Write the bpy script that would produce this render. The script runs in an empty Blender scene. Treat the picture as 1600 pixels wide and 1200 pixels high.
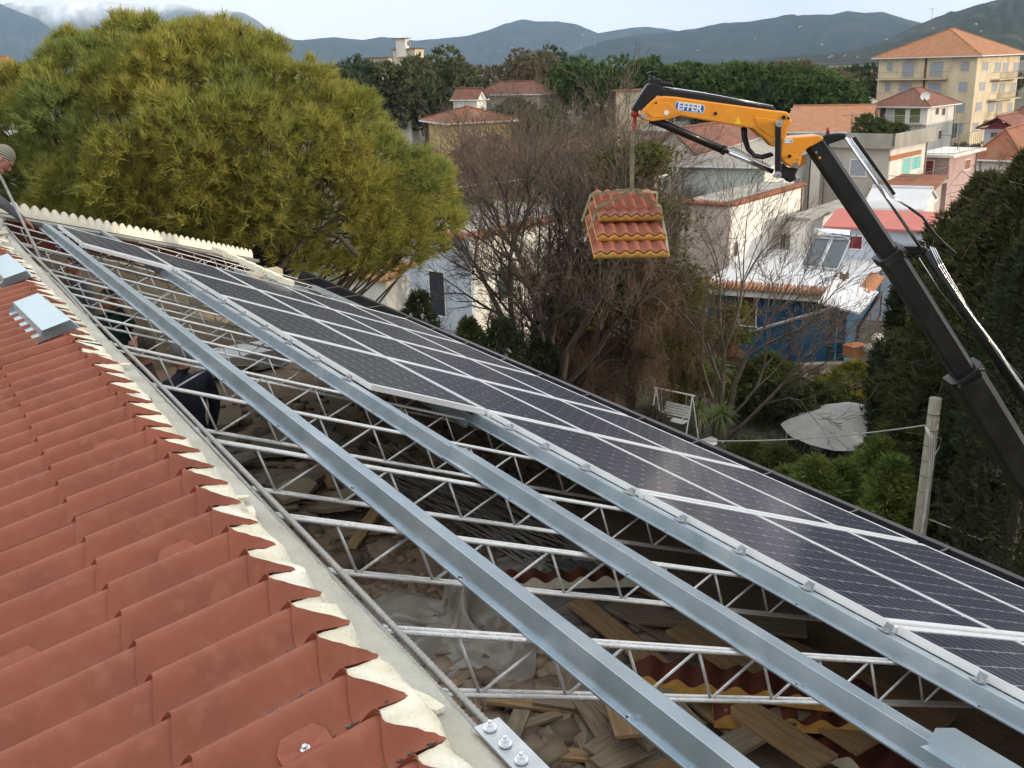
import bpy, math, random
import numpy as np
from mathutils import Vector, Matrix
rnd = random.Random(7)
RG = np.random.default_rng(11)
SC = bpy.context.scene
COL = SC.collection
rad = math.radians

# ------------------------------------------------------------------ camera
CZ = 15.0                                   # lens height over the street
CAM = np.array([0.0, 0.0, CZ])
CR = np.array([[0.85047074, -0.18364727, 0.49292313],
               [-0.52520828, -0.24434651, 0.81513866],
               [-0.02925395, -0.95213889, -0.30426262]])
FPX = 1567.4
cd = bpy.data.cameras.new('camera')
cam = bpy.data.objects.new('camera', cd)
COL.objects.link(cam)
cd.sensor_width = 36.0
cd.lens = FPX / 1600 * 36
cd.clip_start = 0.05
cd.clip_end = 90000
mw = Matrix.Identity(4)
for r in range(3):
    mw[r][0] = CR[r, 0]; mw[r][1] = -CR[r, 1]; mw[r][2] = -CR[r, 2]; mw[r][3] = CAM[r]
cam.matrix_world = mw
SC.camera = cam
FW = CR[:2, 2] / np.linalg.norm(CR[:2, 2])   # horizontal view direction
RT = np.array([FW[1], -FW[0]])               # to the right of it

# ------------------------------------------------------------------ light
SUN_EL, SUN_AZ = rad(12.5), rad(106.0)       # azimuth counted clockwise from the view direction
sh = FW * math.cos(SUN_AZ) + RT * math.sin(SUN_AZ)
SUN = np.array([sh[0] * math.cos(SUN_EL), sh[1] * math.cos(SUN_EL), math.sin(SUN_EL)])
sl = bpy.data.lights.new('sun', 'SUN')
sl.energy = 4.8
sl.angle = rad(1.2)
sl.color = (1.0, 0.84, 0.64)
so = bpy.data.objects.new('sun', sl)
so.rotation_euler = Vector(-SUN).to_track_quat('-Z', 'Y').to_euler()
so.location = (0, 0, 60)
COL.objects.link(so)
W = bpy.data.worlds.new('World')
SC.world = W
W.use_nodes = True
nt = W.node_tree
nt.nodes.clear()
wo = nt.nodes.new('ShaderNodeOutputWorld')
bg = nt.nodes.new('ShaderNodeBackground')
bg.inputs['Strength'].default_value = 0.1
sky = nt.nodes.new('ShaderNodeTexSky')
sky.sky_type = 'NISHITA'
sky.sun_disc = False
sky.sun_elevation = SUN_EL
sky.sun_rotation = math.atan2(SUN[0], SUN[1])
sky.air_density = 1.2
sky.dust_density = 1.5
tc = nt.nodes.new('ShaderNodeTexCoord')
mp = nt.nodes.new('ShaderNodeMapping')
mp.inputs['Scale'].default_value = (1.0, 1.0, 5.0)
nz = nt.nodes.new('ShaderNodeTexNoise')
nz.inputs['Scale'].default_value = 2.2
nz.inputs['Detail'].default_value = 6
cr = nt.nodes.new('ShaderNodeValToRGB')
cr.color_ramp.elements[0].position = 0.30
cr.color_ramp.elements[0].color = (0.72, 0.72, 0.72, 1)
cr.color_ramp.elements[1].position = 0.52
cr.color_ramp.elements[1].color = (0.96, 0.96, 0.96, 1)
mx = nt.nodes.new('ShaderNodeMixRGB')
mx.inputs['Color2'].default_value = (20.5, 20.5, 20.6, 1)
L = nt.links.new
L(tc.outputs['Generated'], mp.inputs['Vector'])
L(mp.outputs['Vector'], nz.inputs['Vector'])
L(nz.outputs['Fac'], cr.inputs['Fac'])
L(cr.outputs['Color'], mx.inputs['Fac'])
L(sky.outputs['Color'], mx.inputs['Color1'])
L(mx.outputs['Color'], bg.inputs['Color'])
L(bg.outputs['Background'], wo.inputs['Surface'])
vs = SC.view_settings
vs.view_transform = 'Standard'
vs.look = 'None'
vs.exposure = -0.32
vs.gamma = 1.0
vs.use_curve_mapping = False
SC.cycles.use_denoising = True
SC.cycles.max_bounces = 6
SC.cycles.use_adaptive_sampling = True
SC.cycles.adaptive_threshold = 0.02
SC.cycles.transparent_max_bounces = 12
SC.cycles.volume_bounces = 0

# ------------------------------------------------------------------ geometry of the view
def ray(px, py):
    return CR @ np.array([px - 800.0, py - 600.0, FPX])
def pd(px, py, d):                           # point at pixel of the 1600x1200 photo, d metres ahead
    r = ray(px, py)
    return CAM + r * (d / (r[:2] @ FW))
def pz(px, py, z):
    r = ray(px, py)
    return CAM + r * ((z - CZ) / r[2])
def ppx(d):                                  # metres per photo pixel at d
    return d / FPX / 1.045
AS = rad(22.525)
CA, SA = math.cos(AS), math.sin(AS)
RN = np.array([SA, 0, CA]); RTd = np.array([CA, 0, -SA])
RH = 0.90
def RP(s, y, h=0.0):                         # roof frame: s down the slope, y along the ridge, h above purlin tops
    return CAM + s * RTd + np.array([0, y, 0]) + (h - RH) * RN
TL = rad(12.7)                               # tiled slope on the near side of the ridge
RIDX, RIDZ = 0.8385, CZ - 1.322
def TP(x, y, h=0.0):                         # tiled slope: x in world metres
    z0 = RIDZ + 0.08 + (x - (RIDX - 0.13)) * math.tan(TL)
    return np.array([x - h * math.sin(TL), y, z0 + h * math.cos(TL)])

# ------------------------------------------------------------------ materials
MATS = {}
def M(name, c1, c2=None, scale=6.0, rough=0.6, metal=0.0, bump=0.0, bscale=None, detail=5, spec=0.5,
      coat=0.0, coatr=0.08, island=0.0, translucent=0.0, stretch=None, lo=0.35, hi=0.65, c3=None, s3=1.5, alpha=1.0, wave=None, coord='Object'):
    if name in MATS:
        return MATS[name]
    m = bpy.data.materials.new(name)
    m.use_nodes = True
    t = m.node_tree
    p = t.nodes['Principled BSDF']
    p.inputs['Roughness'].default_value = rough
    p.inputs['Metallic'].default_value = metal
    p.inputs['Specular IOR Level'].default_value = spec
    p.inputs['Coat Weight'].default_value = coat
    p.inputs['Coat Roughness'].default_value = coatr
    p.inputs['Alpha'].default_value = alpha
    lk = t.links.new
    tcn = t.nodes.new('ShaderNodeTexCoord')
    vec = tcn.outputs[coord]
    if stretch:
        mpn = t.nodes.new('ShaderNodeMapping')
        mpn.inputs['Scale'].default_value = stretch
        lk(vec, mpn.inputs['Vector'])
        vec = mpn.outputs['Vector']
    colout = None
    if c2 is None:
        c2 = tuple(x * 0.8 for x in c1)
    n = t.nodes.new('ShaderNodeTexNoise')
    n.inputs['Scale'].default_value = scale
    n.inputs['Detail'].default_value = detail
    lk(vec, n.inputs['Vector'])
    r = t.nodes.new('ShaderNodeValToRGB')
    r.color_ramp.elements[0].position = lo
    r.color_ramp.elements[1].position = hi
    r.color_ramp.elements[0].color = (*c1, 1)
    r.color_ramp.elements[1].color = (*c2, 1)
    lk(n.outputs['Fac'], r.inputs['Fac'])
    colout = r.outputs['Color']
    if c3 is not None:
        n3 = t.nodes.new('ShaderNodeTexNoise')
        n3.inputs['Scale'].default_value = s3
        n3.inputs['Detail'].default_value = 8
        lk(vec, n3.inputs['Vector'])
        r3 = t.nodes.new('ShaderNodeValToRGB')
        r3.color_ramp.elements[0].position = 0.52
        r3.color_ramp.elements[1].position = 0.68
        lk(n3.outputs['Fac'], r3.inputs['Fac'])
        mxn = t.nodes.new('ShaderNodeMixRGB')
        lk(r3.outputs['Color'], mxn.inputs['Fac'])
        lk(colout, mxn.inputs['Color1'])
        mxn.inputs['Color2'].default_value = (*c3, 1)
        colout = mxn.outputs['Color']
    if island:
        g = t.nodes.new('ShaderNodeNewGeometry')
        hs = t.nodes.new('ShaderNodeHueSaturation')
        mr = t.nodes.new('ShaderNodeMapRange')
        mr.inputs['To Min'].default_value = 1 - island
        mr.inputs['To Max'].default_value = 1 + island
        lk(g.outputs['Random Per Island'], mr.inputs['Value'])
        lk(mr.outputs['Result'], hs.inputs['Value'])
        lk(colout, hs.inputs['Color'])
        colout = hs.outputs['Color']
    lk(colout, p.inputs['Base Color'])
    hgt = None
    if bump:
        nb = t.nodes.new('ShaderNodeTexNoise')
        nb.inputs['Scale'].default_value = bscale or scale * 4
        nb.inputs['Detail'].default_value = 6
        lk(vec, nb.inputs['Vector'])
        hgt = nb.outputs['Fac']
    if wave:
        wv = t.nodes.new('ShaderNodeTexWave')
        wv.bands_direction = wave[0]
        wv.inputs['Scale'].default_value = wave[1]
        wv.inputs['Distortion'].default_value = wave[2]
        lk(vec, wv.inputs['Vector'])
        hgt = wv.outputs['Fac']
        bump = wave[3]
    if hgt is not None:
        b = t.nodes.new('ShaderNodeBump')
        b.inputs['Strength'].default_value = bump
        b.inputs['Distance'].default_value = 0.02 if not wave else 0.05
        lk(hgt, b.inputs['Height'])
        lk(b.outputs['Normal'], p.inputs['Normal'])
    if translucent:
        tr = t.nodes.new('ShaderNodeBsdfTranslucent')
        ms = t.nodes.new('ShaderNodeMixShader')
        ms.inputs['Fac'].default_value = translucent
        lk(colout, tr.inputs['Color'])
        lk(p.outputs['BSDF'], ms.inputs[1])
        lk(tr.outputs['BSDF'], ms.inputs[2])
        lk(ms.outputs['Shader'], t.nodes['Material Output'].inputs['Surface'])
    MATS[name] = m
    return m

def plaster(name, c, dirt=0.82, c3=None):
    c3 = c3 or tuple(x * 0.66 for x in c)
    return M(name, c, tuple(x * dirt for x in c), scale=0.9, rough=0.85, bump=0.15, bscale=14, detail=8, c3=c3, s3=0.35, stretch=(1, 1, 0.45))

galv = M('galvanised', (0.56, 0.59, 0.61), (0.44, 0.47, 0.49), scale=14, rough=0.38, metal=0.75, detail=4)
galv_rod = M('galvanised_rod', (0.80, 0.80, 0.78), (0.66, 0.66, 0.65), scale=30, rough=0.36, metal=0.4, bump=0.4, bscale=160)
zinc_sheet = M('zinc_sheet', (0.44, 0.52, 0.58), (0.35, 0.42, 0.47), scale=5, rough=0.34, metal=0.8, detail=9, c3=(0.52, 0.58, 0.62), s3=3)
rebar_m = M('rebar_dark', (0.30, 0.30, 0.29), (0.38, 0.36, 0.33), scale=30, rough=0.5, metal=0.6)
alu = M('aluminium', (0.86, 0.86, 0.85), (0.80, 0.80, 0.79), scale=10, rough=0.4, metal=0.1)
tile_m = M('tile_sheet', (0.285, 0.083, 0.042), (0.23, 0.066, 0.034), scale=5.0, rough=0.52, spec=0.32, bump=0.10, bscale=260, detail=12,
           c3=(0.28, 0.092, 0.05), s3=22.0)
foam = M('foam', (0.84, 0.80, 0.66), (0.76, 0.69, 0.50), scale=14, rough=0.9, bump=0.4, bscale=90, c3=(0.82, 0.79, 0.68), s3=5)
foam_y = M('foam_yellow', (0.76, 0.45, 0.11), (0.62, 0.33, 0.07), scale=20, rough=0.9, bump=0.3, bscale=90)
conc = M('concrete', (0.50, 0.48, 0.40), (0.40, 0.385, 0.32), scale=7, rough=0.9, bump=0.5, bscale=70, c3=(0.52, 0.51, 0.44), s3=2.5)
conc_dk = M('concrete_old', (0.26, 0.23, 0.18), (0.17, 0.15, 0.12), scale=2, rough=0.95, bump=0.5, bscale=20)
dust = M('attic_dust', (0.33, 0.235, 0.16), (0.22, 0.155, 0.105), scale=1.6, rough=0.95, bump=0.8, bscale=14, c3=(0.30, 0.24, 0.18), s3=1.1)
wood_g = M('wood_grey', (0.33, 0.26, 0.18), (0.20, 0.155, 0.11), scale=5, rough=0.8, stretch=(1, 14, 14), bump=0.25, bscale=9)
wood_y = M('wood_tan', (0.42, 0.28, 0.15), (0.28, 0.175, 0.09), scale=5, rough=0.75, stretch=(1, 12, 12), bump=0.2, bscale=9)
wood_o = M('wood_orange', (0.46, 0.17, 0.05), (0.30, 0.10, 0.035), scale=5, rough=0.6, stretch=(12, 12, 1))
cell_m = M('cell', (0.008, 0.011, 0.030), (0.012, 0.016, 0.044), scale=9, rough=0.5, spec=0.18, coat=0.5, island=0.25, coatr=0.11)
bus_m = M('busbar', (0.42, 0.43, 0.46), rough=0.4, metal=0.5)
back_m = M('backsheet', (0.44, 0.45, 0.50), (0.40, 0.41, 0.45), rough=0.35, coat=0.5)
gut_m = M('gutter_paint', (0.022, 0.022, 0.028), (0.035, 0.032, 0.034), scale=5, rough=0.35, coat=0.3)
blackp = M('black_paint', (0.007, 0.007, 0.008), (0.011, 0.011, 0.012), scale=4, rough=0.42, coat=0.12, spec=0.35, c3=(0.018, 0.018, 0.018), s3=3)
rubber = M('rubber', (0.012, 0.012, 0.012), rough=0.6)
yel = M('crane_yellow', (0.80, 0.30, 0.012), (0.70, 0.25, 0.012), scale=3, rough=0.36, coat=0.4, c3=(0.66, 0.26, 0.03), s3=4)
chrome = M('chrome', (0.72, 0.74, 0.78), (0.66, 0.68, 0.72), rough=0.16, metal=1.0)
white_p = M('white_paint', (0.78, 0.77, 0.74), (0.70, 0.69, 0.66), scale=5, rough=0.5)
red_p = M('red_paint', (0.42, 0.03, 0.02), (0.34, 0.025, 0.02), scale=8, rough=0.45)
navy_l = M('logo_blue', (0.01, 0.10, 0.42), (0.01, 0.09, 0.38), rough=0.4)
strap_m = M('strap', (0.34, 0.33, 0.20), (0.25, 0.24, 0.15), scale=30, rough=0.85)
bark = M('bark', (0.085, 0.062, 0.046), (0.05, 0.037, 0.028), scale=12, rough=0.95, bump=0.6, bscale=30)
bark_l = M('bark_pale', (0.17, 0.135, 0.105), (0.10, 0.08, 0.062), scale=12, rough=0.95, bump=0.6, bscale=30)
twig = M('twig', (0.15, 0.112, 0.082), (0.085, 0.063, 0.047), scale=1.2, rough=0.95, island=0.3)
twig_r = M('twig_rust', (0.30, 0.185, 0.105), (0.16, 0.10, 0.062), scale=0.9, rough=0.95, island=0.35)
def leaf(name, a, b, c3=None, sc=0.6, isl=0.35, tr=0.3):
    return M(name, a, b, scale=sc, rough=0.75, island=isl, translucent=tr, spec=0.25, c3=c3, s3=sc * 0.7)
pine_m = leaf('pine_needles', (0.26, 0.275, 0.058), (0.36, 0.32, 0.07), sc=0.55, c3=(0.19, 0.24, 0.065))
cedar_m = leaf('cedar_green', (0.15, 0.15, 0.028), (0.085, 0.098, 0.024), sc=0.9)
dark_m = leaf('dark_conifer', (0.032, 0.046, 0.022), (0.052, 0.064, 0.027), sc=0.7)
thuja_m = leaf('thuja', (0.16, 0.22, 0.05), (0.10, 0.155, 0.042), sc=0.7, c3=(0.27, 0.26, 0.045))
shrub_m = leaf('shrub', (0.065, 0.088, 0.028), (0.10, 0.115, 0.03), sc=0.8)
yellow_m = leaf('yellow_shrub', (0.28, 0.25, 0.03), (0.11, 0.125, 0.03), sc=0.8)
far_m = leaf('far_tree', (0.075, 0.095, 0.04), (0.12, 0.12, 0.052), sc=0.12)
far_dk = leaf('far_tree_dark', (0.042, 0.066, 0.03), (0.065, 0.085, 0.036), sc=0.12)
far_br = leaf('far_tree_brown', (0.17, 0.135, 0.075), (0.125, 0.11, 0.065), sc=0.12)
stone_pine_m = leaf('stone_pine', (0.08, 0.125, 0.03), (0.05, 0.088, 0.026), sc=0.3)
yucca_m = leaf('yucca', (0.20, 0.25, 0.09), (0.11, 0.16, 0.05), sc=2)
skin_m = M('skin', (0.46, 0.22, 0.14), (0.40, 0.18, 0.115), scale=10, rough=0.6)
glassd = M('window_glass', (0.05, 0.06, 0.07), (0.08, 0.09, 0.10), scale=1, rough=0.08, spec=0.8)
rooft = M('roof_tiles', (0.33, 0.125, 0.06), (0.24, 0.085, 0.045), scale=1.4, rough=0.85, wave=('X', 4.0, 0.6, 0.5), c3=(0.27, 0.14, 0.085), s3=0.8)
rooft_b = M('roof_tiles_brown', (0.25, 0.095, 0.06), (0.18, 0.075, 0.05), scale=1.4, rough=0.85, wave=('X', 4.0, 0.6, 0.5), c3=(0.21, 0.12, 0.085), s3=0.8)
rooft_o = M('roof_tiles_orange', (0.42, 0.19, 0.085), (0.35, 0.145, 0.065), scale=1.4, rough=0.85, wave=('X', 4.0, 0.6, 0.5), c3=(0.37, 0.20, 0.11), s3=0.8)
roof_grey = M('roof_grey', (0.34, 0.31, 0.27), (0.26, 0.24, 0.21), scale=1.2, rough=0.9, bump=0.3)
roof_white = M('roof_white_sheet', (0.62, 0.63, 0.64), (0.55, 0.56, 0.57), scale=0.8, rough=0.6, c3=(0.50, 0.50, 0.50), s3=0.4)
roof_pink = M('roof_pink', (0.50, 0.16, 0.13), (0.45, 0.14, 0.115), scale=0.8, rough=0.8)

# ------------------------------------------------------------------ mesh helpers
def setp(o, label=None, cat=None, group=None, kind=None):
    if label: o['label'] = label
    if cat: o['category'] = cat
    if group: o['group'] = group
    if kind: o['kind'] = kind
    return o
def thing(name, label, cat, loc, group=None):
    e = bpy.data.objects.new(name, None)
    e.empty_display_size = 0.2
    COL.objects.link(e)
    e.location = tuple(float(x) for x in loc)
    return setp(e, label, cat, group)
def world_of(o):
    p = np.array(o.location[:])
    while o.parent:
        o = o.parent
        p = p + np.array(o.location[:])
    return p
def link(name, me, parent=None, loc=None):
    o = bpy.data.objects.new(name, me)
    COL.objects.link(o)
    if parent: o.parent = parent
    if loc is not None: o.location = tuple(float(x) for x in loc)
    return o
class MB:
    def __init__(s):
        s.v = []; s.f = []; s.mi = []; s.m = 0
    def add(s, vs, fs):
        b = len(s.v)
        s.v.extend([tuple(map(float, v)) for v in vs])
        for f in fs:
            s.f.append(tuple(i + b for i in f)); s.mi.append(s.m)
        return s
    def box(s, c, hx, hy, hz, ax=None):       # centre, half extents, axes
        ax = ax if ax is not None else np.eye(3)
        c = np.array(c, float)
        vs = [c + sx * hx * ax[0] + sy * hy * ax[1] + sz * hz * ax[2] for sx in (-1, 1) for sy in (-1, 1) for sz in (-1, 1)]
        return s.add(vs, [(0, 1, 3, 2), (4, 6, 7, 5), (0, 4, 5, 1), (2, 3, 7, 6), (0, 2, 6, 4), (1, 5, 7, 3)])
    def box2(s, p0, p1):
        p0 = np.array(p0, float); p1 = np.array(p1, float)
        h = abs(p1 - p0) / 2
        return s.box((p0 + p1) / 2, *h)
    def tube(s, pts, r, n=8, cap=True, flat=None):
        pts = [np.array(p, float) for p in pts]
        rs = r if hasattr(r, '__len__') else [r] * len(pts)
        rings = []; b = len(s.v); vs = []
        for i, p in enumerate(pts):
            t = pts[min(i + 1, len(pts) - 1)] - pts[max(i - 1, 0)]
            t = t / (np.linalg.norm(t) + 1e-9)
            up = np.array([0, 0, 1.0]) if abs(t[2]) < 0.9 else np.array([1.0, 0, 0])
            a = np.cross(t, up); a /= np.linalg.norm(a); c = np.cross(t, a)
            for k in range(n):
                w = 2 * math.pi * k / n
                vs.append(p + rs[i] * (a * math.cos(w) + c * math.sin(w)))
        fs = []
        for i in range(len(pts) - 1):
            for k in range(n):
                k2 = (k + 1) % n
                fs.append((i * n + k, i * n + k2, (i + 1) * n + k2, (i + 1) * n + k))
        if cap:
            fs.append(tuple(range(n))[::-1]); fs.append(tuple((len(pts) - 1) * n + k for k in range(n)))
        return s.add(vs, fs)
    def extrude(s, poly, d0, d1):             # poly: 3-D points, extruded from +d0 to +d1
        n = len(poly); P = [np.array(p, float) for p in poly]
        vs = [p + d0 for p in P] + [p + d1 for p in P]
        fs = [tuple(range(n)), tuple(range(2 * n - 1, n - 1, -1))]
        for i in range(n):
            j = (i + 1) % n
            fs.append((i, i + n, j + n, j))
        return s.add(vs, fs)
    def ball(s, c, r, nu=10, nv=7, sc=(1, 1, 1)):
        vs = []; c = np.array(c, float)
        for i in range(nv + 1):
            th = math.pi * i / nv
            for k in range(nu):
                w = 2 * math.pi * k / nu
                vs.append(c + r * np.array([sc[0] * math.sin(th) * math.cos(w), sc[1] * math.sin(th) * math.sin(w), sc[2] * math.cos(th)]))
        fs = []
        for i in range(nv):
            for k in range(nu):
                k2 = (k + 1) % nu
                fs.append((i * nu + k, (i + 1) * nu + k, (i + 1) * nu + k2, i * nu + k2))
        return s.add(vs, fs)
    def build(s, name, mats, parent=None, smooth=False, loc=None, bevel=0.0):
        me = bpy.data.meshes.new(name)
        off = np.zeros(3)
        if parent is not None: off = world_of(parent)
        elif loc is not None: off = np.array(loc, float)
        V = np.array(s.v) - off
        me.from_pydata(V.tolist(), [], s.f)
        mats = mats if isinstance(mats, (list, tuple)) else [mats]
        for m in mats: me.materials.append(m)
        if len(mats) > 1: me.polygons.foreach_set('material_index', s.mi)
        if smooth: me.polygons.foreach_set('use_smooth', [True] * len(me.polygons))
        me.update()
        o = link(name, me, parent, loc)
        if bevel:
            b = o.modifiers.new('bevel', 'BEVEL'); b.width = bevel; b.segments = 2; b.limit_method = 'ANGLE'; b.angle_limit = rad(40)
        return o
def np_obj(name, V, F, mat, parent=None, loc=None, smooth=False):
    V = np.asarray(V, float)
    off = world_of(parent) if parent is not None else (np.array(loc, float) if loc is not None else np.zeros(3))
    V = V - off
    F = np.asarray(F, np.int32)
    me = bpy.data.meshes.new(name)
    k = F.shape[1]
    me.vertices.add(len(V)); me.vertices.foreach_set('co', V.astype(np.float32).ravel())
    me.loops.add(F.size); me.loops.foreach_set('vertex_index', F.ravel())
    me.polygons.add(len(F))
    me.polygons.foreach_set('loop_start', np.arange(0, F.size, k, dtype=np.int32))
    me.polygons.foreach_set('loop_total', np.full(len(F), k, np.int32))
    if smooth: me.polygons.foreach_set('use_smooth', np.ones(len(F), bool))
    me.materials.append(mat)
    me.update(calc_edges=True); me.validate()
    return link(name, me, parent, loc)
def unit(v):
    return v / (np.linalg.norm(v, axis=-1, keepdims=True) + 1e-9)
def copy_tree(o, shift, label=None):
    c = o.copy(); COL.objects.link(c)
    c.location = tuple(np.array(o.location[:]) + np.array(shift, float))
    if label: c['label'] = label
    for ch in o.children:
        d = ch.copy(); COL.objects.link(d); d.parent = c
        for g in ch.children:
            e = g.copy(); COL.objects.link(e); e.parent = d
    return c
ORD = ['first', 'second', 'third', 'fourth', 'fifth', 'sixth', 'seventh', 'eighth', 'ninth', 'tenth', 'eleventh', 'twelfth',
       'thirteenth', 'fourteenth', 'fifteenth', 'sixteenth', 'seventeenth', 'eighteenth', 'nineteenth', 'twentieth', 'twenty-first', 'twenty-second']

# ================================================================== SETTING
grass_dry = M('ground', (0.10, 0.085, 0.055), (0.065, 0.07, 0.035), scale=0.06, rough=0.95, c3=(0.13, 0.12, 0.10), s3=0.02, detail=8)
g = MB()
NR, NA = 26, 48
vs = [(0, 0, 0)]
for i in range(1, NR + 1):
    r = 8 * (1.38 ** i)
    for k in range(NA):
        w = 2 * math.pi * k / NA
        vs.append((r * math.cos(w), r * math.sin(w), 0))
fs = [(0, 1 + k, 1 + (k + 1) % NA) for k in range(NA)]
for i in range(NR - 1):
    for k in range(NA):
        a, b = 1 + i * NA, 1 + (i + 1) * NA
        fs.append((a + k, b + k, b + (k + 1) % NA, a + (k + 1) % NA))
g.add(vs, fs)
setp(g.build('ground', grass_dry), kind='structure')
# paved garden court below the roof
court = M('garden_paving', (0.13, 0.115, 0.10), (0.09, 0.08, 0.07), scale=0.8, rough=0.9, bump=0.3, c3=(0.10, 0.10, 0.06), s3=0.5)
q = [pz(1020, 700, 0.004), pz(1500, 760, 0.004), pz(1420, 600, 0.004), pz(1080, 590, 0.004)]
g = MB().add([(p[0], p[1], 0.006) for p in q], [(0, 1, 2, 3)])
setp(g.build('garden_path', court), kind='structure')
asphalt = M('asphalt', (0.055, 0.055, 0.056), (0.075, 0.073, 0.07), scale=2, rough=0.9, bump=0.3, bscale=60)
def ground_pt(d, lat, z=0.0):
    p = FW * d + RT * lat
    return np.array([p[0], p[1], z])
g = MB().add([ground_pt(118, -160, .008), ground_pt(124, -160, .008), ground_pt(112, 160, .008), ground_pt(106, 160, .008)], [(0, 3, 2, 1)])
setp(g.build('road', asphalt), kind='structure')

# hills: crest lines read off the photograph, each range at its own distance
HILLS = []
def hill(name, D, foot, back, prof, mat, seed, rough_amp, nrow=26):
    rg = np.random.default_rng(seed)
    xs = np.arange(prof[0][0], prof[-1][0] + 1, (prof[-1][0] - prof[0][0]) / 170.0)
    ys = np.interp(xs, [p[0] for p in prof], [p[1] for p in prof])
    ph = rg.uniform(0, 6.28, (10, 2))
    V = []; nc = len(xs)
    crest = []
    for x, y in zip(xs, ys):
        p = pd(x, y, D); crest.append(p)
    crest = np.array(crest)
    t = np.concatenate([np.linspace(0, 1, nrow), 1 + np.linspace(0.12, 1, 8)])
    for ti in t:
        if ti <= 1:
            k = (D - foot * (1 - ti)) / D
            hh = (0.5 - 0.5 * math.cos(math.pi * ti)) * 0.55 + 0.45 * ti
        else:
            k = (D + back * (ti - 1)) / D
            hh = 1 - (ti - 1)
        for j in range(nc):
            x, y = crest[j, 0] * k, crest[j, 1] * k
            hgt = max(crest[j, 2], 2)
            nzv = 0
            for o in range(9):
                fr = (o + 1) ** 1.35 * 3.0
                nzv += math.sin(fr * (j / nc * 6 + ph[o, 0]) + 3.1 * math.sin(ti * (2.5 + o * .8) + ph[o, 1])) / (1 + o * 0.75)
            ridge = nzv * rough_amp * hgt * min(ti * 1.6, 1) * (1 - min(max(ti - .72, 0) / .28, 1) * .86)
            V.append((x, y, max(-1.0, hgt * hh + ridge) if 0 < ti < 2 else -2))
    nr = len(t)
    F = [(i * nc + j, i * nc + j + 1, (i + 1) * nc + j + 1, (i + 1) * nc + j) for i in range(nr - 1) for j in range(nc - 1)]
    o = np_obj(name, V, F, mat, smooth=True)
    HILLS.append(o)
    return setp(o, kind='structure')
def forest(name, a, b, c, s1, s3):
    return M(name, a, b, scale=s1, rough=1.0, spec=0.0, c3=c, s3=s3, detail=12, bump=1.0, bscale=s1 * 4)
wood_near = forest('hill_forest_near', (0.024, 0.032, 0.020), (0.05, 0.048, 0.032), (0.085, 0.08, 0.055), 0.035, 0.006)
wood_mid = forest('hill_forest_mid', (0.016, 0.024, 0.022), (0.032, 0.036, 0.030), (0.05, 0.054, 0.044), 0.018, 0.004)
wood_far = forest('hill_forest_far', (0.025, 0.034, 0.034), (0.04, 0.045, 0.04), (0.06, 0.06, 0.055), 0.008, 0.002)
hill('wooded_hill', 3200, 1900, 1500, [(960, 122), (1040, 112), (1130, 100), (1190, 92), (1240, 86), (1290, 82), (1340, 78), (1390, 62), (1420, 45), (1450, 33),
     (1480, 22), (1510, 12), (1545, 2), (1580, -5), (1640, -16), (1740, -26), (1900, -20)], wood_near, 3, 0.08)
hill('wooded_hill', 5200, 1500, 2000, [(700, 118), (800, 108), (860, 98), (900, 80), (940, 64), (980, 57), (1010, 52), (1050, 50), (1090, 44), (1130, 36), (1170, 34), (1220, 27),
     (1255, 23), (1300, 22), (1325, 16), (1350, 20), (1375, 18), (1400, 24), (1440, 36), (1500, 40), (1600, 50), (1700, 60)], wood_mid, 5, 0.075)
hill('wooded_hill', 7400, 1700, 1500, [(340, 84), (420, 60), (470, 62), (520, 58), (565, 62), (595, 58), (650, 64), (690, 60), (735, 55), (760, 48), (790, 36), (818, 29), (840, 33),
     (870, 33), (905, 40), (935, 52), (960, 48), (985, 44), (1010, 42), (1060, 48), (1150, 60), (1250, 80)], wood_mid, 8, 0.065)
hill('wooded_mountain', 8000, 2500, 500, [(-320, -40), (-200, -20), (-120, -16), (-60, -4), (0, 5), (30, 18), (60, 30), (90, 52), (130, 72), (180, 86), (260, 96), (330, 104)], wood_far, 9, 0.05)
snow_m = bpy.data.materials.new('snow_mountain'); snow_m.use_nodes = True
t = snow_m.node_tree; p = t.nodes['Principled BSDF']; p.inputs['Roughness'].default_value = 0.9
tcn = t.nodes.new('ShaderNodeTexCoord'); sx = t.nodes.new('ShaderNodeSeparateXYZ'); n1 = t.nodes.new('ShaderNodeTexNoise')
n1.inputs['Scale'].default_value = 0.0016; n1.inputs['Detail'].default_value = 10
ma = t.nodes.new('ShaderNodeMath'); ma.operation = 'MULTIPLY_ADD'; ma.inputs[1].default_value = 760.0
rp = t.nodes.new('ShaderNodeMapRange'); rp.inputs['From Min'].default_value = 820; rp.inputs['From Max'].default_value = 1000
mxn = t.nodes.new('ShaderNodeMixRGB'); mxn.inputs['Color1'].default_value = (0.10, 0.10, 0.095, 1); mxn.inputs['Color2'].default_value = (0.9, 0.9, 0.9, 1)
t.links.new(tcn.outputs['Object'], sx.inputs[0]); t.links.new(tcn.outputs['Object'], n1.inputs['Vector'])
t.links.new(n1.outputs['Fac'], ma.inputs[0]); t.links.new(sx.outputs['Z'], ma.inputs[2]); t.links.new(ma.outputs[0], rp.inputs['Value'])
t.links.new(rp.outputs['Result'], mxn.inputs['Fac']); t.links.new(mxn.outputs['Color'], p.inputs['Base Color'])
hill('snowy_mountain', 9400, 700, 900, [(-220, 12), (-120, 4), (-40, 8), (0, 6), (20, 4), (50, 10), (75, 8), (95, 0), (120, 4), (160, 2), (200, 5), (240, 4), (290, 8), (330, 14), (360, 18), (385, 22), (405, 34), (420, 48), (470, 66), (540, 84), (600, 96)], snow_m, 12, 0.05)

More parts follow.
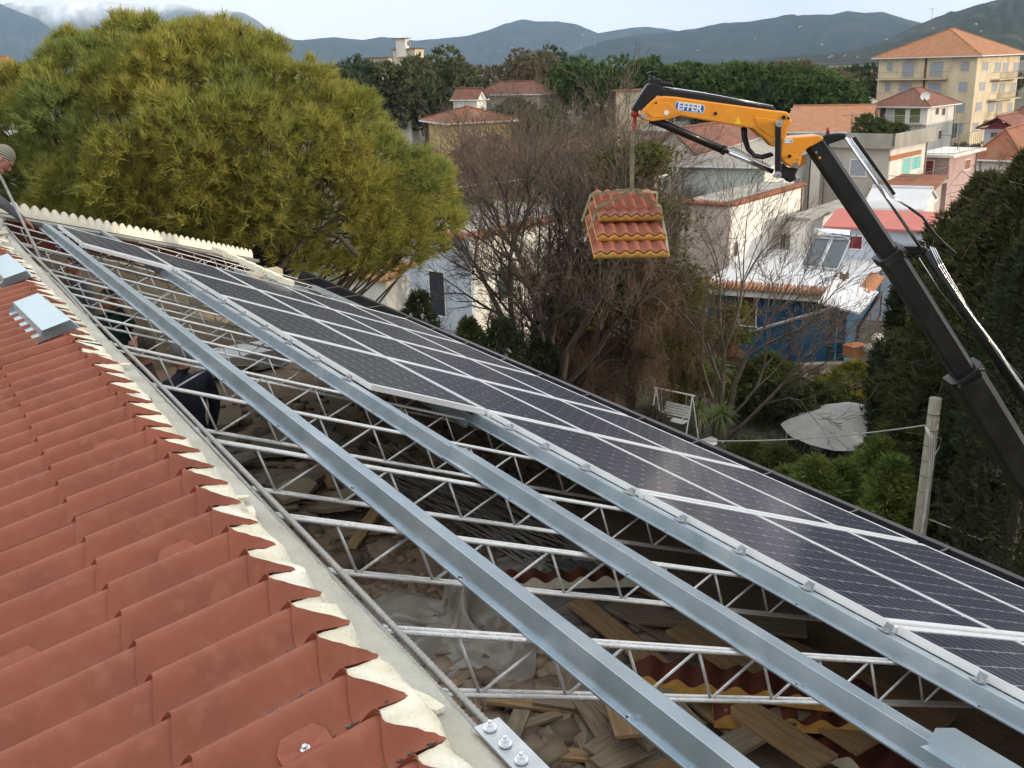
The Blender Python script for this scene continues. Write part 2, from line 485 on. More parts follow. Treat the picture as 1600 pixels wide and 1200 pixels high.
# air: closed box of thin haze round everything
g = MB(); hz = 0
g.box2((-7500, -2500, -3), (12000, 11600, 1150))
hm = bpy.data.materials.new('haze_air'); hm.use_nodes = True
t = hm.node_tree; t.nodes.remove(t.nodes['Principled BSDF'])
pv = t.nodes.new('ShaderNodeVolumePrincipled')
pv.inputs['Color'].default_value = (0.50, 0.73, 1.0, 1)
pv.inputs['Density'].default_value = 7.4e-5
pv.inputs['Anisotropy'].default_value = 0.1
t.links.new(pv.outputs['Volume'], t.nodes['Material Output'].inputs['Volume'])
setp(g.build('haze', hm), kind='stuff')

# ================================================================== THE HOUSE UNDER REPAIR
YN, YF, YR = -3.4, 18.3, 12.2            # near end, far eave corner, far end of the ridge
FZ = RIDZ - 2.48                          # attic floor level
SG = 6.62                                 # slope distance to the wall under the eave
house = thing('house', 'house under roof repair with an open attic between tiled slope and solar panels', 'house', (0, 6, 0))
xw = RP(SG, 0, -0.3)[0]
g = MB()
g.box2((-4.2, YN, FZ - 0.24), (xw, YF - 0.4, FZ))
g.build('attic_floor', dust, house)
w_m = plaster('house_wall', (0.55, 0.48, 0.36))
g = MB()
g.box2((xw, YN, 0), (xw + 0.28, YF - 0.4, FZ + 0.16)); g.build('wall', w_m, house)
g = MB(); g.box2((-4.5, YF - 0.4, 0), (xw + 0.28, YF - 0.1, FZ + 0.30)); g.build('wall', w_m, house)
g = MB(); g.box2((-4.5, YN - 0.3, 0), (xw + 0.28, YN, FZ + 0.2)); g.build('wall', w_m, house)
g = MB(); g.box2((-4.5, YN, 0), (-4.2, YF - 0.4, FZ + 0.3)); g.build('wall', w_m, house)
# inner spine wall that carries the ridge beam, and a low concrete kerb under the eave
g = MB(); g.box2((RIDX - 0.16, YN, FZ), (RIDX - 0.06, YR, RIDZ - 0.22)); g.build('spine_wall', conc_dk, house)
g = MB(); g.box2((xw - 0.5, YN, FZ), (xw - 0.003, YF - 0.6, FZ + 0.22)); g.build('eave_kerb', conc_dk, house)
blockw = M('tuff_wall', (0.36, 0.30, 0.20), (0.28, 0.23, 0.155), scale=2.2, rough=0.95, bump=0.6, bscale=18)
g = MB()
poly = [(RIDX + 0.05, 13.6, FZ), (xw - 0.5, 13.6, FZ), (xw - 0.5, 13.6, FZ + 0.42), (2.9, 13.6, FZ + 1.35), (RIDX + 0.05, 13.6, FZ + 1.9)]
g.extrude(poly, np.array([0, 0, 0]), np.array([0, 0.25, 0])); g.build('inner_wall', blockw, house)
# ridge beam, slightly uneven concrete
def beam():
    ys = np.arange(YN, YR + 0.01, 0.05)
    n = len(ys); V = []
    rg = np.random.default_rng(4)
    nz = lambda a: rg.normal(0, a, n)
    prof = [(RIDX - 0.155, -0.30), (RIDX - 0.150, 0.018), (RIDX - 0.10, 0.030), (RIDX - 0.05, 0.022), (RIDX - 0.008, 0.008), (RIDX + 0.004, -0.012), (RIDX + 0.004, -0.24), (RIDX - 0.155, -0.30)]
    for (x, z) in prof:
        a = nz(0.0011); b = nz(0.0011)
        V.append(np.stack([x + a, ys, RIDZ + z + b], 1))
    V = np.concatenate(V); m = len(prof)
    F = [(i * n + j, (i + 1) * n + j, (i + 1) * n + j + 1, i * n + j + 1) for i in range(m - 1) for j in range(n - 1)]
    return np_obj('ridge_beam', V, F, conc, house, smooth=True)
beam()
# bars along the ridge: ribbed for the near stretch
def ribbed(x, z, r, y0, y1, name, mat, wob=0.006, seed=0):
    ys = np.arange(y0, y1, 0.0045); n = len(ys)
    rr = r * (1 + 0.20 * ((np.arange(n) // 2) % 2))
    K = 8
    w = np.arange(K) * 2 * math.pi / K
    xx = x + wob * np.sin(ys * 1.7 + seed); zz = z + wob * np.sin(ys * 2.3 + seed * 2)
    V = np.stack([xx[:, None] + rr[:, None] * np.cos(w), np.repeat(ys[:, None], K, 1), zz[:, None] + rr[:, None] * np.sin(w)], 2).reshape(-1, 3)
    i = np.arange(n - 1)[:, None]; k = np.arange(K)[None]; k2 = (k + 1) % K
    F = np.stack([i * K + k, i * K + k2, (i + 1) * K + k2, (i + 1) * K + k], 2).reshape(-1, 4)
    return np_obj(name, V, F, mat, house, smooth=True)
ribbed(RIDX + 0.046, RIDZ - 0.024, 0.0085, 1.1, 12.0, 'ridge_bar', rebar_m, 0.004, 1)
ribbed(RIDX + 0.020, RIDZ - 0.032, 0.008, 0.9, 12.0, 'ridge_bar', rebar_m, 0.006, 2)
ribbed(RIDX + 0.044, RIDZ - 0.125, 0.010, 0.9, 12.0, 'ridge_bar', rebar_m, 0.006, 3)
# anchor plate with bolts at the near end of the bars
g = MB(); ap = np.array([RIDX + 0.012, 1.40, RIDZ + 0.022])
g.box(ap, 0.03, 0.15, 0.003); plate = g.build('anchor_plate', galv, house)
for k in range(5):
    c = ap + np.array([-0.006, 0.125 - 0.06 * k, 0.005])
    g = MB(); g.tube([c, c + [0, 0, 0.004]], 0.014, 14); g.tube([c + [0, 0, 0.004], c + [0, 0, 0.012]], 0.0085, 6); g.tube([c + [0, 0, 0.011], c + [0, 0, 0.019]], 0.0045, 8)
    g.build('bolt', chrome, plate)

# --- tiled sandwich panels of the near slope
PIT = 0.165
def crest(y):
    u = ((y / PIT) % 1.0)
    c = 0.5 + 0.5 * np.cos(2 * math.pi * (u - 0.5))
    return 0.063 * c ** 0.95
STEP_X = [0.612 - 0.325 * k for k in range(9)]
def tile_panel(y0, ncor, seed):
    rg = np.random.default_rng(seed)
    mb_v = []; mb_f = []
    def grid(X, Y, Z):
        b = sum(len(v) for v in mb_v)
        nr, nc = X.shape
        mb_v.append(np.stack([X.ravel(), Y.ravel(), Z.ravel()], 1))
        i = np.arange(nr - 1)[:, None]; j = np.arange(nc - 1)[None]
        mb_f.append((np.stack([i * nc + j, (i + 1) * nc + j, (i + 1) * nc + j + 1, i * nc + j + 1], 2).reshape(-1, 4)) + b)
    ny = ncor * 20 + 1
    ys = y0 + np.linspace(0, ncor * PIT + 0.012, ny)
    cr_ = crest(ys)
    # wandering saw cut: where the sheet ends for each y
    cutn = np.interp(ys, np.arange(y0 - 1, y0 + ncor * PIT + 2, PIT), rg.normal(0, 0.012, len(np.arange(y0 - 1, y0 + ncor * PIT + 2, PIT)))) + rg.normal(0, 0.0016, ny)
    xcut = np.maximum(0.730 - cr_ * 1.55 + cutn, 0.612 - 0.008 + 0.036 * (cr_ / 0.063) ** 1.3)
    def world(x, y, h):
        z0 = RIDZ + 0.08 + (x - (RIDX - 0.13)) * math.tan(TL)
        return x - h * math.sin(TL), y, z0 + h * math.cos(TL)
    xs_hi = [0.80] + STEP_X
    bottom = []
    for c in range(len(STEP_X)):
        hi, lo = (xs_hi[c], STEP_X[c])
        nrow = 5 if c == 0 else 3
        T = np.linspace(0, 1, nrow)[:, None]
        H = np.minimum(xcut, hi + 0.05)[None] if c <= 1 else np.full((1, ny), hi + 0.05)
        lo_e = lo - 0.010 + 0.036 * (cr_ / 0.063) ** 1.3
        H = np.maximum(H, lo_e[None] + 0.002) if c == 0 else H
        X = H + (lo_e[None] - H) * T
        frac = (X - hi) / ((STEP_X[1] - STEP_X[0])) if c else (X - 0.96) / (STEP_X[1] - STEP_X[0])
        Hh = cr_[None] * (0.92 + 0.22 * np.clip(frac, 0, 1.06)) - 0.002 + 0.004 * np.clip(frac, 0, 1.05)
        Xw, Yw, Zw = world(X, np.repeat(ys[None], nrow, 0), Hh)
        grid(Xw, Yw, Zw)
        # riser at the lower end of the course
        hb = cr_ * 0.88 - 0.012
        a = world(lo_e, ys, Hh[-1]); b = world(lo_e + 0.006, ys, hb - 0.004)
        grid(np.stack([a[0], b[0]]), np.stack([a[1], b[1]]), np.stack([a[2], b[2]]))
    return np.concatenate(mb_v), np.concatenate(mb_f), ys, cr_, xcut
def foam_panel(ys, cr_, xcut, seed):
    rg = np.random.default_rng(seed + 99)
    ny = len(ys)
    xe = 0.732 + np.interp(ys, np.linspace(ys[0], ys[-1], 14), rg.normal(0, 0.009, 14))
    xe = np.maximum(xe, xcut + 0.004)
    T = np.linspace(0, 1, 5)[:, None]
    X = xcut[None] - 0.002 + (xe - xcut)[None] * T
    h0 = cr_ * 1.0 + 0.002
    Hh = h0[None] * (1 - T) + T * 0.0 + rg.normal(0, 0.0014, X.shape)
    def world(x, y, h):
        z0 = RIDZ + 0.08 + (x - (RIDX - 0.13)) * math.tan(TL)
        return np.stack([x - h * math.sin(TL), y, z0 + h * math.cos(TL)], -1)
    rows = [world(X[i], ys, Hh[i]) for i in range(5)]
    rows.append(world(xe + 0.003, ys, np.full(ny, -0.07)))
    V = np.concatenate(rows); nr = 6
    F = [(i * ny + j, i * ny + j + 1, (i + 1) * ny + j + 1, (i + 1) * ny + j) for i in range(nr - 1) for j in range(ny - 1)]
    return V, F
NC = 6; PW = NC * PIT
capm = M('cap_red', (0.31, 0.085, 0.04), (0.26, 0.07, 0.035), scale=12, rough=0.5)
np0 = -2
for k in range(np0, 13):
    y0 = 0.085 + k * PW
    if y0 > YR: break
    V, F, ys, c_, xc = tile_panel(y0, NC, 50 + k)
    V = V + np.array([0, 0, 0.0015 * (k % 2)])
    panel = np_obj('roof_panel', V, F, tile_m, house, smooth=True)
    V, F = foam_panel(ys, c_, xc, 50 + k)
    np_obj('foam_core', V, F, foam, panel, smooth=True)
    # fixing screws on octagonal caps, one crest of each panel
    for x in (0.50, 0.06, -0.6):
        yc = y0 + (3.5 if x > 0.3 else 2.5) * PIT
        def sh(xx, yy):
            kk = min(i_ for i_ in range(len(STEP_X)) if STEP_X[i_] < xx); fr_ = (STEP_X[kk] + 0.325 - xx) / 0.325
            return float(crest(np.array([yy]))[0]) * (0.92 + 0.22 * fr_) - 0.002 + 0.004 * fr_
        c = TP(x, yc, sh(x, yc) + 0.006)
        ax = np.array([[math.cos(TL), 0, math.sin(TL)], [0, 1, 0], [-math.sin(TL), 0, math.cos(TL)]])
        g = MB()
        oc = [(0.052, 0.018), (0.034, 0.034), (-0.034, 0.034), (-0.052, 0.018), (-0.052, -0.018), (-0.034, -0.034), (0.034, -0.034), (0.052, -0.018)]
        top = [TP(x + a, yc + b, sh(x + a, yc + b) + 0.009) for a, b in oc]
        top = top + []; g.add([c + ax[2] * 0.0055] + top + [q_ - ax[2] * 0.012 for q_ in top], [(0, 1 + i_, 1 + (i_ + 1) % 8) for i_ in range(8)] + [(1 + i_, 9 + i_, 9 + (i_ + 1) % 8, 1 + (i_ + 1) % 8) for i_ in range(8)])
        cap = g.build('screw_cap', capm, panel)
        g = MB(); g.tube([c + ax[2] * 0.004, c + ax[2] * 0.009], 0.0105, 12); g.tube([c + ax[2] * 0.009, c + ax[2] * 0.016], 0.006, 6)
        g.build('screw', chrome, panel)
# grit and dry leaves gathered in the valleys of the near tiles
nG = 2000
gy = (np.floor(RG.uniform(6, 16, nG)) * PIT) + RG.normal(0, .006, nG); gx = 0.72 - RG.gamma(2.2, .22, nG); gx = gx[(gx > -.6) & (gx < .7)]; gy = gy[:len(gx)]
Gp = np.array([TP(a, b, .002 + RG.uniform(0, .005)) for a, b in zip(gx, gy)]); b8 = np.array([[sx, sy, sz_] for sx in (-1, 1) for sy in (-1, 1) for sz_ in (-.4, .4)])
Gs = RG.gamma(2.0, .0005, len(Gp)) + .0004
Gv = Gp[:, None] + b8[None] * Gs[:, None, None] * RG.uniform(.5, 1.7, (len(Gp), 8, 3)) * np.array([1.8, 1, 1])
Fq0 = np.array([(0, 1, 3, 2), (4, 6, 7, 5), (0, 4, 5, 1), (2, 3, 7, 6), (0, 2, 6, 4), (1, 5, 7, 3)])
setp(np_obj('valley_grit', Gv.reshape(-1, 3), ((np.arange(len(Gp)) * 8)[:, None, None] + Fq0[None]).reshape(-1, 4), M('grit', (0.20, 0.18, 0.16), (0.10, 0.09, 0.08), scale=30, rough=1, island=.5), house), kind='stuff')
# underlay that closes the slope below the sheets
g = MB(); a = TP(0.70, YN, -0.075); b = TP(-4.4, YN, -0.075)
g.add([a, b, b + [0, YR - YN + 0.0, 0], a + [0, YR - YN, 0]], [(0, 1, 2, 3)])
g.add([a - [0, 0, .05], b - [0, 0, .05], b + [0, YR - YN, -.05], a + [0, YR - YN, -.05]], [(3, 2, 1, 0)])
g.build('roof_underlay', foam, house)

# far hip: tile panels falling away behind the trusses, sawn foam ends towards us
H0 = RP(1.30, 12.25, 0.02); H1 = RP(6.45, 18.35, 0.0)
def hip_panels():
    d = H1 - H0; Ln = np.linalg.norm(d); d = d / Ln
    out = np.array([-0.35, 1.0, -0.40]); out /= np.linalg.norm(out)
    nseg = 8; pit = 0.205
    ncor = int(Ln / pit)
    per = ncor / nseg
    for sgi in range(nseg):
        i0, i1 = int(sgi * per), int((sgi + 1) * per)
        t = np.linspace(i0 * pit, i1 * pit, (i1 - i0) * 10 + 1)
        hgt = 0.072 * np.abs(np.sin(math.pi * t / pit)) ** 0.8
        P0 = H0 + d * t[:, None]
        up = np.array([0, 0, 1.0])
        A = P0 + up * (0.055 + hgt)[:, None]
        B = A + out * 2.2
        n = len(t)
        red = np_obj('hip_panel', np.concatenate([A, B]), [(j, j + 1, n + j + 1, n + j) for j in range(n - 1)], tile_m, house, smooth=True)
        lowr = P0 + up * -0.03
        A2 = A + out * -0.004
        np_obj('foam_core', np.concatenate([A2, lowr, A2 + out * 0.05]), [(j + n, j + n + 1, j + 1, j) for j in range(n - 1)] + [(j, j + 1, 2 * n + j + 1, 2 * n + j) for j in range(n - 1)], foam, red)
    g = MB(); g.tube([H0 + [0, -.05, -.07], H1 + [0, -.05, -.07]], 0.035, 6); g.build('hip_rafter', rebar_m, house)
hip_panels()

# gutter along the eave, with brackets
def gutter_run(P, Q, side, name='gutter'):
    P = np.array(P); Q = np.array(Q); d = Q - P; ln = np.linalg.norm(d); d /= ln
    s = np.array(side, float); up = np.array([0, 0, 1.0])
    prof = [(-0.56, 0.225), (-0.05, 0.05), (0.0, -0.09), (0.17, -0.12), (0.235, -0.07), (0.25, 0.075), (0.285, 0.085), (0.285, 0.065), (0.262, 0.055), (0.245, -0.085), (0.17, -0.14), (-0.012, -0.11), (-0.06, 0.032), (-0.56, 0.208)]
    g = MB(); n = len(prof)
    vs = [P + s * a + up * b for a, b in prof] + [Q + s * a + up * b for a, b in prof]
    g.add(vs, [(i, (i + 1) % n, n + (i + 1) % n, n + i) for i in range(n)] + [tuple(range(n))[::-1], tuple(range(n, 2 * n))])
    return g.build(name, gut_m, house, bevel=0.004)
GS = 7.44
G0, G1 = RP(GS, YN, 0) - [.285, 0, .085], RP(GS, YF + 0.2, 0) - [.285, 0, .085]
gut = gutter_run(G0, G1, (1, 0, 0))
gut2 = gutter_run(G1 + [-0.02, 0.0, 0.004], G1 + [-4.5, 0.0, 0.004], (0, 1, 0))
y = 0.4
k = 0
while y < YF - 0.3:
    yy = y + 0.05 * math.sin(k * 2.1)
    c = np.array([G0[0], yy, G0[2]])
    g = MB(); g.box(c + [0.10, 0, 0.078], 0.185, 0.009, 0.005); g.box(c + [-0.11, 0, 0.085], 0.035, 0.009, 0.005)
    g.build('gutter_bracket', M('bracket', (0.10, 0.085, 0.075), (0.075, 0.065, 0.06), rough=0.5), gut)
    y += 0.955; k += 1

# --- lattice trusses
TR0, TRP = 2.226, 0.896
def rod(name, p, q, r, mat, parent, n=6):
    g = MB(); g.tube([p, q], r, n); return g.build(name, mat, parent, smooth=True)
HT, HB = -0.082, -0.262
WEB = {}
def web_mesh():
    # near-vertical and diagonal, in a frame whose origin is the top node
    o = {}
    dv = RTd * 0.145 + RN * (HB - HT)
    g = MB(); g.tube([np.zeros(3), dv], 0.0056, 6); 
    me = bpy.data.meshes.new('web_bar'); me.from_pydata(g.v, [], g.f); me.materials.append(galv_rod); o['v'] = me
    a = RTd * 0.145 + RN * (HB - HT); b = RTd * 0.330
    g = MB(); g.tube([a, b], 0.0056, 6)
    me = bpy.data.meshes.new('web_bar'); me.from_pydata(g.v, [], g.f); me.materials.append(galv_rod); o['d'] = me
    for m in o.values():
        m.polygons.foreach_set('use_smooth', [True] * len(m.polygons))
    return o
WEB = web_mesh()
n_tr = 0
for i in range(-3, 18):
    y = TR0 + TRP * i
    s0 = 1.34 if y < 12.2 else 1.34 + (y - 12.25) * 0.845
    s1 = 6.62
    if s1 - s0 < 1.0: continue
    base = RP(s0, y, HB)
    tr = thing('lattice_truss', 'galvanised lattice truss of twin rods, %s from the near end of the roof' % ORD[n_tr], 'truss', base, 'lattice trusses across the open attic')
    n_tr += 1
    jit = 0.006 * math.sin(i * 5.1)
    for dy in (-0.013, 0.013):
        rod('top_rod', RP(s0 - 0.03, y + dy, HT + jit), RP(s1, y + dy, HT + jit), 0.0078, galv_rod, tr)
        rod('bottom_rod', RP(s0 + 0.22, y + dy, HB + jit), RP(s1 - 0.1, y + dy, HB + jit), 0.0078, galv_rod, tr)
    s = s0 + 0.30
    while s < s1 - 0.35:
        for kk in ('v', 'd'):
            o = bpy.data.objects.new('web_bar', WEB[kk]); COL.objects.link(o); o.parent = tr
            o.location = tuple(RP(s, y, HT + jit) - base)
        s += 0.33
    g = MB(); c = RP(s0 + 0.0, y, HT + jit)
    g.box(c, 0.045, 0.03, 0.014, np.array([RTd, [0, 1, 0], RN])); g.build('end_saddle', galv, tr, bevel=0.004)

# --- purlins (hat section)
def purlin(s, y0, y1, label, h=0.0, wide=0.040, group='purlins laid along the slope'):
    prof = [(-wide - 0.030, -0.074), (-wide - 0.030, -0.066), (-wide - 0.006, -0.066), (-wide, 0.0), (wide, 0.0), (wide + 0.006, -0.066), (wide + 0.030, -0.066), (wide + 0.030, -0.074)]
    inner = [(wide + 0.004, -0.074), (wide - 0.004, -0.006), (-wide + 0.004, -0.006), (-wide - 0.004, -0.074)]
    pr = prof + inner
    t = thing('purlin', label, 'purlin', RP(s, y0, h - 0.07), group)
    g = MB(); n = len(pr)
    vs = [RP(s + a, y0, h + b) for a, b in pr] + [RP(s + a, y1, h + b) for a, b in pr]
    fs = [(i, (i + 1) % n, n + (i + 1) % n, n + i) for i in range(n)]
    fs += [(0, 1, 2, 11), (2, 3, 10, 11), (3, 4, 9, 10), (4, 5, 8, 9), (5, 6, 7, 8)]
    fs += [tuple(n + i for i in f[::-1]) for f in fs[n:n + 5]]
    g.add(vs, fs); g.build('section', zinc_sheet, t, bevel=0.002)
    y = y0 + 0.25
    k = 0
    while y < min(y1, 9):
        g = MB(); c = RP(s - wide - 0.022, y, h - 0.066)
        g.tube([c, c + RN * 0.008], 0.008, 6); g.build('bolt_head', chrome, t)
        y += TRP; k += 1
    return t
purlin(1.945, -1.2, 12.45, 'long galvanised hat purlin nearest the ridge, bare along its whole length')
purlin(2.872, 4.15, 12.0, 'galvanised hat purlin carrying the upper edge of the panels')
purlin(2.872, -1.0, 4.40, 'near length of galvanised purlin lapped over the next below the ridge', h=0.009, wide=0.045)
PC = purlin(3.815, -2.0, 5.72, 'bare galvanised purlin with clamps along the near edge of the solar panels')
PC2 = purlin(3.815, 5.74, 12.45, 'hidden galvanised purlin under the solar panels', h=-0.045)
for s_, nm in ((4.76, 'first'), (5.69, 'second'), (6.52, 'third')):
    purlin(s_, -2.0, 15.5 if s_ > 5 else 14.2, '%s galvanised purlin below the panels toward the eave' % nm, h=-0.045)
purlin(2.87, 12.05, 14.6, 'short galvanised purlin beyond the far end of the upper panel rows', h=-0.01)
g = MB()
sp = thing('purlin_offcut', 'short galvanised purlin offcut lying on the lower purlin at the frame edge', 'offcut', RP(2.80, 1.25, 0.02))
pr = [(-0.10, 0.004), (-0.062, 0.008), (-0.055, 0.06), (0.045, 0.06), (0.05, 0.056), (-0.05, 0.054), (-0.057, 0.003)]
g.extrude([RP(2.83 + a, 0.4, b + 0.01) for a, b in pr], np.zeros(3), np.array([0, 1.05, 0])); g.build('section', zinc_sheet, sp)

# --- solar panels
GP0, GPP = 2.338, 1.669
ROWS = [5.70, 4.787, 3.872, 2.945, 2.03]     # upper edge of each row, eave row first
PWd, PLn = 0.897, 1.632
cw_s, cw_y = 0.1415, 0.1575
def cell_box(g, cs, cy, z=0.0):
    hs, hy, ch = cw_s / 2 - 0.0024, cw_y / 2 - 0.0036, 0.010
    pts = [(-hs + ch, -hy), (hs - ch, -hy), (hs, -hy + ch), (hs, hy - ch), (hs - ch, hy), (-hs + ch, hy), (-hs, hy - ch), (-hs, -hy + ch)]
    g.m = 0
    vs = [RTd * (cs + a) + np.array([0, cy + b, 0]) + RN * z for a, b in pts]
    vs += [v - RN * 0.0008 for v in vs]
    g.add(vs, [tuple(range(8))] + [(i, i + 8, (i + 1) % 8 + 8, (i + 1) % 8) for i in range(8)])
    g.m = 1
    for q in (-0.036, 0.036):
        g.add([RTd * (cs + q + a) + np.array([0, cy + b, 0]) + RN * (z + 0.0006) for a, b in ((-.0016, -hy), (.0016, -hy), (.0016, hy), (-.0016, hy))], [(0, 1, 2, 3)])
def mesh_of(g, name, mats):
    me = bpy.data.meshes.new(name); me.from_pydata(g.v, [], g.f)
    for m in mats: me.materials.append(m)
    me.polygons.foreach_set('material_index', g.mi); me.update()
    return me
g = MB(); cell_box(g, 0, 0); CELL = mesh_of(g, 'cell', [cell_m, bus_m])
g = MB()
for a in range(6):
    for b in range(10):
        cell_box(g, (a - 2.5) * cw_s, (b - 4.5) * cw_y)
GRID = mesh_of(g, 'cell_grid', [cell_m, bus_m])
def panel_frame():
    g = MB(); ax = np.array([RTd, [0, 1, 0], RN])
    fs_, fl = 0.020, 0.0019                     # short ends are broad, long sides slim
    for sg in (-1, 1):
        g.box(np.array([0, sg * (PLn / 2 - fs_), 0]) + RN * -0.014, PWd / 2, fs_, 0.0185, ax)
        g.box(RTd * sg * (PWd / 2 - fl) + RN * -0.0145, fl, PLn / 2 - 2 * fs_ - .0005, 0.0185, ax)
    return mesh_of(g, 'frame', [alu])
FRAME = panel_frame()
g = MB(); g.box(RN * -0.0027, PWd / 2 - .006, PLn / 2 - 0.041, 0.002, np.array([RTd, [0, 1, 0], RN])); BACK = mesh_of(g, 'backsheet', [back_m])
RAIL = None
rown = ['eave row', 'second row up from the eave', 'third row up from the eave', 'fourth row up from the eave', 'topmost row']
spans = [(-3, 6), (-3, 6), (-3, 6), (2, 6), (5, 6)]
for r_, (k0, k1) in enumerate(spans):
    for k in range(k0, k1):
        yc = GP0 + GPP * k + GPP / 2
        c = RP(ROWS[r_] + PWd / 2 + 0.008, yc, 0.034)
        pn = thing('solar_module', 'solar panel in the %s, %s from its near end' % (rown[r_], ORD[k - k0]), 'solar panel', c, 'solar panels on the roof')
        for nm, me in (('frame', FRAME), ('backsheet', BACK)):
            o = link(nm, me, pn)
        if k <= 2 and r_ < 4 and k >= -2:
            for a in range(6):
                for b in range(10):
                    o = bpy.data.objects.new('cell', CELL); COL.objects.link(o); o.parent = pn
                    o.location = tuple(RTd * (a - 2.5) * cw_s + np.array([0, (b - 4.5) * cw_y, 0]))
        else:
            o = link('cell_grid', GRID, pn); o['kind'] = 'stuff'
# white cover rails between the panel columns and at their ends
def cover_rail(k, s0, s1, label, hh=0.012):
    y = GP0 + GPP * k
    g = MB(); ax = np.array([RTd, [0, 1, 0], RN])
    g.box(RP((s0 + s1) / 2, y, hh), (s1 - s0) / 2, 0.0145, 0.016, ax); g.build('cover_rail', alu, house)
for k in range(-2, 7):
    top = 3.86 if k <= 2 else 2.93
    cover_rail(k, top + 0.01, 6.60, 'white rail in the %s gap between panel columns from the near end' % ORD[k + 2])
cover_rail(5, 2.0, 2.92, 'short white rail at the near end of the topmost panel', 0.013)
# clamps on the bare purlin edge
def clamp(s, y, parent, h=0.0):
    g = MB(); ax = np.array([RTd, [0, 1, 0], RN])
    c = RP(s, y, h)
    g.box(c + RN * 0.007, 0.030, 0.022, 0.003, ax); g.box(c + RN * 0.022 + RTd * 0.022, 0.004, 0.018, 0.016, ax)
    g.tube([c + RN * 0.008 - RTd * 0.008, c + RN * 0.034 - RTd * 0.008], 0.0055, 6)
    g.tube([c + RN * 0.009 - RTd * 0.008, c + RN * 0.018 - RTd * 0.008], 0.011, 6)
    g.build('clamp', galv, parent)
y = 0.62
while y < 5.6:
    clamp(3.815, y, PC); y += 0.428
PU = [o for o in COL.objects if o.get('label', '') == 'galvanised hat purlin carrying the upper edge of the panels'][0]
y = 5.9
while y < 10.7:
    clamp(2.872, y, PU); y += 0.56
g = MB(); g.box(RP(2.93, 5.66, 0.03), 0.03, 0.012, 0.02, np.array([RTd, [0, 1, 0], RN]))
# pale foam strip left lying over the far trusses
t = thing('foam_strip', 'long pale foam strip lying over the far trusses beside the panels', 'foam strip', RP(4.9, 12.6, 0.06))
g = MB()
ys = np.linspace(12.55, 15.6, 40)
for a, b in zip(ys[:-1], ys[1:]):
    w1 = 0.07 + 0.015 * math.sin(a * 9); 
    g.box(RP(4.93 - (a - 12.5) * 0.03 + 0.01 * math.sin(a * 13), (a + b) / 2, 0.075), w1, (b - a) / 2 * 0.98, 0.035 + 0.006 * math.sin(a * 17), np.array([RTd, [0, 1, 0], RN]))
g.build('strip', foam, t)

# folded zinc flashings lying on the tiles
def flashing(y0, ln, x0, rot, label):
    c = TP(x0, y0, 0.075)
    t = thing('zinc_flashing', label, 'flashing', c, 'zinc flashings on the tiles')
    e1 = np.array([math.cos(TL) * math.cos(rot), math.sin(rot), math.sin(TL)]); e2 = np.array([-math.sin(rot), math.cos(rot), 0.0]); e3 = np.cross(e1, e2)
    if e3[2] < 0: e3 = -e3
    prof = [(-0.115, -0.03), (-0.08, -0.028), (-0.07, 0.022), (0.07, 0.024), (0.082, -0.026), (0.10, -0.028)]
    th = 0.003
    pts = prof + [(a, b - th) for a, b in prof[::-1]]
    g = MB(); g.extrude([c + e1 * a + e3 * b for a, b in pts], np.zeros(3), e2 * ln)
    g.build('sheet', M('flashing_zinc', (0.50, 0.62, 0.66), (0.46, 0.58, 0.63), rough=0.30, metal=0.55), t, bevel=0.002)
flashing(5.32, 0.82, 0.605, 0.05, 'folded pale blue zinc flashing lying on the tiles nearer the camera')
flashing(6.95, 0.80, 0.60, 0.03, 'folded pale zinc flashing lying on the tiles farther up the ridge')
# cut foam chips on the beam
for k in range(16):
    y = rnd.uniform(1.2, 9.0); x = RIDX - 0.12 + rnd.uniform(-0.03, 0.07)
    c = np.array([x, y, RIDZ + 0.045])
    g = MB(); a = rnd.uniform(0, 3.14)
    ax = np.array([[math.cos(a), math.sin(a), 0.15], [-math.sin(a), math.cos(a), 0.0], [-0.15, 0, 1]])
    l, w_ = rnd.uniform(0.02, 0.06), rnd.uniform(0.008, 0.018)
    pts = [c + ax[0] * l * u + ax[1] * w_ * v for u, v in ((-1, -.8), (-.2, -1.1), (1, -.6), (.8, .9), (0, 1.1), (-.9, .7))]
    g.extrude(pts, -ax[2] * 0.006, ax[2] * 0.006)
    setp(g.build('foam_scrap', foam, loc=c, bevel=0.002), 'torn cream foam scrap on the concrete ridge beam', 'scrap', 'foam scraps along the ridge beam')
# ridge clutter: mortar and offcuts near the far end of the beam
for k in range(9):
    c = np.array([RIDX - 0.12 + rnd.uniform(-.05, .1), 8.2 + k * 0.42, RIDZ + 0.07])
    g = MB(); g.ball(c, rnd.uniform(0.05, 0.10), 7, 5, (1, 1.2, 0.6))
    g.v = [tuple(np.array(v) + RG.normal(0, 0.012, 3)) for v in g.v]
    setp(g.build('mortar_lump', conc, loc=c), 'pale mortar lump at the far end of the ridge beam', 'mortar', 'mortar lumps on the far ridge')

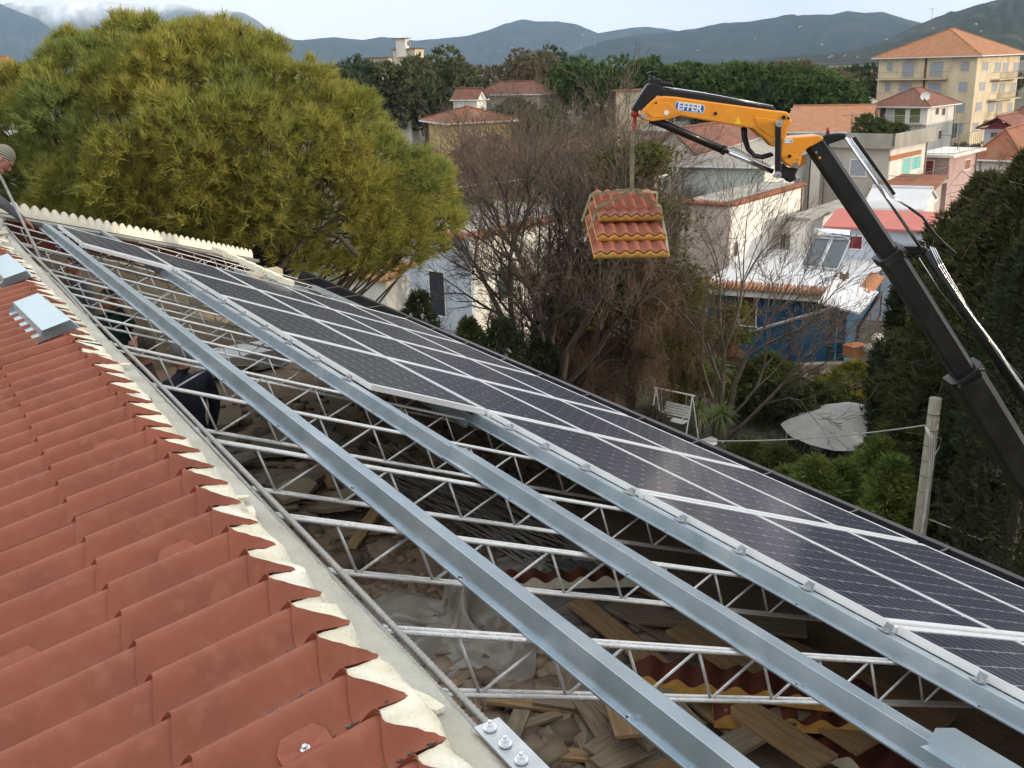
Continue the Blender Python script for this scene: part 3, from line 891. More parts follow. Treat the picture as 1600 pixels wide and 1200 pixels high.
# ================================================================== ATTIC FLOOR
def plank(p, ang, l, w, th, mat, tilt=0.0, name='plank', label='loose weathered plank lying on the attic floor', grp='loose planks on the attic floor', roll=0.0, cat='plank'):
    c = np.array(p, float)
    e1 = np.array([math.cos(ang) * math.cos(tilt), math.sin(ang) * math.cos(tilt), math.sin(tilt)])
    e2 = unit(np.cross(np.array([0, 0, 1.0]), e1)); e3 = np.cross(e1, e2)
    e2, e3 = e2 * math.cos(roll) + e3 * math.sin(roll), e3 * math.cos(roll) - e2 * math.sin(roll)
    g = MB(); g.box((0, 0, 0), l / 2, w / 2, th / 2)
    o = g.build(name, mat, bevel=0.003)
    m = Matrix(((e1[0], e2[0], e3[0], c[0]), (e1[1], e2[1], e3[1], c[1]), (e1[2], e2[2], e3[2], c[2]), (0, 0, 0, 1)))
    o.matrix_world = m
    return setp(o, label, cat, grp)
pp = lambda px, py, up=0.0: pz(px, py, FZ + up)
# long boards under the eave side, seen running away to the right
boards = [((985, 935), (1420, 1180), wood_y), ((940, 930), (1290, 1120), wood_g), ((1010, 915), (1480, 1130), wood_y), ((900, 940), (1180, 1160), wood_y), ((1000, 960), (1260, 985), wood_g),
          ((1060, 980), (1360, 1165), wood_y), ((1120, 1180), (1330, 1060), wood_g), ((1150, 1100), (1290, 1195), wood_y), ((1000, 1060), (1110, 1185), wood_g), ((960, 1080), (985, 1150), wood_y)]
for k, (a, b, m_) in enumerate(boards):
    up = 0.05 + 0.028 * k
    P, Q = pp(*a, up), pp(*b, up)
    v = Q - P
    plank((P + Q) / 2, math.atan2(v[1], v[0]), np.linalg.norm(v), 0.17 + 0.03 * (k % 3), 0.026, m_, tilt=0.02 * math.sin(k * 2), label='long sawn board in the heap under the eave', grp='boards heaped under the eave')
for k in range(40):
    px, py = rnd.uniform(620, 1000), rnd.uniform(1010, 1190)
    if k > 16: px, py = rnd.uniform(400, 640), rnd.uniform(700, 830)
    if k > 30: px, py = rnd.uniform(880, 1060), rnd.uniform(1090, 1200)
    plank(pp(px, py, 0.03 + rnd.uniform(0, 0.10)), rnd.uniform(-0.9, 1.6), rnd.uniform(0.35, 1.1), rnd.uniform(0.07, 0.16), 0.024, rnd.choice([wood_g, wood_g, wood_y]), tilt=rnd.uniform(-.12, .12), roll=rnd.uniform(-.15, .15),
          label=('short plank at the bottom of the frame between the two near purlins' if k > 30 else 'weathered plank in the scatter below the second and third truss') if k > 16 else 'broken plank in the litter below the nearest truss')
# concrete slabs and rubble sheets
for k in range(26):
    px, py = rnd.uniform(330, 620), rnd.uniform(640, 800)
    if k > 14: px, py = rnd.uniform(250, 520), rnd.uniform(455, 600)
    c = pp(px, py, 0.05 + rnd.uniform(0, .12))
    g = MB(); a = rnd.uniform(0, 3)
    ax = np.array([[math.cos(a), math.sin(a), rnd.uniform(-.2, .2)], [-math.sin(a), math.cos(a), rnd.uniform(-.2, .2)], [0, 0, 1]])
    r0 = rnd.uniform(0.12, 0.36)
    n_ = rnd.randint(5, 7)
    pts = [c + r0 * rnd.uniform(.6, 1.1) * (ax[0] * math.cos(w) * 1.3 + ax[1] * math.sin(w)) for w in [2 * math.pi * i / n_ for i in range(n_)]]
    g.extrude(pts, -ax[2] * 0.02, ax[2] * 0.02)
    setp(g.build('rubble_slab', rnd.choice([blockw, conc_dk, wood_g]), loc=c), 'broken pale slab in the rubble on the attic floor', 'rubble', 'broken slabs on the attic floor')
# fine rubble
nR = 2600
PX = np.concatenate([RG.uniform(560, 1100, nR // 2), RG.uniform(330, 900, nR // 2)]); PY = np.concatenate([RG.uniform(960, 1230, nR // 2), RG.uniform(620, 960, nR // 2)])
Cn = np.array([pz(a, b, FZ) for a, b in zip(PX, PY)])
keep = (Cn[:, 0] > RIDX + .1) & (Cn[:, 0] < xw - .5)
Cn = Cn[keep]; sz = RG.gamma(2.0, 0.012, len(Cn)) + 0.006
base8 = np.array([[sx, sy, sz_] for sx in (-1, 1) for sy in (-1, 1) for sz_ in (-0.6, 0.8)])
Vv = Cn[:, None, :] + base8[None] * sz[:, None, None] * RG.uniform(.6, 1.4, (len(Cn), 8, 3))
Fq = np.array([(0, 1, 3, 2), (4, 6, 7, 5), (0, 4, 5, 1), (2, 3, 7, 6), (0, 2, 6, 4), (1, 5, 7, 3)])
Ff = (np.arange(len(Cn)) * 8)[:, None, None] + Fq[None]
setp(np_obj('rubble', Vv.reshape(-1, 3), Ff.reshape(-1, 4), M('rubble', (0.30, 0.23, 0.16), (0.20, 0.15, 0.11), scale=2, rough=0.95, island=0.4)), 'crumbs of mortar and brick on the attic floor', 'rubble', kind='stuff')
# cement heaps
for (px, py, rr, hh, mm) in ((1010, 1165, 0.34, 0.16, M('cement_dust', (0.20, 0.195, 0.185), (0.13, 0.125, 0.12), scale=10, rough=1, bump=1, bscale=30)), (880, 930, 0.5, 0.2, MATS['cement_dust'] if 'cement_dust' in MATS else conc)):
    c = pp(px, py, 0)
    n_ = 22; V = []
    for i in range(n_):
        for j in range(n_):
            u, v = (i / (n_ - 1) * 2 - 1), (j / (n_ - 1) * 2 - 1)
            q = max(0, 1 - u * u - v * v)
            V.append((c[0] + u * rr * 1.3, c[1] + v * rr, FZ - 0.01 + hh * q ** .8 + RG.normal(0, .010) * (q > 0)))
    F = [(i * n_ + j, (i + 1) * n_ + j, (i + 1) * n_ + j + 1, i * n_ + j + 1) for i in range(n_ - 1) for j in range(n_ - 1)]
    setp(np_obj('cement_heap', V, F, MATS['cement_dust'], loc=c, smooth=True), 'grey heap of cement dust %s' % ('among the planks at the frame bottom' if px > 1000 else 'behind the crumpled plastic sheet'), 'heap')
# crumpled plastic sheets
plast = M('plastic_film', (0.62, 0.58, 0.52), (0.46, 0.42, 0.37), scale=5, rough=0.22, translucent=0.25, alpha=0.72, coat=0.5)
def crumple(c, rx, ry, hh, seed, label, mat, n_=64):
    rg = np.random.default_rng(seed); c = np.array(c, float)
    u, v = np.meshgrid(np.linspace(-1, 1, n_), np.linspace(-1, 1, n_))
    z = np.zeros_like(u)
    for o in range(26):
        a = rg.uniform(0, math.pi); fr = rg.uniform(2, 13); ph_ = rg.uniform(0, 6.28)
        s_ = np.sin(fr * (u * math.cos(a) + v * math.sin(a)) + ph_ + 1.5 * np.sin(3 * u + ph_) * np.cos(2.6 * v))
        z += (1 - np.abs(s_)) ** 2.0 * 2.2 / fr
    z = (z - z.min()) / (z.max() - z.min())
    edge = 1 + 0.22 * np.sin(5 * np.arctan2(v, u) + seed) + 0.1 * np.sin(11 * np.arctan2(v, u))
    V = np.stack([c[0] + u * rx * edge + .04 * np.sin(9 * v), c[1] + v * ry * edge + .04 * np.sin(8 * u), c[2] + 0.02 + hh * z * (1.1 - 0.75 * np.maximum(abs(u), abs(v)) ** 2)], 2).reshape(-1, 3)
    F = [(i * n_ + j, i * n_ + j + 1, (i + 1) * n_ + j + 1, (i + 1) * n_ + j) for i in range(n_ - 1) for j in range(n_ - 1)]
    return setp(np_obj('plastic_sheet', V, F, mat, loc=c, smooth=True), label, 'plastic sheet')
crumple(pp(730, 985), 0.85, 0.62, 0.34, 3, 'crumpled clear plastic sheet heaped on the attic floor between trusses', plast)
crumple(pp(860, 905), 0.62, 0.40, 0.24, 6, 'smaller crumpled plastic film beyond the big heap', plast, 44)
# leftover tile-panel offcuts with yellow foam
def tile_offcut(p, ang, ncor, wd, label, tilt=0.0, fm=foam_y):
    c = np.array(p, float)
    n_ = ncor * 12 + 1
    t_ = np.linspace(0, ncor * 0.17, n_); hgt = 0.045 * (0.5 - 0.5 * np.cos(2 * math.pi * t_ / 0.17))
    e1 = np.array([math.cos(ang), math.sin(ang), tilt]); e1 /= np.linalg.norm(e1)
    e2 = np.array([-math.sin(ang), math.cos(ang), 0.0]); e3 = np.cross(e1, e2)
    P = c + e1 * (t_ - ncor * .085)[:, None]
    T0 = P + e3 * (0.05 + hgt)[:, None] - e2 * wd / 2; T1 = T0 + e2 * wd
    B0 = P - e2 * (wd / 2 - 0.0); B1 = P + e2 * wd / 2
    tt = thing('tile_panel_offcut', label, 'offcut', c)
    np_obj('tile_sheet', np.concatenate([T0, T1]), [(j, j + 1, n_ + j + 1, n_ + j) for j in range(n_ - 1)], M('tile_old', (0.15, 0.038, 0.022), (0.10, 0.028, 0.018), scale=6, rough=.6), tt, smooth=True)
    F = [(j, n_ + j, n_ + j + 1, j + 1) for j in range(n_ - 1)] + [(2 * n_ + j, 2 * n_ + j + 1, 3 * n_ + j + 1, 3 * n_ + j) for j in range(n_ - 1)]
    F += [(0, n_ + 0, 3 * n_, 2 * n_), (n_ - 1, 2 * n_ - 1, 4 * n_ - 1, 3 * n_ - 1)]
    np_obj('foam_core', np.concatenate([T0 - e3 * .002, B0, T1 - e3 * .002, B1]), F, fm, tt)
v = pp(1330, 1100) - pp(1040, 1065)
tile_offcut((pp(1110, 1075, .26) + pp(1240, 1085, .26)) / 2, math.atan2(v[1], v[0]), 8, 0.22, 'narrow tile panel offcut with yellow foam lying on the boards')
tile_offcut(pp(1255, 1128, .16), math.atan2(v[1], v[0]) + .12, 6, 0.20, 'tile panel strip with yellow foam nearest the bare purlin')
tile_offcut(pp(890, 912, .2), math.atan2(v[1], v[0]) + .25, 6, 0.14, 'pale foam offcut with wavy edge beside the cement heap', fm=foam)
tile_offcut(pp(1345, 1185, .05), math.atan2(v[1], v[0]) - .5, 5, 0.3, 'cream foam offcut with wavy edge at the bottom of the frame', fm=foam)
# dark wire and bars bundled under the trusses
for k in range(26):
    a = pp(600 + rnd.uniform(-40, 60), 690 + rnd.uniform(0, 60), 0.12 + rnd.uniform(0, .15)); b = pp(900 + rnd.uniform(-80, 60), 850 + rnd.uniform(-10, 60), 0.1 + rnd.uniform(0, .15))
    g = MB(); g.tube([a, (a + b) / 2 + np.array([0, 0, rnd.uniform(-.03, .08)]), b], 0.007, 5)
    setp(g.build('steel_bar', rebar_m, loc=a, smooth=True), 'thin dark steel bar in the bundle on the attic floor', 'steel bar', 'bundle of steel bars in the attic')
# light boxes / sheets farther in
g = MB(); c = pp(375, 560, 0.15); g.box(c, 0.55, 0.3, 0.12); setp(g.build('foam_board', M('pale_board', (0.62, 0.66, 0.66), (0.5, 0.54, 0.55), rough=0.7), loc=c, bevel=0.01), 'pale grey insulation board on the far attic floor', 'board')
g = MB(); c = pp(345, 470, 0.25); g.box(c, 0.9, 0.5, 0.02, np.array([[1, .1, .15], [-.1, 1, 0], [-.15, 0, 1]])); setp(g.build('plywood_sheet', wood_y, loc=c), 'tilted tan plywood sheet far inside the attic', 'plywood')
# red hoist frame at the far left of the attic
c = pp(88, 470, 0)
c = pz(92, 455, FZ + 0.9); c[2] = FZ
ho = thing('hoist_frame', 'red painted hoist frame standing in the attic behind the trusses', 'hoist', c)
for dx in (-0.16, 0.16):
    g = MB(); g.tube([c + [dx, 0, 0], c + [dx, 0, 1.15], c + [dx * 0.6, 0, 1.34]], 0.04, 8); g.build('upright', red_p, ho, smooth=True)
g = MB(); g.tube([c + [-.16, 0, 1.15], c + [-.05, 0, 1.36], c + [.05, 0, 1.36], c + [.16, 0, 1.15]], 0.03, 8); g.build('handle', red_p, ho, smooth=True)
g = MB(); g.box(c + [0, 0, 0.95], 0.2, 0.1, 0.16); g.build('motor_box', red_p, ho, bevel=0.03)

# ================================================================== PEOPLE
def person(name_label, foot, face_ang, pose, cloth, trousers, hair=None, hat=None, h=1.74, cat='person'):
    """foot: ground point; face_ang: heading (world, radians); pose: dict of joint overrides in body frame (x right, y forward, z up)."""
    k = h / 1.74
    J = {'pelvis': (0, 0, .93), 'waist': (0, .0, 1.06), 'chest': (0, .01, 1.27), 'neck': (0, 0, 1.47), 'neck2': (0, 0.01, 1.53), 'head': (0, .035, 1.62), 'crown': (0, .025, 1.69),
         'shl': (-.18, 0, 1.41), 'ell': (-.24, -.02, 1.14), 'wrl': (-.25, .08, .90), 'hal': (-.25, .12, .82),
         'shr': (.18, 0, 1.41), 'elr': (.24, -.02, 1.14), 'wrr': (.25, .08, .90), 'har': (.25, .12, .82),
         'hil': (-.10, 0, .90), 'knl': (-.11, .03, .50), 'anl': (-.11, 0, .09), 'tol': (-.12, .16, .04),
         'hir': (.10, 0, .90), 'knr': (.11, .03, .50), 'anr': (.11, 0, .09), 'tor': (.12, .16, .04)}
    Rd = {'pelvis': .15, 'waist': .135, 'chest': .16, 'neck': .062, 'neck2': .058, 'head': .092, 'crown': .078, 'shl': .075, 'ell': .052, 'wrl': .036, 'hal': .034,
          'shr': .075, 'elr': .052, 'wrr': .036, 'har': .034, 'hil': .10, 'knl': .068, 'anl': .05, 'tol': .04, 'hir': .10, 'knr': .068, 'anr': .05, 'tor': .04}
    pose = dict(pose); look = pose.pop('look', (0, 1, 0))
    J.update(pose)
    E_ = [('pelvis', 'waist'), ('waist', 'chest'), ('chest', 'neck'), ('neck', 'neck2'), ('neck2', 'head'), ('head', 'crown'), ('chest', 'shl'), ('shl', 'ell'), ('ell', 'wrl'), ('wrl', 'hal'),
          ('chest', 'shr'), ('shr', 'elr'), ('elr', 'wrr'), ('wrr', 'har'), ('pelvis', 'hil'), ('hil', 'knl'), ('knl', 'anl'), ('anl', 'tol'), ('pelvis', 'hir'), ('hir', 'knr'), ('knr', 'anr'), ('anr', 'tor')]
    names = list(J)
    hands = {}
    V = [J[n] for n in names]; Rr = [Rd[n] for n in names]; ed = [(names.index(a), names.index(b)) for a, b in E_]
    # fingers rooted in each palm
    for sd in 'lr':
        w = np.array(J['wr' + sd]); p = np.array(J['ha' + sd]); d = unit(p - w)
        side = unit(np.cross(d, np.array([0, 0.3, 1.0]))); nrm = np.cross(d, side)
        for q in range(4):
            off = side * (q - 1.5) * 0.019
            a = p + d * .028 + off; b = a + d * (.034 - abs(q - 1.4) * .004) + nrm * .008; c = b + d * .018 + nrm * .022
            i = len(V); V += [tuple(a), tuple(b), tuple(c)]; Rr += [.0095, .009, .008]; ed += [(names.index('ha' + sd), i), (i, i + 1), (i + 1, i + 2)]
            names += ['fin', 'fin', 'fin']
        a = p - d * .012 - side * .036; b = a + d * .035 - side * .010 + nrm * .012
        i = len(V); V += [tuple(a), tuple(b)]; Rr += [.011, .009]; ed += [(names.index('ha' + sd), i), (i, i + 1)]; names += ['fin', 'fin']
    ca_, sa_ = math.cos(face_ang - math.pi / 2), math.sin(face_ang - math.pi / 2)
    def tw(v):
        v = np.array(v) * k
        return np.array([v[0] * ca_ - v[1] * sa_, v[0] * sa_ + v[1] * ca_, v[2]])
    me = bpy.data.meshes.new('person')
    me.from_pydata([tuple(tw(v)) for v in V], ed, [])
    tmp = bpy.data.objects.new('tmp_person', me); COL.objects.link(tmp)
    sk = tmp.modifiers.new('skin', 'SKIN'); sk.branch_smoothing = 0.4
    for i, r in enumerate(Rr):
        me.skin_vertices[0].data[i].radius = (r * k, r * k)
        me.skin_vertices[0].data[i].use_root = (i == 0)
    sb = tmp.modifiers.new('sub', 'SUBSURF'); sb.levels = 2; sb.render_levels = 2
    dg = bpy.context.evaluated_depsgraph_get()
    m2 = bpy.data.meshes.new_from_object(tmp.evaluated_get(dg))
    bpy.data.objects.remove(tmp); bpy.data.meshes.remove(me)
    n_ = len(m2.vertices); co = np.zeros(n_ * 3, np.float32); m2.vertices.foreach_get('co', co); co = co.reshape(-1, 3)
    jp = np.array([tw(v) for v in V])
    reg = {'neck2': 0, 'head': 0, 'crown': 0, 'hal': 0, 'har': 0, 'fin': 0, 'pelvis': 2, 'hil': 2, 'hir': 2, 'knl': 2, 'knr': 2, 'anl': 3, 'anr': 3, 'tol': 3, 'tor': 3}
    rid = np.array([reg.get(n, 1) for n in names])
    m2.materials.clear()
    for m in (skin_m, cloth, trousers, M('boots', (0.05, 0.04, 0.03), rough=0.7)): m2.materials.append(m)
    pc = np.zeros(len(m2.polygons) * 3, np.float32); m2.polygons.foreach_get('center', pc); pc = pc.reshape(-1, 3)
    near = ((pc[:, None] - jp[None]) ** 2).sum(2).argmin(1)
    m2.polygons.foreach_set('material_index', rid[near].astype(np.int32)); m2.polygons.foreach_set('use_smooth', np.ones(len(m2.polygons), bool))
    foot = np.array(foot, float)
    root = thing('person', name_label, cat, foot)
    body = link('body', m2, root)
    # head details
    hc = np.array(J['head']); hu = unit(np.array(J['crown']) - np.array(J['neck2'])); fw = np.array(look, float); fw = unit(fw - hu * (fw @ hu)); rt = np.cross(fw, hu)
    def hb(f, r, u): return tw(hc + fw * f + rt * r + hu * u)
    g = MB(); g.v = []
    ax = [tw(v / k) for v in (rt, fw, hu)]
    def ell(c, a, b, c2, nu=12, nv=9):
        b0 = len(g.v); g.ball((0, 0, 0), 1, nu, nv)
        for i in range(b0, len(g.v)):
            v = g.v[i]; g.v[i] = tuple(c + ax[0] * v[0] * a * k + ax[1] * v[1] * b * k + ax[2] * v[2] * c2 * k)
    ell(hb(.012, 0, .0), .076, .094, .115)
    ell(hb(.098, 0, -.012), .014, .024, .026); ell(hb(.07, 0, -.078), .045, .035, .030)
    for sg in (-1, 1):
        ell(hb(.0, sg * .08, -.01), .014, .026, .034)
        ell(hb(.082, sg * .033, .038), .026, .016, .010)
    V_ = [tuple(np.array(v) + foot) for v in g.v]; g.v = V_
    face = g.build('face', skin_m, root, smooth=True)
    g = MB()
    for sg in (-1, 1): ell(hb(.100, sg * .033, .018), .013, .006, .007, 8, 5)
    ell(hb(.098, 0, -.055), .024, .008, .005, 8, 5)
    g.v = [tuple(np.array(v) + foot) for v in g.v]; g.build('eyes_and_mouth', M('dark_feature', (0.06, 0.03, 0.025), rough=0.5), face, smooth=True)
    if hair is not None:
        g = MB(); ell(hb(-.018, 0, .030), .086, .098, .104, 14, 10)
        g.v = [tuple(np.array(v) + foot + RG.normal(0, .0025, 3)) for v in g.v]
        g.build('hair', hair, root, smooth=True)
    if hat is not None:
        g = MB(); ell(hb(-.022, 0, .05), .094, .108, .100, 20, 16)
        g.v = [tuple(np.array(v) + foot) for v in g.v]
        g.build('beanie', hat, root, smooth=True)
    return root
def M_cloth(name, c):
    return M(name, c, tuple(x * .7 for x in c), scale=9, rough=0.9, bump=0.5, bscale=22)
navy = M_cloth('cloth_navy', (0.012, 0.015, 0.03)); maroon = M_cloth('cloth_maroon', (0.055, 0.016, 0.022)); greyc = M_cloth('cloth_grey', (0.15, 0.145, 0.17)); greenc = M_cloth('cloth_green', (0.012, 0.055, 0.035)); jeans = M_cloth('cloth_dark', (0.03, 0.032, 0.04))
hair_g = M('hair_grey', (0.30, 0.29, 0.28), (0.18, 0.175, 0.17), scale=60, rough=0.9, bump=0.8, bscale=120); hair_d = M('hair_dark', (0.04, 0.03, 0.022), (0.07, 0.05, 0.04), scale=60, rough=0.9, bump=0.8, bscale=120)
def foot_at(px, py, zhead):
    p = pz(px, py, zhead); return np.array([p[0], p[1], zhead - 1.62])
hz_ = FZ + 1.62
f1 = foot_at(225, 548, hz_ + .02); person('man in maroon jacket looking up at the trusses, face in profile', f1, math.pi * .98, {'head': (0, .02, 1.62), 'crown': (0, -.025, 1.685), 'look': (0, .8, .6), 'elr': (.26, .12, 1.16), 'wrr': (.2, .34, 1.2), 'har': (.19, .42, 1.23)}, maroon, jeans, hair=hair_d, h=1.76)
f2 = foot_at(279, 548, hz_ + .02) + [0.0, -.12, 0]; person('grey haired man in dark navy jacket seen from behind under the trusses', f2, math.pi * .62, {}, navy, navy, hair=hair_g, h=1.74)
f3 = foot_at(172, 462, hz_ - .02); person('man in green vest bending his head beside the inner wall', f3, math.pi * 1.25, {'ell': (-.30, .14, 1.36), 'wrl': (-.30, .30, 1.58), 'hal': (-.30, .34, 1.67), 'head': (0, .06, 1.61)}, greenc, greyc, hair=hair_d, h=1.70)
f4 = foot_at(118, 410, hz_ - .02); person('man in grey sweater farthest inside the attic', f4, math.pi * 1.1, {}, greyc, jeans, hair=hair_d, h=1.70)
# man with striped beanie leaning over the ridge at the left edge of the picture
bn = bpy.data.materials.new('beanie_stripes'); bn.use_nodes = True
t = bn.node_tree; p = t.nodes['Principled BSDF']; p.inputs['Roughness'].default_value = 0.95
tcn = t.nodes.new('ShaderNodeTexCoord'); wv = t.nodes.new('ShaderNodeTexWave'); wv.bands_direction = 'Z'; wv.inputs['Scale'].default_value = 16; wv.inputs['Distortion'].default_value = 0.3
mpn = t.nodes.new('ShaderNodeMapping'); mpn.inputs['Rotation'].default_value = (0.5, -0.5, 0)
rp = t.nodes.new('ShaderNodeValToRGB'); rp.color_ramp.elements[0].position = .42; rp.color_ramp.elements[1].position = .58
rp.color_ramp.elements[0].color = (0.06, 0.055, 0.045, 1); rp.color_ramp.elements[1].color = (0.42, 0.39, 0.28, 1)
t.links.new(tcn.outputs['Object'], mpn.inputs['Vector']); t.links.new(mpn.outputs['Vector'], wv.inputs['Vector']); t.links.new(wv.outputs['Fac'], rp.inputs['Fac']); t.links.new(rp.outputs['Color'], p.inputs['Base Color'])
hd = pd(6, 250, 9.9)
fz = TP(-0.3, hd[1], 0.05)[2]
hh = hd[2] - fz
f6 = np.array([hd[0] - 0.95, hd[1] - 0.05, TP(hd[0] - 0.95, 0, 0.05)[2]])
zz = hd[2] - f6[2]
person('man in striped beanie leaning over the ridge at the left picture edge', f6, 0.05, {
    'pelvis': (0, .10, .78), 'waist': (0, .26, .88), 'chest': (0, .50, zz - .26), 'neck': (0, .74, zz - .12), 'neck2': (0, .82, zz - .07), 'head': (0, .93, zz), 'crown': (0, 1.0, zz + .055), 'look': (0.35, .55, -.75),
    'shl': (-.17, .64, zz - .20), 'shr': (.17, .64, zz - .20), 'elr': (.30, .82, zz - .36), 'wrr': (.30, .96, zz - .52), 'har': (.30, 1.02, zz - .58), 'ell': (-.25, .8, zz - .38), 'wrl': (-.22, .98, zz - .50), 'hal': (-.22, 1.03, zz - .55),
    'hil': (-.10, .10, .76), 'hir': (.10, .10, .76), 'knl': (-.11, .28, .42), 'knr': (.11, .28, .42), 'anl': (-.11, .02, .09), 'anr': (.11, .02, .09), 'tol': (-.12, .18, .05), 'tor': (.12, .18, .05)}, greyc, jeans, hat=bn, h=1.74)
# long dark rod he holds, reaching down to the trusses
a, b = pd(-6, 262, 9.8), pz(112, 512, RIDZ - 0.85)
g = MB(); g.tube([a, a * .66 + b * .34 + np.array([0, 0, .03]), b], 0.014, 8)
setp(g.build('steel_rod', rebar_m, loc=b, smooth=True), 'long dark rod reaching from the beanie man down through the trusses', 'rod')

# ================================================================== LORRY CRANE
CD = 13.0
DEP = np.array([FW[0], FW[1], 0.0])
crane = thing('lorry_crane', 'yellow and black folding lorry crane arm reaching across the garden', 'crane', (0, 0, 0))
cb = pd(1830, 1180, CD); crane.location = (cb[0], cb[1], 0)
c3 = lambda X, Y: pd(960 + X / 4, 100 + Y / 4, CD)
c4 = lambda X, Y: pd(1260 + X / 4.706, 180 + Y / 4.706, CD)
c5 = lambda X, Y: pd(1300 + X / 5.333, 380 + Y / 5.333, CD)
def ext(name, pts, w, mat, parent=crane, off=0.0, bevel=0.012):
    g = MB(); g.extrude(pts[::-1], DEP * (off - w), DEP * (off + w)); return g.build(name, mat, parent, bevel=bevel)
def tb(name, pts, r, mat, parent=crane, off=0.0, n=12):
    g = MB(); g.tube([p + DEP * off for p in pts], r, n); return g.build(name, mat, parent, smooth=True)
jib = ext('jib', [c3(*p) for p in [(155, 312), (165, 285), (205, 245), (252, 204), (300, 198), (370, 203), (1000, 290), (1060, 296), (1078, 312), (1092, 360), (1066, 404), (1056, 470), (1018, 520), (975, 512), (930, 465), (850, 402), (780, 388), (400, 322), (372, 330), (330, 343), (230, 356), (180, 350), (158, 332)]], 0.13, yel, bevel=0.018)
# raised plates, pins, holes on the jib
for (x, y, r, m) in ((172, 322, 15, chrome), (314, 300, 16, white_p), (618, 306, 11, blackp), (1040, 330, 13, blackp), (250, 240, 7, blackp), (972, 478, 9, chrome), (1070, 335, 8, blackp)):
    p = c3(x, y); g = MB(); g.tube([p - DEP * .128, p - DEP * .142], r / 4 * ppx(CD), 16); g.build('pin', m, jib)
for pl in ([(860, 330), (990, 345), (1000, 440), (960, 450), (880, 390)], [(190, 300), (250, 240), (330, 240), (400, 300), (330, 325), (230, 335)]):
    g = MB(); g.extrude([c3(*p) for p in pl][::-1], -DEP * .139, -DEP * .12); g.build('reinforcing_plate', yel, jib, bevel=0.004)
elbow = ext('elbow_link', [c3(*p) for p in [(1030, 458), (1255, 440), (1282, 448), (1290, 466), (1240, 495), (1190, 520), (1158, 555), (1150, 600), (1142, 630), (1115, 648), (1085, 638), (1045, 610), (1018, 570)]], 0.14, yel, bevel=0.018)
for (x, y, r, m) in ((1075, 570, 11, blackp), (1112, 625, 20, chrome), (1125, 590, 6, chrome)):
    p = c3(x, y); g = MB(); g.tube([p - DEP * .138, p - DEP * .155], r / 4 * ppx(CD), 16); g.build('pin', m, elbow)
ext('elbow_rear_plate', [c3(*p) for p in [(1150, 560), (1195, 575), (1200, 625), (1160, 650), (1120, 640)]], 0.06, yel, off=0.08)
# stickers and lettering
def flat(name, pts, mat, parent, off):
    g = MB(); g.extrude(pts[::-1], DEP * (off - .0015), DEP * off); return g.build(name, mat, parent)
ang_l = (0.128)
def rrect(cx, cy, hw, hh, n=6):
    ca, sa = math.cos(ang_l), math.sin(ang_l); o = []
    r = hh * .75
    for (sx, sy, a0) in ((1, 1, 0), (-1, 1, 90), (-1, -1, 180), (1, -1, 270)):
        for i in range(n + 1):
            a = rad(a0 + 90 * i / n); u = sx * (hw - r) + r * math.cos(a); v = sy * (hh - r) + r * math.sin(a)
            o.append(c3(cx + u * ca - v * sa, cy + u * sa + v * ca))
    return o
flat('logo_plate_border', rrect(459, 269, 92, 28), white_p, jib, -0.1325)
flat('logo_plate', rrect(459, 269, 88, 24), navy_l, jib, -0.1345)
def letters(txt, cx, cy, size, mat, parent, name, off, angle, bold=0.0):
    cu = bpy.data.curves.new('tmp_text', 'FONT'); cu.body = txt; cu.align_x = 'CENTER'; cu.align_y = 'CENTER'; cu.size = 1; cu.extrude = 0.02; cu.offset = bold; cu.fill_mode = 'BOTH'
    to = bpy.data.objects.new('tmp_text', cu); COL.objects.link(to); bpy.context.view_layer.update()
    me = bpy.data.meshes.new_from_object(to.evaluated_get(bpy.context.evaluated_depsgraph_get()))
    bpy.data.objects.remove(to)
    c = c3(cx, cy); ux = unit(c3(cx + 50 * math.cos(angle), cy + 50 * math.sin(angle)) - c)
    uy = unit(np.cross(ux, DEP)); 
    if uy[2] < 0: uy = -uy
    n_ = len(me.vertices); co = np.zeros(n_ * 3, np.float32); me.vertices.foreach_get('co', co); co = co.reshape(-1, 3)
    w = co[:, 0].max() - co[:, 0].min(); sc_ = size / w
    Wd = c + DEP * off + co[:, 0:1] * sc_ * ux + co[:, 1:2] * sc_ * uy - DEP * (co[:, 2:3] * .02)
    me.vertices.foreach_set('co', (Wd - world_of(parent)).astype(np.float32).ravel()); me.materials.clear(); me.materials.append(mat); me.update()
    return link(name, me, parent)
letters('EFFER', 459, 269, 155 / 4 * ppx(CD), white_p, jib, 'lettering', -0.1372, ang_l, bold=0.03)
flat('warning_sticker', [c3(735, 372), (c3(760, 325)), c3(778, 374)], M('sticker_yellow', (0.85, 0.55, 0.02), (0.8, 0.5, 0.02)), jib, -0.132)
flat('approval_sticker', [c3(1045, 462), c3(1096, 462), c3(1096, 488), c3(1045, 490)], M('sticker_pale', (0.62, 0.72, 0.75), (0.56, 0.66, 0.7)), elbow, -0.1425)
letters('CE', 1083, 476, 20 / 4 * ppx(CD), blackp, elbow, 'lettering', -0.1448, 0.0)
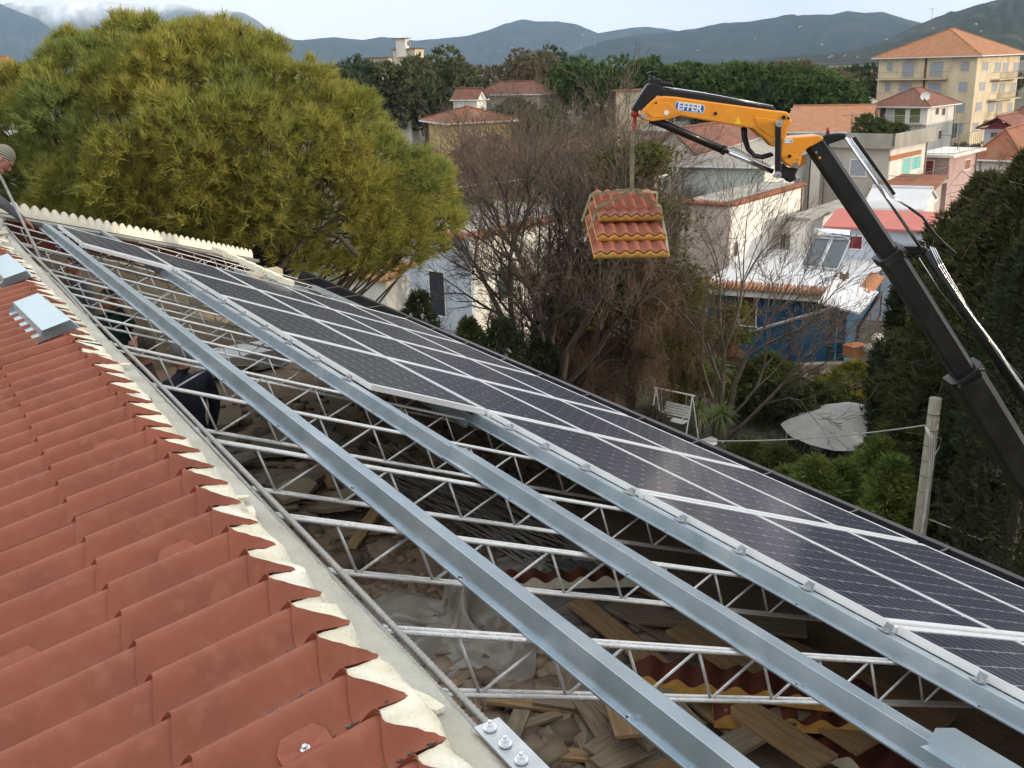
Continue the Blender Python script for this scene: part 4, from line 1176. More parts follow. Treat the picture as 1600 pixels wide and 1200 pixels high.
# black extension box and chrome pipes on top of the jib
ext('extension_box', [c3(*p) for p in [(235, 168), (300, 150), (560, 190), (985, 268), (1010, 292), (990, 304), (560, 228), (262, 196)]], 0.075, blackp)
for k_ in range(3):
    tb('top_pipe', [c3(300 + 6 * k_, 142 + 7 * k_), c3(540, 178 + 5 * k_), c3(985, 262 + 3 * k_)], 0.008, chrome, off=-.05 + .04 * k_)
ext('tip_bracket', [c3(*p) for p in [(105, 285), (110, 268), (150, 205), (200, 128), (235, 118), (300, 140), (310, 170), (250, 205), (200, 245), (170, 285), (140, 292)]], 0.08, blackp)
ext('tip_plate', [c3(*p) for p in [(203, 56), (230, 46), (272, 46), (272, 54), (235, 58)]], 0.05, blackp, bevel=0.002)
tb('tip_stem', [c3(235, 55), c3(240, 95), c3(262, 128)], 0.028, blackp)
ext('tip_block', [c3(*p) for p in [(215, 92), (275, 90), (300, 108), (362, 118), (360, 134), (225, 135)]], 0.06, blackp)
# link bar, lower bracket, cylinders
ext('link_bar', [c3(*p) for p in [(985, 358), (1002, 348), (1020, 358), (1017, 665), (1003, 700), (985, 690), (981, 640)]], 0.02, blackp, off=-0.17)
for (x, y) in ((1003, 365), (997, 683)):
    p = c3(x, y); g = MB(); g.tube([p - DEP * .185, p - DEP * .21], 22 / 4 * ppx(CD), 20); g.build('link_eye', galv, crane); 
    g = MB(); g.tube([p - DEP * .205, p - DEP * .225], 11 / 4 * ppx(CD), 14); g.build('link_pin', chrome, crane)
ext('knuckle_bracket', [c3(*p) for p in [(990, 705), (1030, 690), (1040, 615), (1085, 650), (1140, 648), (1118, 690), (1128, 715), (1085, 738), (1060, 712)]], 0.10, blackp)
tb('cylinder_barrel', [c3(225, 345), c3(300, 372), c3(690, 540)], 26 / 4 * ppx(CD), blackp, n=16)
tb('cylinder_collar', [c3(672, 532), c3(694, 542)], 30 / 4 * ppx(CD), blackp, n=16)
tb('cylinder_rod', [c3(690, 540), c3(990, 672)], 16 / 4 * ppx(CD), chrome, n=16)
for k_ in range(2):
    tb('hose', [c3(795 + k_ * 26, 395), c3(800 + k_ * 24, 460), c3(825 + k_ * 18, 530), c3(870 + k_ * 8, 575 - 6 * k_), c3(920, 585 - 8 * k_), c3(985, 565 - 4 * k_)], 0.021, rubber, off=-.04 + .06 * k_)
# hook block
hk = [c3(105, 290), c3(150, 290)]
tb('hook_swivel', [c3(128, 285), c3(128, 330)], 0.045, red_p)
ext('hook', [c3(*p) for p in [(116, 330), (140, 330), (137, 380), (132, 412), (118, 418), (110, 400), (112, 385), (120, 392), (124, 380), (117, 365)]], 0.02, red_p, bevel=0.006)
# main boom: nested black boxes
def boom_box(name, a, b, hw, dep, mat, parent=crane):
    a, b = np.array(a), np.array(b); d = unit(b - a); n_ = unit(np.cross(d, DEP))
    g = MB(); g.extrude([a - n_ * hw, a + n_ * hw * .55, a + n_ * hw, b + n_ * hw, b + n_ * hw * .55, b - n_ * hw][::1], -DEP * dep, DEP * dep) if False else None
    g = MB()
    sec = [(-hw, -dep * .7), (-hw * .8, -dep), (hw * .62, -dep), (hw, -dep * .45), (hw, dep), (-hw, dep)]
    vs = [a + n_ * u + DEP * v for u, v in sec] + [b + n_ * u + DEP * v for u, v in sec]; m_ = len(sec)
    g.add(vs, [(i, (i + 1) % m_, m_ + (i + 1) % m_, m_ + i) for i in range(m_)] + [tuple(range(m_))[::-1], tuple(range(m_, 2 * m_))])
    return g.build(name, mat, parent, bevel=0.008)
u_ = ppx(CD)
A0, A1 = pd(1272, 222, CD), pd(1393, 402, CD)
boom_box('boom_section', A0, A1, 15.5 * u_, 0.11, blackp)
B0, B1 = pd(1391, 399, CD), pd(1510, 588, CD)
boom_box('boom_section', B0, B1, 19.5 * u_, 0.13, blackp)
C0, C1 = pd(1508, 585, CD), pd(1830, 1110, CD)
boom_box('boom_section', C0, C1, 28 * u_, 0.18, blackp)
for (x, y, hw) in ((1391, 399, 23), (1508, 585, 31)):
    c = pd(x, y, CD); d = unit(A1 - A0)
    boom_box('boom_collar', c - d * .06, c + d * .07, hw * u_, 0.18, blackp)
    n_ = unit(np.cross(d, DEP))
    for sg in (-.75, .75):
        p = c + n_ * sg * hw * u_; g = MB(); g.tube([p - DEP * .178, p - DEP * .19], 2.6 * u_, 10); g.build('collar_bolt', chrome, crane)
tb('crane_column', [np.array([cb[0], cb[1], 0.0]), np.array([cb[0], cb[1], cb[2] + .8])], 0.32, blackp, n=16)
ext('boom_head', [c4(*p) for p in [(0, 245), (-8, 222), (80, 165), (130, 138), (235, 128), (275, 135), (290, 170), (240, 178), (170, 205), (125, 218), (110, 260)]], 0.09, blackp)
g = MB(); p = c4(52, 268); g.tube([p - DEP * .115, p - DEP * .125], 11 / 4.7 * u_, 12); g.build('boom_pin', chrome, crane)
g = MB(); p = c4(78, 306); g.tube([p - DEP * .115, p - DEP * .125], 10 / 4.7 * u_, 12); g.build('boom_light', yel, crane)
tb('boom_knob', [c4(158, 90), c4(158, 135)], 0.022, red_p)
tb('boom_cylinder_rod', [c4(268, 160), c4(822, 972)], 13 / 4.7 * u_, chrome, off=-.1)
ext('hose_guard', [c4(*p) for p in [(322, 165), (345, 152), (640, 570), (618, 588)]], 0.03, blackp, off=-.06, bevel=0.004)
for k_ in range(2):
    tb('pipe', [c4(290 + 14 * k_, 165), c4(450 + 14 * k_, 385), c4(600 + 14 * k_, 592), c4(740 + 10 * k_, 678)], 0.007, chrome, off=-.1 - .02 * k_)
tb('hose', [c4(735, 672), c4(830, 740), c4(910, 850), c4(985, 930), c4(1075, 1010)], 0.018, rubber, off=-.1)
ext('cylinder_bracket', [c4(*p) for p in [(640, 985), (680, 955), (850, 958), (880, 985), (840, 1020), (660, 1010)]], 0.08, blackp)
tb('boom_cylinder_barrel', [c5(760, 60), c5(1290, 860), c5(1720, 1500)], 42 / 5.333 * u_, blackp, off=-.1, n=16)
for k_ in range(3):
    tb('pipe', [c5(775 + 24 * k_, 10 + 8 * k_), c5(850 + 20 * k_, 180 - 6 * k_), c5(1020 + 14 * k_, 440 - 4 * k_), c5(1085 + 8 * k_, 535), c5(1340 + 10 * k_, 880), c5(1420 + 12 * k_, 1010), c5(1530 + 14 * k_, 1170), c5(1620 + 10 * k_, 1320)], 0.0075, chrome, off=-.17 + .02 * k_)
tb('pipe', [c5(700, 110), c5(880, 390), c5(1060, 610), c5(1105, 660)], 0.006, chrome, off=-.1)
tb('return_hose', [c5(1230, 760), c5(1420, 960), c5(1560, 1120)], 0.02, rubber, off=-.05)

# ---- load of tile panels in a sling
LD = 13.6
lc = pd(986, 345, LD)
e_r = np.array([RT[0], RT[1], -0.01]); e_f = unit(np.array([-FW[0], -FW[1], 0]) * math.cos(rad(11)) + np.array([0, 0, -1]) * math.sin(rad(11))); e_n = np.cross(e_r, e_f)
if e_n[2] < 0: e_n = -e_n
def load_panel(c_front, wd, ln, shift, label):
    nco = 6; n_ = nco * 12 + 1
    tt = np.linspace(0, 1, n_); pit_ = wd / nco
    hgt = 0.042 * (0.5 + 0.5 * np.cos(2 * math.pi * (tt * nco + .5)))
    root = thing('roof_panel_bundle', label, 'roof panel', c_front)
    P = c_front + e_r * ((tt - .5) * wd + shift)[:, None]
    rows = []; nst = 4
    for k in range(nst):
        a = ln * k / nst; b = ln * (k + 1) / nst
        rows.append(P - e_f * a + e_n * (0.055 + hgt + .012)[:, None]); rows.append(P - e_f * b + e_n * (0.055 + hgt)[:, None])
    Vv = np.concatenate(rows); m_ = len(rows)
    F = [(i * n_ + j, i * n_ + j + 1, (i + 1) * n_ + j + 1, (i + 1) * n_ + j) for i in range(m_ - 1) for j in range(n_ - 1)]
    np_obj('tile_sheet', Vv, F, tile_m, root, smooth=True)
    f0 = P + e_f * 0.0 + e_n * (0.052 + hgt)[:, None]; f1 = P - e_n * 0.0; b0 = f0 - e_f * ln; b1 = f1 - e_f * ln
    F = [(j, n_ + j, n_ + j + 1, j + 1) for j in range(n_ - 1)] + [(n_ + j, 3 * n_ + j, 3 * n_ + j + 1, n_ + j + 1) for j in range(n_ - 1)] + [(2 * n_ + j, 2 * n_ + j + 1, 3 * n_ + j + 1, 3 * n_ + j) for j in range(n_ - 1)]
    F += [(0, n_, 3 * n_, 2 * n_), (n_ - 1, 2 * n_ - 1, 4 * n_ - 1, 3 * n_ - 1)]
    np_obj('foam_core', np.concatenate([f0 + e_f * .004, f1 + e_f * .004, b0, b1]), F, foam_y, root)
    return root
p1 = pd(986, 345, LD); p2 = pd(986.5, 376, LD - .35); p3 = pd(986.5, 403, LD - .7)
load_panel(p3, 0.97, 1.5, 0.0, 'lowest tile roof panel of the load hanging from the crane')
load_panel(p2, 0.92, 1.4, 0.0, 'middle tile roof panel of the load hanging from the crane')
load_panel(p1, 0.86, 1.1, 0.0, 'topmost tile roof panel of the load hanging from the crane')
sling = thing('lifting_sling', 'flat webbing sling from the red hook down around the hanging tile panels', 'sling', pd(987, 297, LD - .2))
def strap(pts, w, name='strap', off=0.0):
    for a, b in zip(pts[:-1], pts[1:]):
        d = unit(b - a); s_ = unit(np.cross(d, DEP)); 
        g = MB(); g.extrude([a - s_ * w, a + s_ * w, b + s_ * w, b - s_ * w], -DEP * .004, DEP * .004); g.build(name, strap_m, sling)
apex = pd(987, 296, LD - .25)
strap([pd(990, 203, CD), pd(989, 240, CD + .2), apex], 0.026); strap([pd(992, 203, CD + .02), pd(986, 240, CD + .25), apex + DEP * .02], 0.02)
strap([apex, p1 - e_f * .25 - e_r * .43 + e_n * .11, p1 - e_f * .3 - e_r * .45 + e_n * .02, p3 - e_f * .9 - e_r * .50 - e_n * .02], 0.017)
strap([apex, p1 - e_f * .25 + e_r * .43 + e_n * .11, p1 - e_f * .25 + e_r * .45, p2 - e_f * .1 + e_r * .475, p3 - e_f * .1 + e_r * .50 - e_n * .02], 0.017)
strap([apex, p1 - e_f * .85 - e_r * .47 + e_n * .11, p3 - e_f * 1.5 - e_r * .53 - e_n * .02], 0.016); strap([apex, p1 - e_f * .85 + e_r * .47 + e_n * .11, p3 - e_f * 1.5 + e_r * .53 - e_n * .02], 0.016)

# ================================================================== TOWN
def line_hit(px, py, B, u):                 # where the pixel's ray meets the vertical plane through B along u
    r = ray(px, py); n = np.array([u[1], -u[0]])
    k = (n @ (B[:2] - CAM[:2])) / (n @ r[:2])
    return CAM + k * r
class House:
    """A building standing on its near corner B: wall L runs from B to the left and away, wall R to the right and away."""
    def __init__(s, name, label, cat, Bpx, eave, d, Apx, Cpx, thL, wall, wu=None, wv=None, zb=0.0, group=None, ze=None, wallR_lit=None):  # optional lighter colour for wall R, sunlight put into the paint
        B = pd(Bpx, eave, d); s.ze = B[2] if ze is None else ze; s.B = np.array([B[0], B[1], zb]); s.zb = zb; s.d = d
        aL = rad(thL); s.u = FW * math.cos(aL) + RT * math.sin(aL); aR = aL + math.pi / 2; s.v = FW * math.cos(aR) + RT * math.sin(aR)
        s.u = np.array([*s.u, 0]); s.v = np.array([*s.v, 0])
        if wu is None: wu = abs((line_hit(Apx, eave, s.B, s.u) - s.B)[:2] @ s.u[:2])
        if wv is None: wv = abs((line_hit(Cpx, eave, s.B, s.v) - s.B)[:2] @ s.v[:2])
        s.wu, s.wv = min(wu, 60), min(wv, 60)
        s.o = thing(name, label, cat, s.B, group)
        g = MB(); P = [s.B, s.B + s.u * s.wu, s.B + s.u * s.wu + s.v * s.wv, s.B + s.v * s.wv]
        for i in range(4):
            a, b = P[i], P[(i + 1) % 4]; up = np.array([0, 0, s.ze - zb])
            g = MB()
            n = unit(np.cross(b - a, np.array([0, 0, 1.0]))); cen = sum(P) / 4
            if n @ (cen - a) < 0: n = -n
            t_ = 0.25
            e = 0.0 if i % 2 == 0 else t_ + .001
            d_ = unit(b - a)
            q0, q1 = a + d_ * e, b - d_ * e
            g.extrude([q0, q1, q1 + up, q0 + up], np.zeros(3), n * t_); g.build('wall', wallR_lit if (wallR_lit and i == 3) else wall, s.o)
    def pt(s, face, t, z, out=0.0):
        if face == 'L': return s.B + s.u * t - s.v * out + np.array([0, 0, z - s.zb])
        return s.B + s.v * t - s.u * out + np.array([0, 0, z - s.zb])
    def uv(s, face, px, py):
        ax = s.u if face == 'L' else s.v
        h = line_hit(px, py, s.B, ax); return (h - s.B)[:2] @ ax[:2], h[2]
    def rect(s, face, x0, y0, x1, y1):
        a, b = s.uv(face, x0, y0), s.uv(face, x1, y1); m = s.uv(face, (x0 + x1) / 2, y0), s.uv(face, (x0 + x1) / 2, y1)
        return min(a[0], b[0]), max(a[0], b[0]), min(m[0][1], m[1][1]), max(m[0][1], m[1][1])
    def slab(s, face, t0, t1, z0, z1, o0, o1, name, mat, parent=None, bevel=0.0):
        ax = s.u if face == 'L' else s.v; on = -s.v if face == 'L' else -s.u
        c = s.pt(face, (t0 + t1) / 2, (z0 + z1) / 2) + on * (o0 + o1) / 2
        g = MB(); g.box(c, (t1 - t0) / 2, abs(o1 - o0) / 2, (z1 - z0) / 2, np.array([ax, on, [0, 0, 1]])); return g.build(name, mat, parent or s.o, bevel=bevel)
    def window(s, face, x0, y0, x1, y1, kind='pane', mat=None, name='window', frame=None, R4=None, bars=1):
        t0, t1, z0, z1 = R4 if R4 else s.rect(face, x0, y0, x1, y1)
        fr = frame or white_p
        ax = s.u if face == 'L' else s.v; on = -s.v if face == 'L' else -s.u
        w, h = t1 - t0, z1 - z0; b = min(0.07, w * .12)
        g = MB(); A = np.array([ax, on, [0, 0, 1]])
        cc = lambda t, z, o: s.pt(face, t, z) + on * o
        for (ta, tb_, za, zb_) in ((t0 - b, t0, z0, z1), (t1, t1 + b, z0, z1), (t0 - b, t1 + b, z1, z1 + b), (t0 - b * 1.8, t1 + b * 1.8, z0 - b * 1.2, z0)):
            g.box(cc((ta + tb_) / 2, (za + zb_) / 2, 0.02), (tb_ - ta) / 2, 0.035, (zb_ - za) / 2, A)
        wn = g.build(name, fr, s.o)
        if kind == 'pane':
            s.slab(face, t0, t1, z0, z1, -0.02, 0.012, 'pane', glassd, wn)
            s.slab(face, (t0 + t1) / 2 - .025, (t0 + t1) / 2 + .025, z0, z1, 0.012, 0.03, 'glazing_bar', fr, wn)
        elif kind == 'roller':
            n_ = max(4, min(14, int(h / 0.22)))
            for i in range(n_):
                s.slab(face, t0, t1, z0 + h * i / n_ + .012, z0 + h * (i + 1) / n_, -0.01, 0.022, 'slat', mat, wn)
        elif kind == 'shutter':
            for (ta, tb_) in ((t0, (t0 + t1) / 2 - .012), ((t0 + t1) / 2 + .012, t1)):
                lf = s.slab(face, ta, tb_, z0, z1, -0.01, 0.03, 'shutter_leaf', mat, wn)
                n_ = max(4, min(10, int(h / .2)))
                for i in range(n_):
                    s.slab(face, ta + .05, tb_ - .05, z0 + h * (i + .25) / n_, z0 + h * (i + .8) / n_, 0.03, 0.045, 'slat', mat, wn)
        else:
            s.slab(face, t0, t1, z0, z1, -0.02, 0.025, 'panel', mat, wn)
        return wn
    def roof(s, kind, h, mat, over=0.5, along='u', eave_mat=None, th=0.14):
        a0, a1, b0, b1 = -over, s.wu + over, -over, s.wv + over; z = s.ze
        P = lambda a, b, zz: s.B + s.u * a + s.v * b + np.array([0, 0, zz - s.zb])
        g = MB()
        if kind == 'flat':
            g.box(P(s.wu / 2, s.wv / 2, z + .1), s.wu / 2 + over, s.wv / 2 + over, .1, np.array([s.u, s.v, [0, 0, 1]])); return g.build('roof_slab', mat, s.o, bevel=0.01)
        if kind == 'hip':
            m = min(a1 - a0, b1 - b0) / 2
            if (a1 - a0) >= (b1 - b0): r0, r1 = (a0 + m, (b0 + b1) / 2), (a1 - m + .01, (b0 + b1) / 2)
            else: r0, r1 = ((a0 + a1) / 2, b0 + m), ((a0 + a1) / 2, b1 - m + .01)
            if (a1 - a0) >= (b1 - b0): planes = [[(a0, b0), (a1, b0), r1, r0], [(a1, b1), (a0, b1), r0, r1], [(a0, b1), (a0, b0), r0], [(a1, b0), (a1, b1), r1]]
            else: planes = [[(a0, b0), (a1, b0), r0], [(a1, b1), (a0, b1), r1], [(a0, b1), (a0, b0), r0, r1], [(a1, b0), (a1, b1), r1, r0]]
            for pl in planes:
                g = MB(); pts = [P(*q, z + (th if q in ((a0, b0), (a0, b1), (a1, b0), (a1, b1)) else th + h)) for q in pl]
                n_ = unit(np.cross(pts[1] - pts[0], pts[2] - pts[0])); n_ = n_ if n_[2] > 0 else -n_
                g.extrude(pts, -n_ * .07, n_ * .001); g.build('roof_plane', mat, s.o)
            for q in (((a0, b0), r0), ((a0, b1), r0 if len(planes[2]) == 3 else r1), ((a1, b0), r1 if len(planes[3]) == 3 else r0)):
                g = MB(); g.tube([P(*q[0], z + th + .02), P(*q[1], z + th + h + .04)], .09, 6); g.build('hip_cap', mat, s.o)
            g = MB(); g.tube([P(*r0, z + th + h + .05), P(*r1, z + th + h + .05)], .11, 6); g.build('ridge_cap', mat, s.o)
        elif kind == 'gable':
            if along == 'u':
                mid = (b0 + b1) / 2; pls = [[(a0, b0, 0), (a1, b0, 0), (a1, mid, h), (a0, mid, h)], [(a1, b1, 0), (a0, b1, 0), (a0, mid, h), (a1, mid, h)]]
                gab = [[(0, 0), (0, s.wv)], [(s.wu, 0), (s.wu, s.wv)]]; rl = ((a0, mid), (a1, mid))
            else:
                mid = (a0 + a1) / 2; pls = [[(a0, b0, 0), (a0, b1, 0), (mid, b1, h), (mid, b0, h)], [(a1, b1, 0), (a1, b0, 0), (mid, b0, h), (mid, b1, h)]]
                gab = [[(0, 0), (s.wu, 0)], [(0, s.wv), (s.wu, s.wv)]]; rl = ((mid, b0), (mid, b1))
            for pl in pls:
                g = MB(); pts = [P(a, b, z + th + c - (over * .0)) for a, b, c in pl]
                n_ = unit(np.cross(pts[1] - pts[0], pts[2] - pts[0])); n_ = n_ if n_[2] > 0 else -n_
                g.extrude(pts, -n_ * .10, n_ * .001); g.build('roof_plane', mat, s.o)
            for ga in gab:
                A, Bb = P(*ga[0], z), P(*ga[1], z); g = MB(); ap = (A + Bb) / 2 + np.array([0, 0, h * .93]); dd = unit(Bb - A); nn = np.array([dd[1], -dd[0], 0])
                g.extrude([A, Bb, ap], -nn * .06 - nn * 0, nn * .06); g.build('gable_wall', eave_mat or white_p, s.o)
            g = MB(); g.tube([P(*rl[0], z + th + h + .03), P(*rl[1], z + th + h + .03)], .12, 6); g.build('ridge_cap', mat, s.o)
        elif kind == 'shed':
            pts = [P(a0, b0, z + .1), P(a1, b0, z + .1), P(a1, b1, z + .1 + h), P(a0, b1, z + .1 + h)]
            g.extrude(pts, np.array([0, 0, -.1]), np.array([0, 0, .02])); return g.build('roof_plane', mat, s.o)
        g = MB()
        for (f, w_) in (('L', s.wu), ('R', s.wv)):
            s.slab(f, -over, w_ + over, z - .02, z + .12, over - .12, over + (.02 if f == 'L' else .017), 'eave_board', eave_mat or white_p)
    def trim(s):
        for (f, t_) in (('L', s.wu - .35), ('R', s.wv - .35)):
            if s.wu > 1 and s.wv > 1:
                a = s.pt(f, t_, s.zb, .06); g = MB(); g.tube([a, a + [0, 0, s.ze - s.zb - .05]], .05, 6); g.build('downpipe', downp, s.o)
    def balcony(s, face, t0, t1, z, depth, mat, rail, rh=0.95, step=0.14, thick=0.14):
        s.slab(face, t0, t1, z - thick, z, 0.002, depth, 'balcony_slab', mat)
        ax = s.u if face == 'L' else s.v; on = -s.v if face == 'L' else -s.u
        g = MB(); n_ = int((t1 - t0) / step)
        for i in range(n_ + 1):
            p = s.pt(face, t0 + (t1 - t0) * i / n_, z) + on * (depth - .04); g.tube([p, p + [0, 0, rh]], .011, 4, cap=False)
        for zz in (.08, rh):
            a, b = s.pt(face, t0, z + zz) + on * (depth - .04), s.pt(face, t1, z + zz) + on * (depth - .04); g.tube([a, b], .02, 4)
            for t_ in (t0, t1): g.tube([s.pt(face, t_, z + zz) + on * .01, s.pt(face, t_, z + zz) + on * (depth - .04)], .02, 4)
        return g.build('balcony_railing', rail, s.o)
downp = M('downpipe', (0.24, 0.17, 0.13), rough=.6)
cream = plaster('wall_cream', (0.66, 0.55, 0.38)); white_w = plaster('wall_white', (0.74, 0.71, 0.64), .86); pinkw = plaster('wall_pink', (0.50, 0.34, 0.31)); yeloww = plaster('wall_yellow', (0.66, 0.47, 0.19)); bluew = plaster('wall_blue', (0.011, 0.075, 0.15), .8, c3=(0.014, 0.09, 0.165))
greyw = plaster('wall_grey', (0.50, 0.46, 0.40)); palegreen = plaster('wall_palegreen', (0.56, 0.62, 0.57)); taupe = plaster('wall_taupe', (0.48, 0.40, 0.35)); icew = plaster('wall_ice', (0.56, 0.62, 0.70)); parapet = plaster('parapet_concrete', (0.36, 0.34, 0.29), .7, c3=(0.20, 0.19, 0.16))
olive = M('olive_shutter', (0.115, 0.13, 0.02), rough=.6); greens = M('green_shutter', (0.012, 0.06, 0.028), rough=.5); turq = M('turquoise', (0.22, 0.55, 0.50), rough=.5); dkred = M('dark_red_door', (0.19, 0.015, 0.02), rough=.5); greysh = M('grey_roller', (0.34, 0.37, 0.42), rough=.5); brownsh = M('brown_door', (0.11, 0.05, 0.03), rough=.6); navyd = M('navy_door', (0.02, 0.028, 0.045), rough=.4)
railm = M('rail_iron', (0.16, 0.13, 0.11), rough=.6); railw = M('rail_white', (0.6, 0.6, 0.6), rough=.5)

# 1 apartment block
A = House('apartment_building', 'tall cream apartment block with orange hipped roof and grey shutters', 'apartment', 1528, 88, 155, 1374, 1594, -45, cream)
A.roof('hip', 4.0, rooft_o, .9)
for r in range(4):
    dx, dy = -3.5 * r, 32.5 * r
    for (x0, y0, x1, y1, k) in ((1387, 97, 1394, 111, 1), (1410.5, 97, 1427, 120, 1), (1454.5, 97, 1472.5, 120, 1), (1502, 96, 1514, 111, 1)):
        A.window('L', x0 + dx, y0 + dy, x1 + dx, y1 + dy, 'roller', greysh, frame=cream)
    dx = -5 * r; dy = 31.5 * r
    for (x0, y0, x1, y1) in ((1536, 97, 1542.5, 110), (1555.5, 97.5, 1562, 112), (1568, 98, 1574, 112), (1585, 98, 1590.5, 111)):
        A.window('R', x0 + dx, y0 + dy, x1 + dx, y1 + dy, 'roller', greysh, frame=cream)
    t0, t1, z0, z1 = A.rect('L', 1373.5 - 3.5 * r, 121 + 32.5 * r, 1481 - 3.5 * r, 123 + 32.5 * r)
    A.balcony('L', t0, min(t1, A.wu), z0, 1.2, cream, railm, 1.0, .25)
    t0, t1, z0, z1 = A.rect('R', 1549 - 5 * r, 121.5 + 31.5 * r, 1586 - 5 * r, 122.5 + 31.5 * r)
    A.balcony('R', t0, t1, z0, 1.3, cream, railm, 1.0, .18)
t_ = A.uv('L', 1447, 100)[0]; A.slab('L', t_ - .13, t_ + .13, 0.2, A.ze, .0, .16, 'downpipe', brownsh)
# 2 house with olive shutters
Hs = House('town_house', 'white house with two olive garage shutters under a maroon hipped roof', 'house', 1450, 168, 135, 1368, 1493, -45, white_w)
Hs.roof('hip', 2.2, rooft_b, .6)
for r in ((1398.5, 170, 1413.5, 192, olive), (1422.5, 170, 1437, 192, olive), (1376, 168, 1383, 191, brownsh)):
    Hs.window('L', *r[:4], 'roller', r[4])
Hs.window('L', 1431, 207, 1441, 217, 'roller', greysh)
for r in ((1462, 169, 1466, 179), (1472, 169, 1476, 180), (1458, 207, 1462, 218), (1467, 204, 1470, 217)): Hs.window('R', *r, 'panel', brownsh)
t0, t1, z0, z1 = Hs.rect('L', 1385, 192, 1450, 195); Hs.balcony('L', 0, t1, z1, 1.1, greyw, railw, 1.0, .2)
Hs.window('R', 1488, 192, 1494, 216, 'pane', frame=white_p, name='glazed_porch')
c = Hs.pt('L', 1.0, Hs.ze + 1.3, -1.2)
g = MB()
for i in range(8):
    r0, r1 = 0.55 * i / 8, 0.55 * (i + 1) / 8
dish = thing('satellite_dish', 'white satellite dish on the maroon roof', 'satellite dish', c)
nv = unit(CAM - c + np.array([0, 0, 40.])); sx_ = unit(np.cross(nv, [0, 0, 1.0])); sy_ = np.cross(sx_, nv)
vs = [c]; fs = []
for i in range(1, 5):
    for k in range(16):
        w = 2 * math.pi * k / 16; rr = .6 * i / 4; vs.append(c + nv * (rr * rr * .6) + sx_ * rr * math.cos(w) + sy_ * rr * math.sin(w))
fs = [(0, 1 + k, 1 + (k + 1) % 16) for k in range(16)] + [(1 + (i - 1) * 16 + k, 1 + i * 16 + k, 1 + i * 16 + (k + 1) % 16, 1 + (i - 1) * 16 + (k + 1) % 16) for i in range(1, 4) for k in range(16)]
g = MB(); g.add(vs, fs); g.build('reflector', white_p, dish, smooth=True); g = MB(); g.tube([c - nv * .05, c + [0, 0, -1.2]], .05, 6); g.build('mast', railm, dish)
Hw = House('house_wing', 'white wing with low grey tiled roof left of the olive shutters', 'house', 1358, 173, 140, 1301, 1378, -60, white_w); Hw.roof('hip', 1.7, roof_grey, .7)
# 3 orange-roofed house behind the crane elbow
H3 = House('town_house', 'house with bright red-orange gabled roof behind the crane elbow', 'house', 1352, 207, 98, 1225, 1366, -68, white_w); H3.roof('gable', 1.9, rooft_o, .4, 'u'); H3.window('R', 1353, 213, 1357, 222, 'pane')
# 4 terrace building with concrete parapet
H4 = House('terrace_building', 'flat roofed building with stained concrete parapet and turquoise door', 'building', 1391, 232, 74, 1284, 1449, -48, greyw, wallR_lit=white_w)  # grey paint stands for shade on the left, white for sun on the right
H4.roof('flat', 0, parapet, .5)
P4 = H4; z4 = H4.ze + .2
for (f, w_) in (('L', H4.wu), ('R', H4.wv)): H4.slab(f, -.5, w_ + .5, z4 + .003, z4 + .85, .30, .5 if f == 'L' else .498, 'parapet', parapet)
H4.window('R', 1410.5, 247.5, 1419, 281, 'panel', turq, 'door'); H4.window('R', 1425, 245, 1436, 264, 'shutter', turq)
H4.slab('R', *H4.rect('R', 1390, 239, 1437, 246), .003, .10, 'timber_fascia', wood_o)
t0, t1, z0, z1 = H4.rect('R', 1392, 284, 1450, 286); H4.balcony('R', 0.2, t1, z0, 1.6, parapet, railm, 0.95, .2, .25)
H4.window('L', 1330, 250, 1352, 275, 'roller', greysh); H4.window('L', 1300, 262, 1318, 290, 'pane')
for (px, d_, sc_) in ((1352, 75, 1.1), (1375, 76, .8), (1405, 76.5, .7)):
    pass
# 5 pink house
H5 = House('pink_house', 'dusky pink house with dark red door below a railed roof terrace', 'house', 1484, 246, 80, 1437, 1527, -48, pinkw); H5.roof('flat', 0, white_w, .5)
H5.window('L', 1445.5, 251, 1457, 274, 'panel', dkred, 'door'); H5.window('R', 1507.5, 250, 1514.5, 264, 'panel', M('brown_red', (0.32, 0.10, 0.05)), 'door')
H5.balcony('L', 0, H5.wu, H5.ze + .22, .38, white_w, railm, 1.5, .5); H5.balcony('R', 0, H5.wv, H5.ze + .22, .38, white_w, railm, 1.5, .5)
t0, t1, z0, z1 = H5.rect('L', 1440, 278, 1484, 280); H5.balcony('L', 0, H5.wu, z0, 1.0, parapet, railm, .9, .25)
# 6 ice-white hut and wide roof below it
H6 = House('rooftop_hut', 'small ice-white hut with maroon roof on the tiled roof at the right edge', 'hut', 1579, 201, 100, 1539, 1604, -50, icew, zb=3.0, wallR_lit=white_w); H6.roof('gable', 1.0, rooft_b, .7, 'v', eave_mat=dkred)  # left wall tinted bluish as shade, right wall painted white as sunlit
H6.window('L', 1549, 207.5, 1558, 213.5, 'pane', frame=M('sand_frame', (0.5, 0.4, 0.3)))
for k in range(3): H6.window('R', 1581.5 + 6 * k, 211 - .8 * k, 1585 + 6 * k, 217 - .8 * k, 'panel', M('brick_red', (0.40, 0.12, 0.08)))
H6b = House('wide_roof_house', 'low house with wide brown-red tiled roof at the right edge', 'house', 1592, 252, 88, 1526, 1720, -52, white_w, wv=14); H6b.roof('hip', 2.4, rooft, .6)
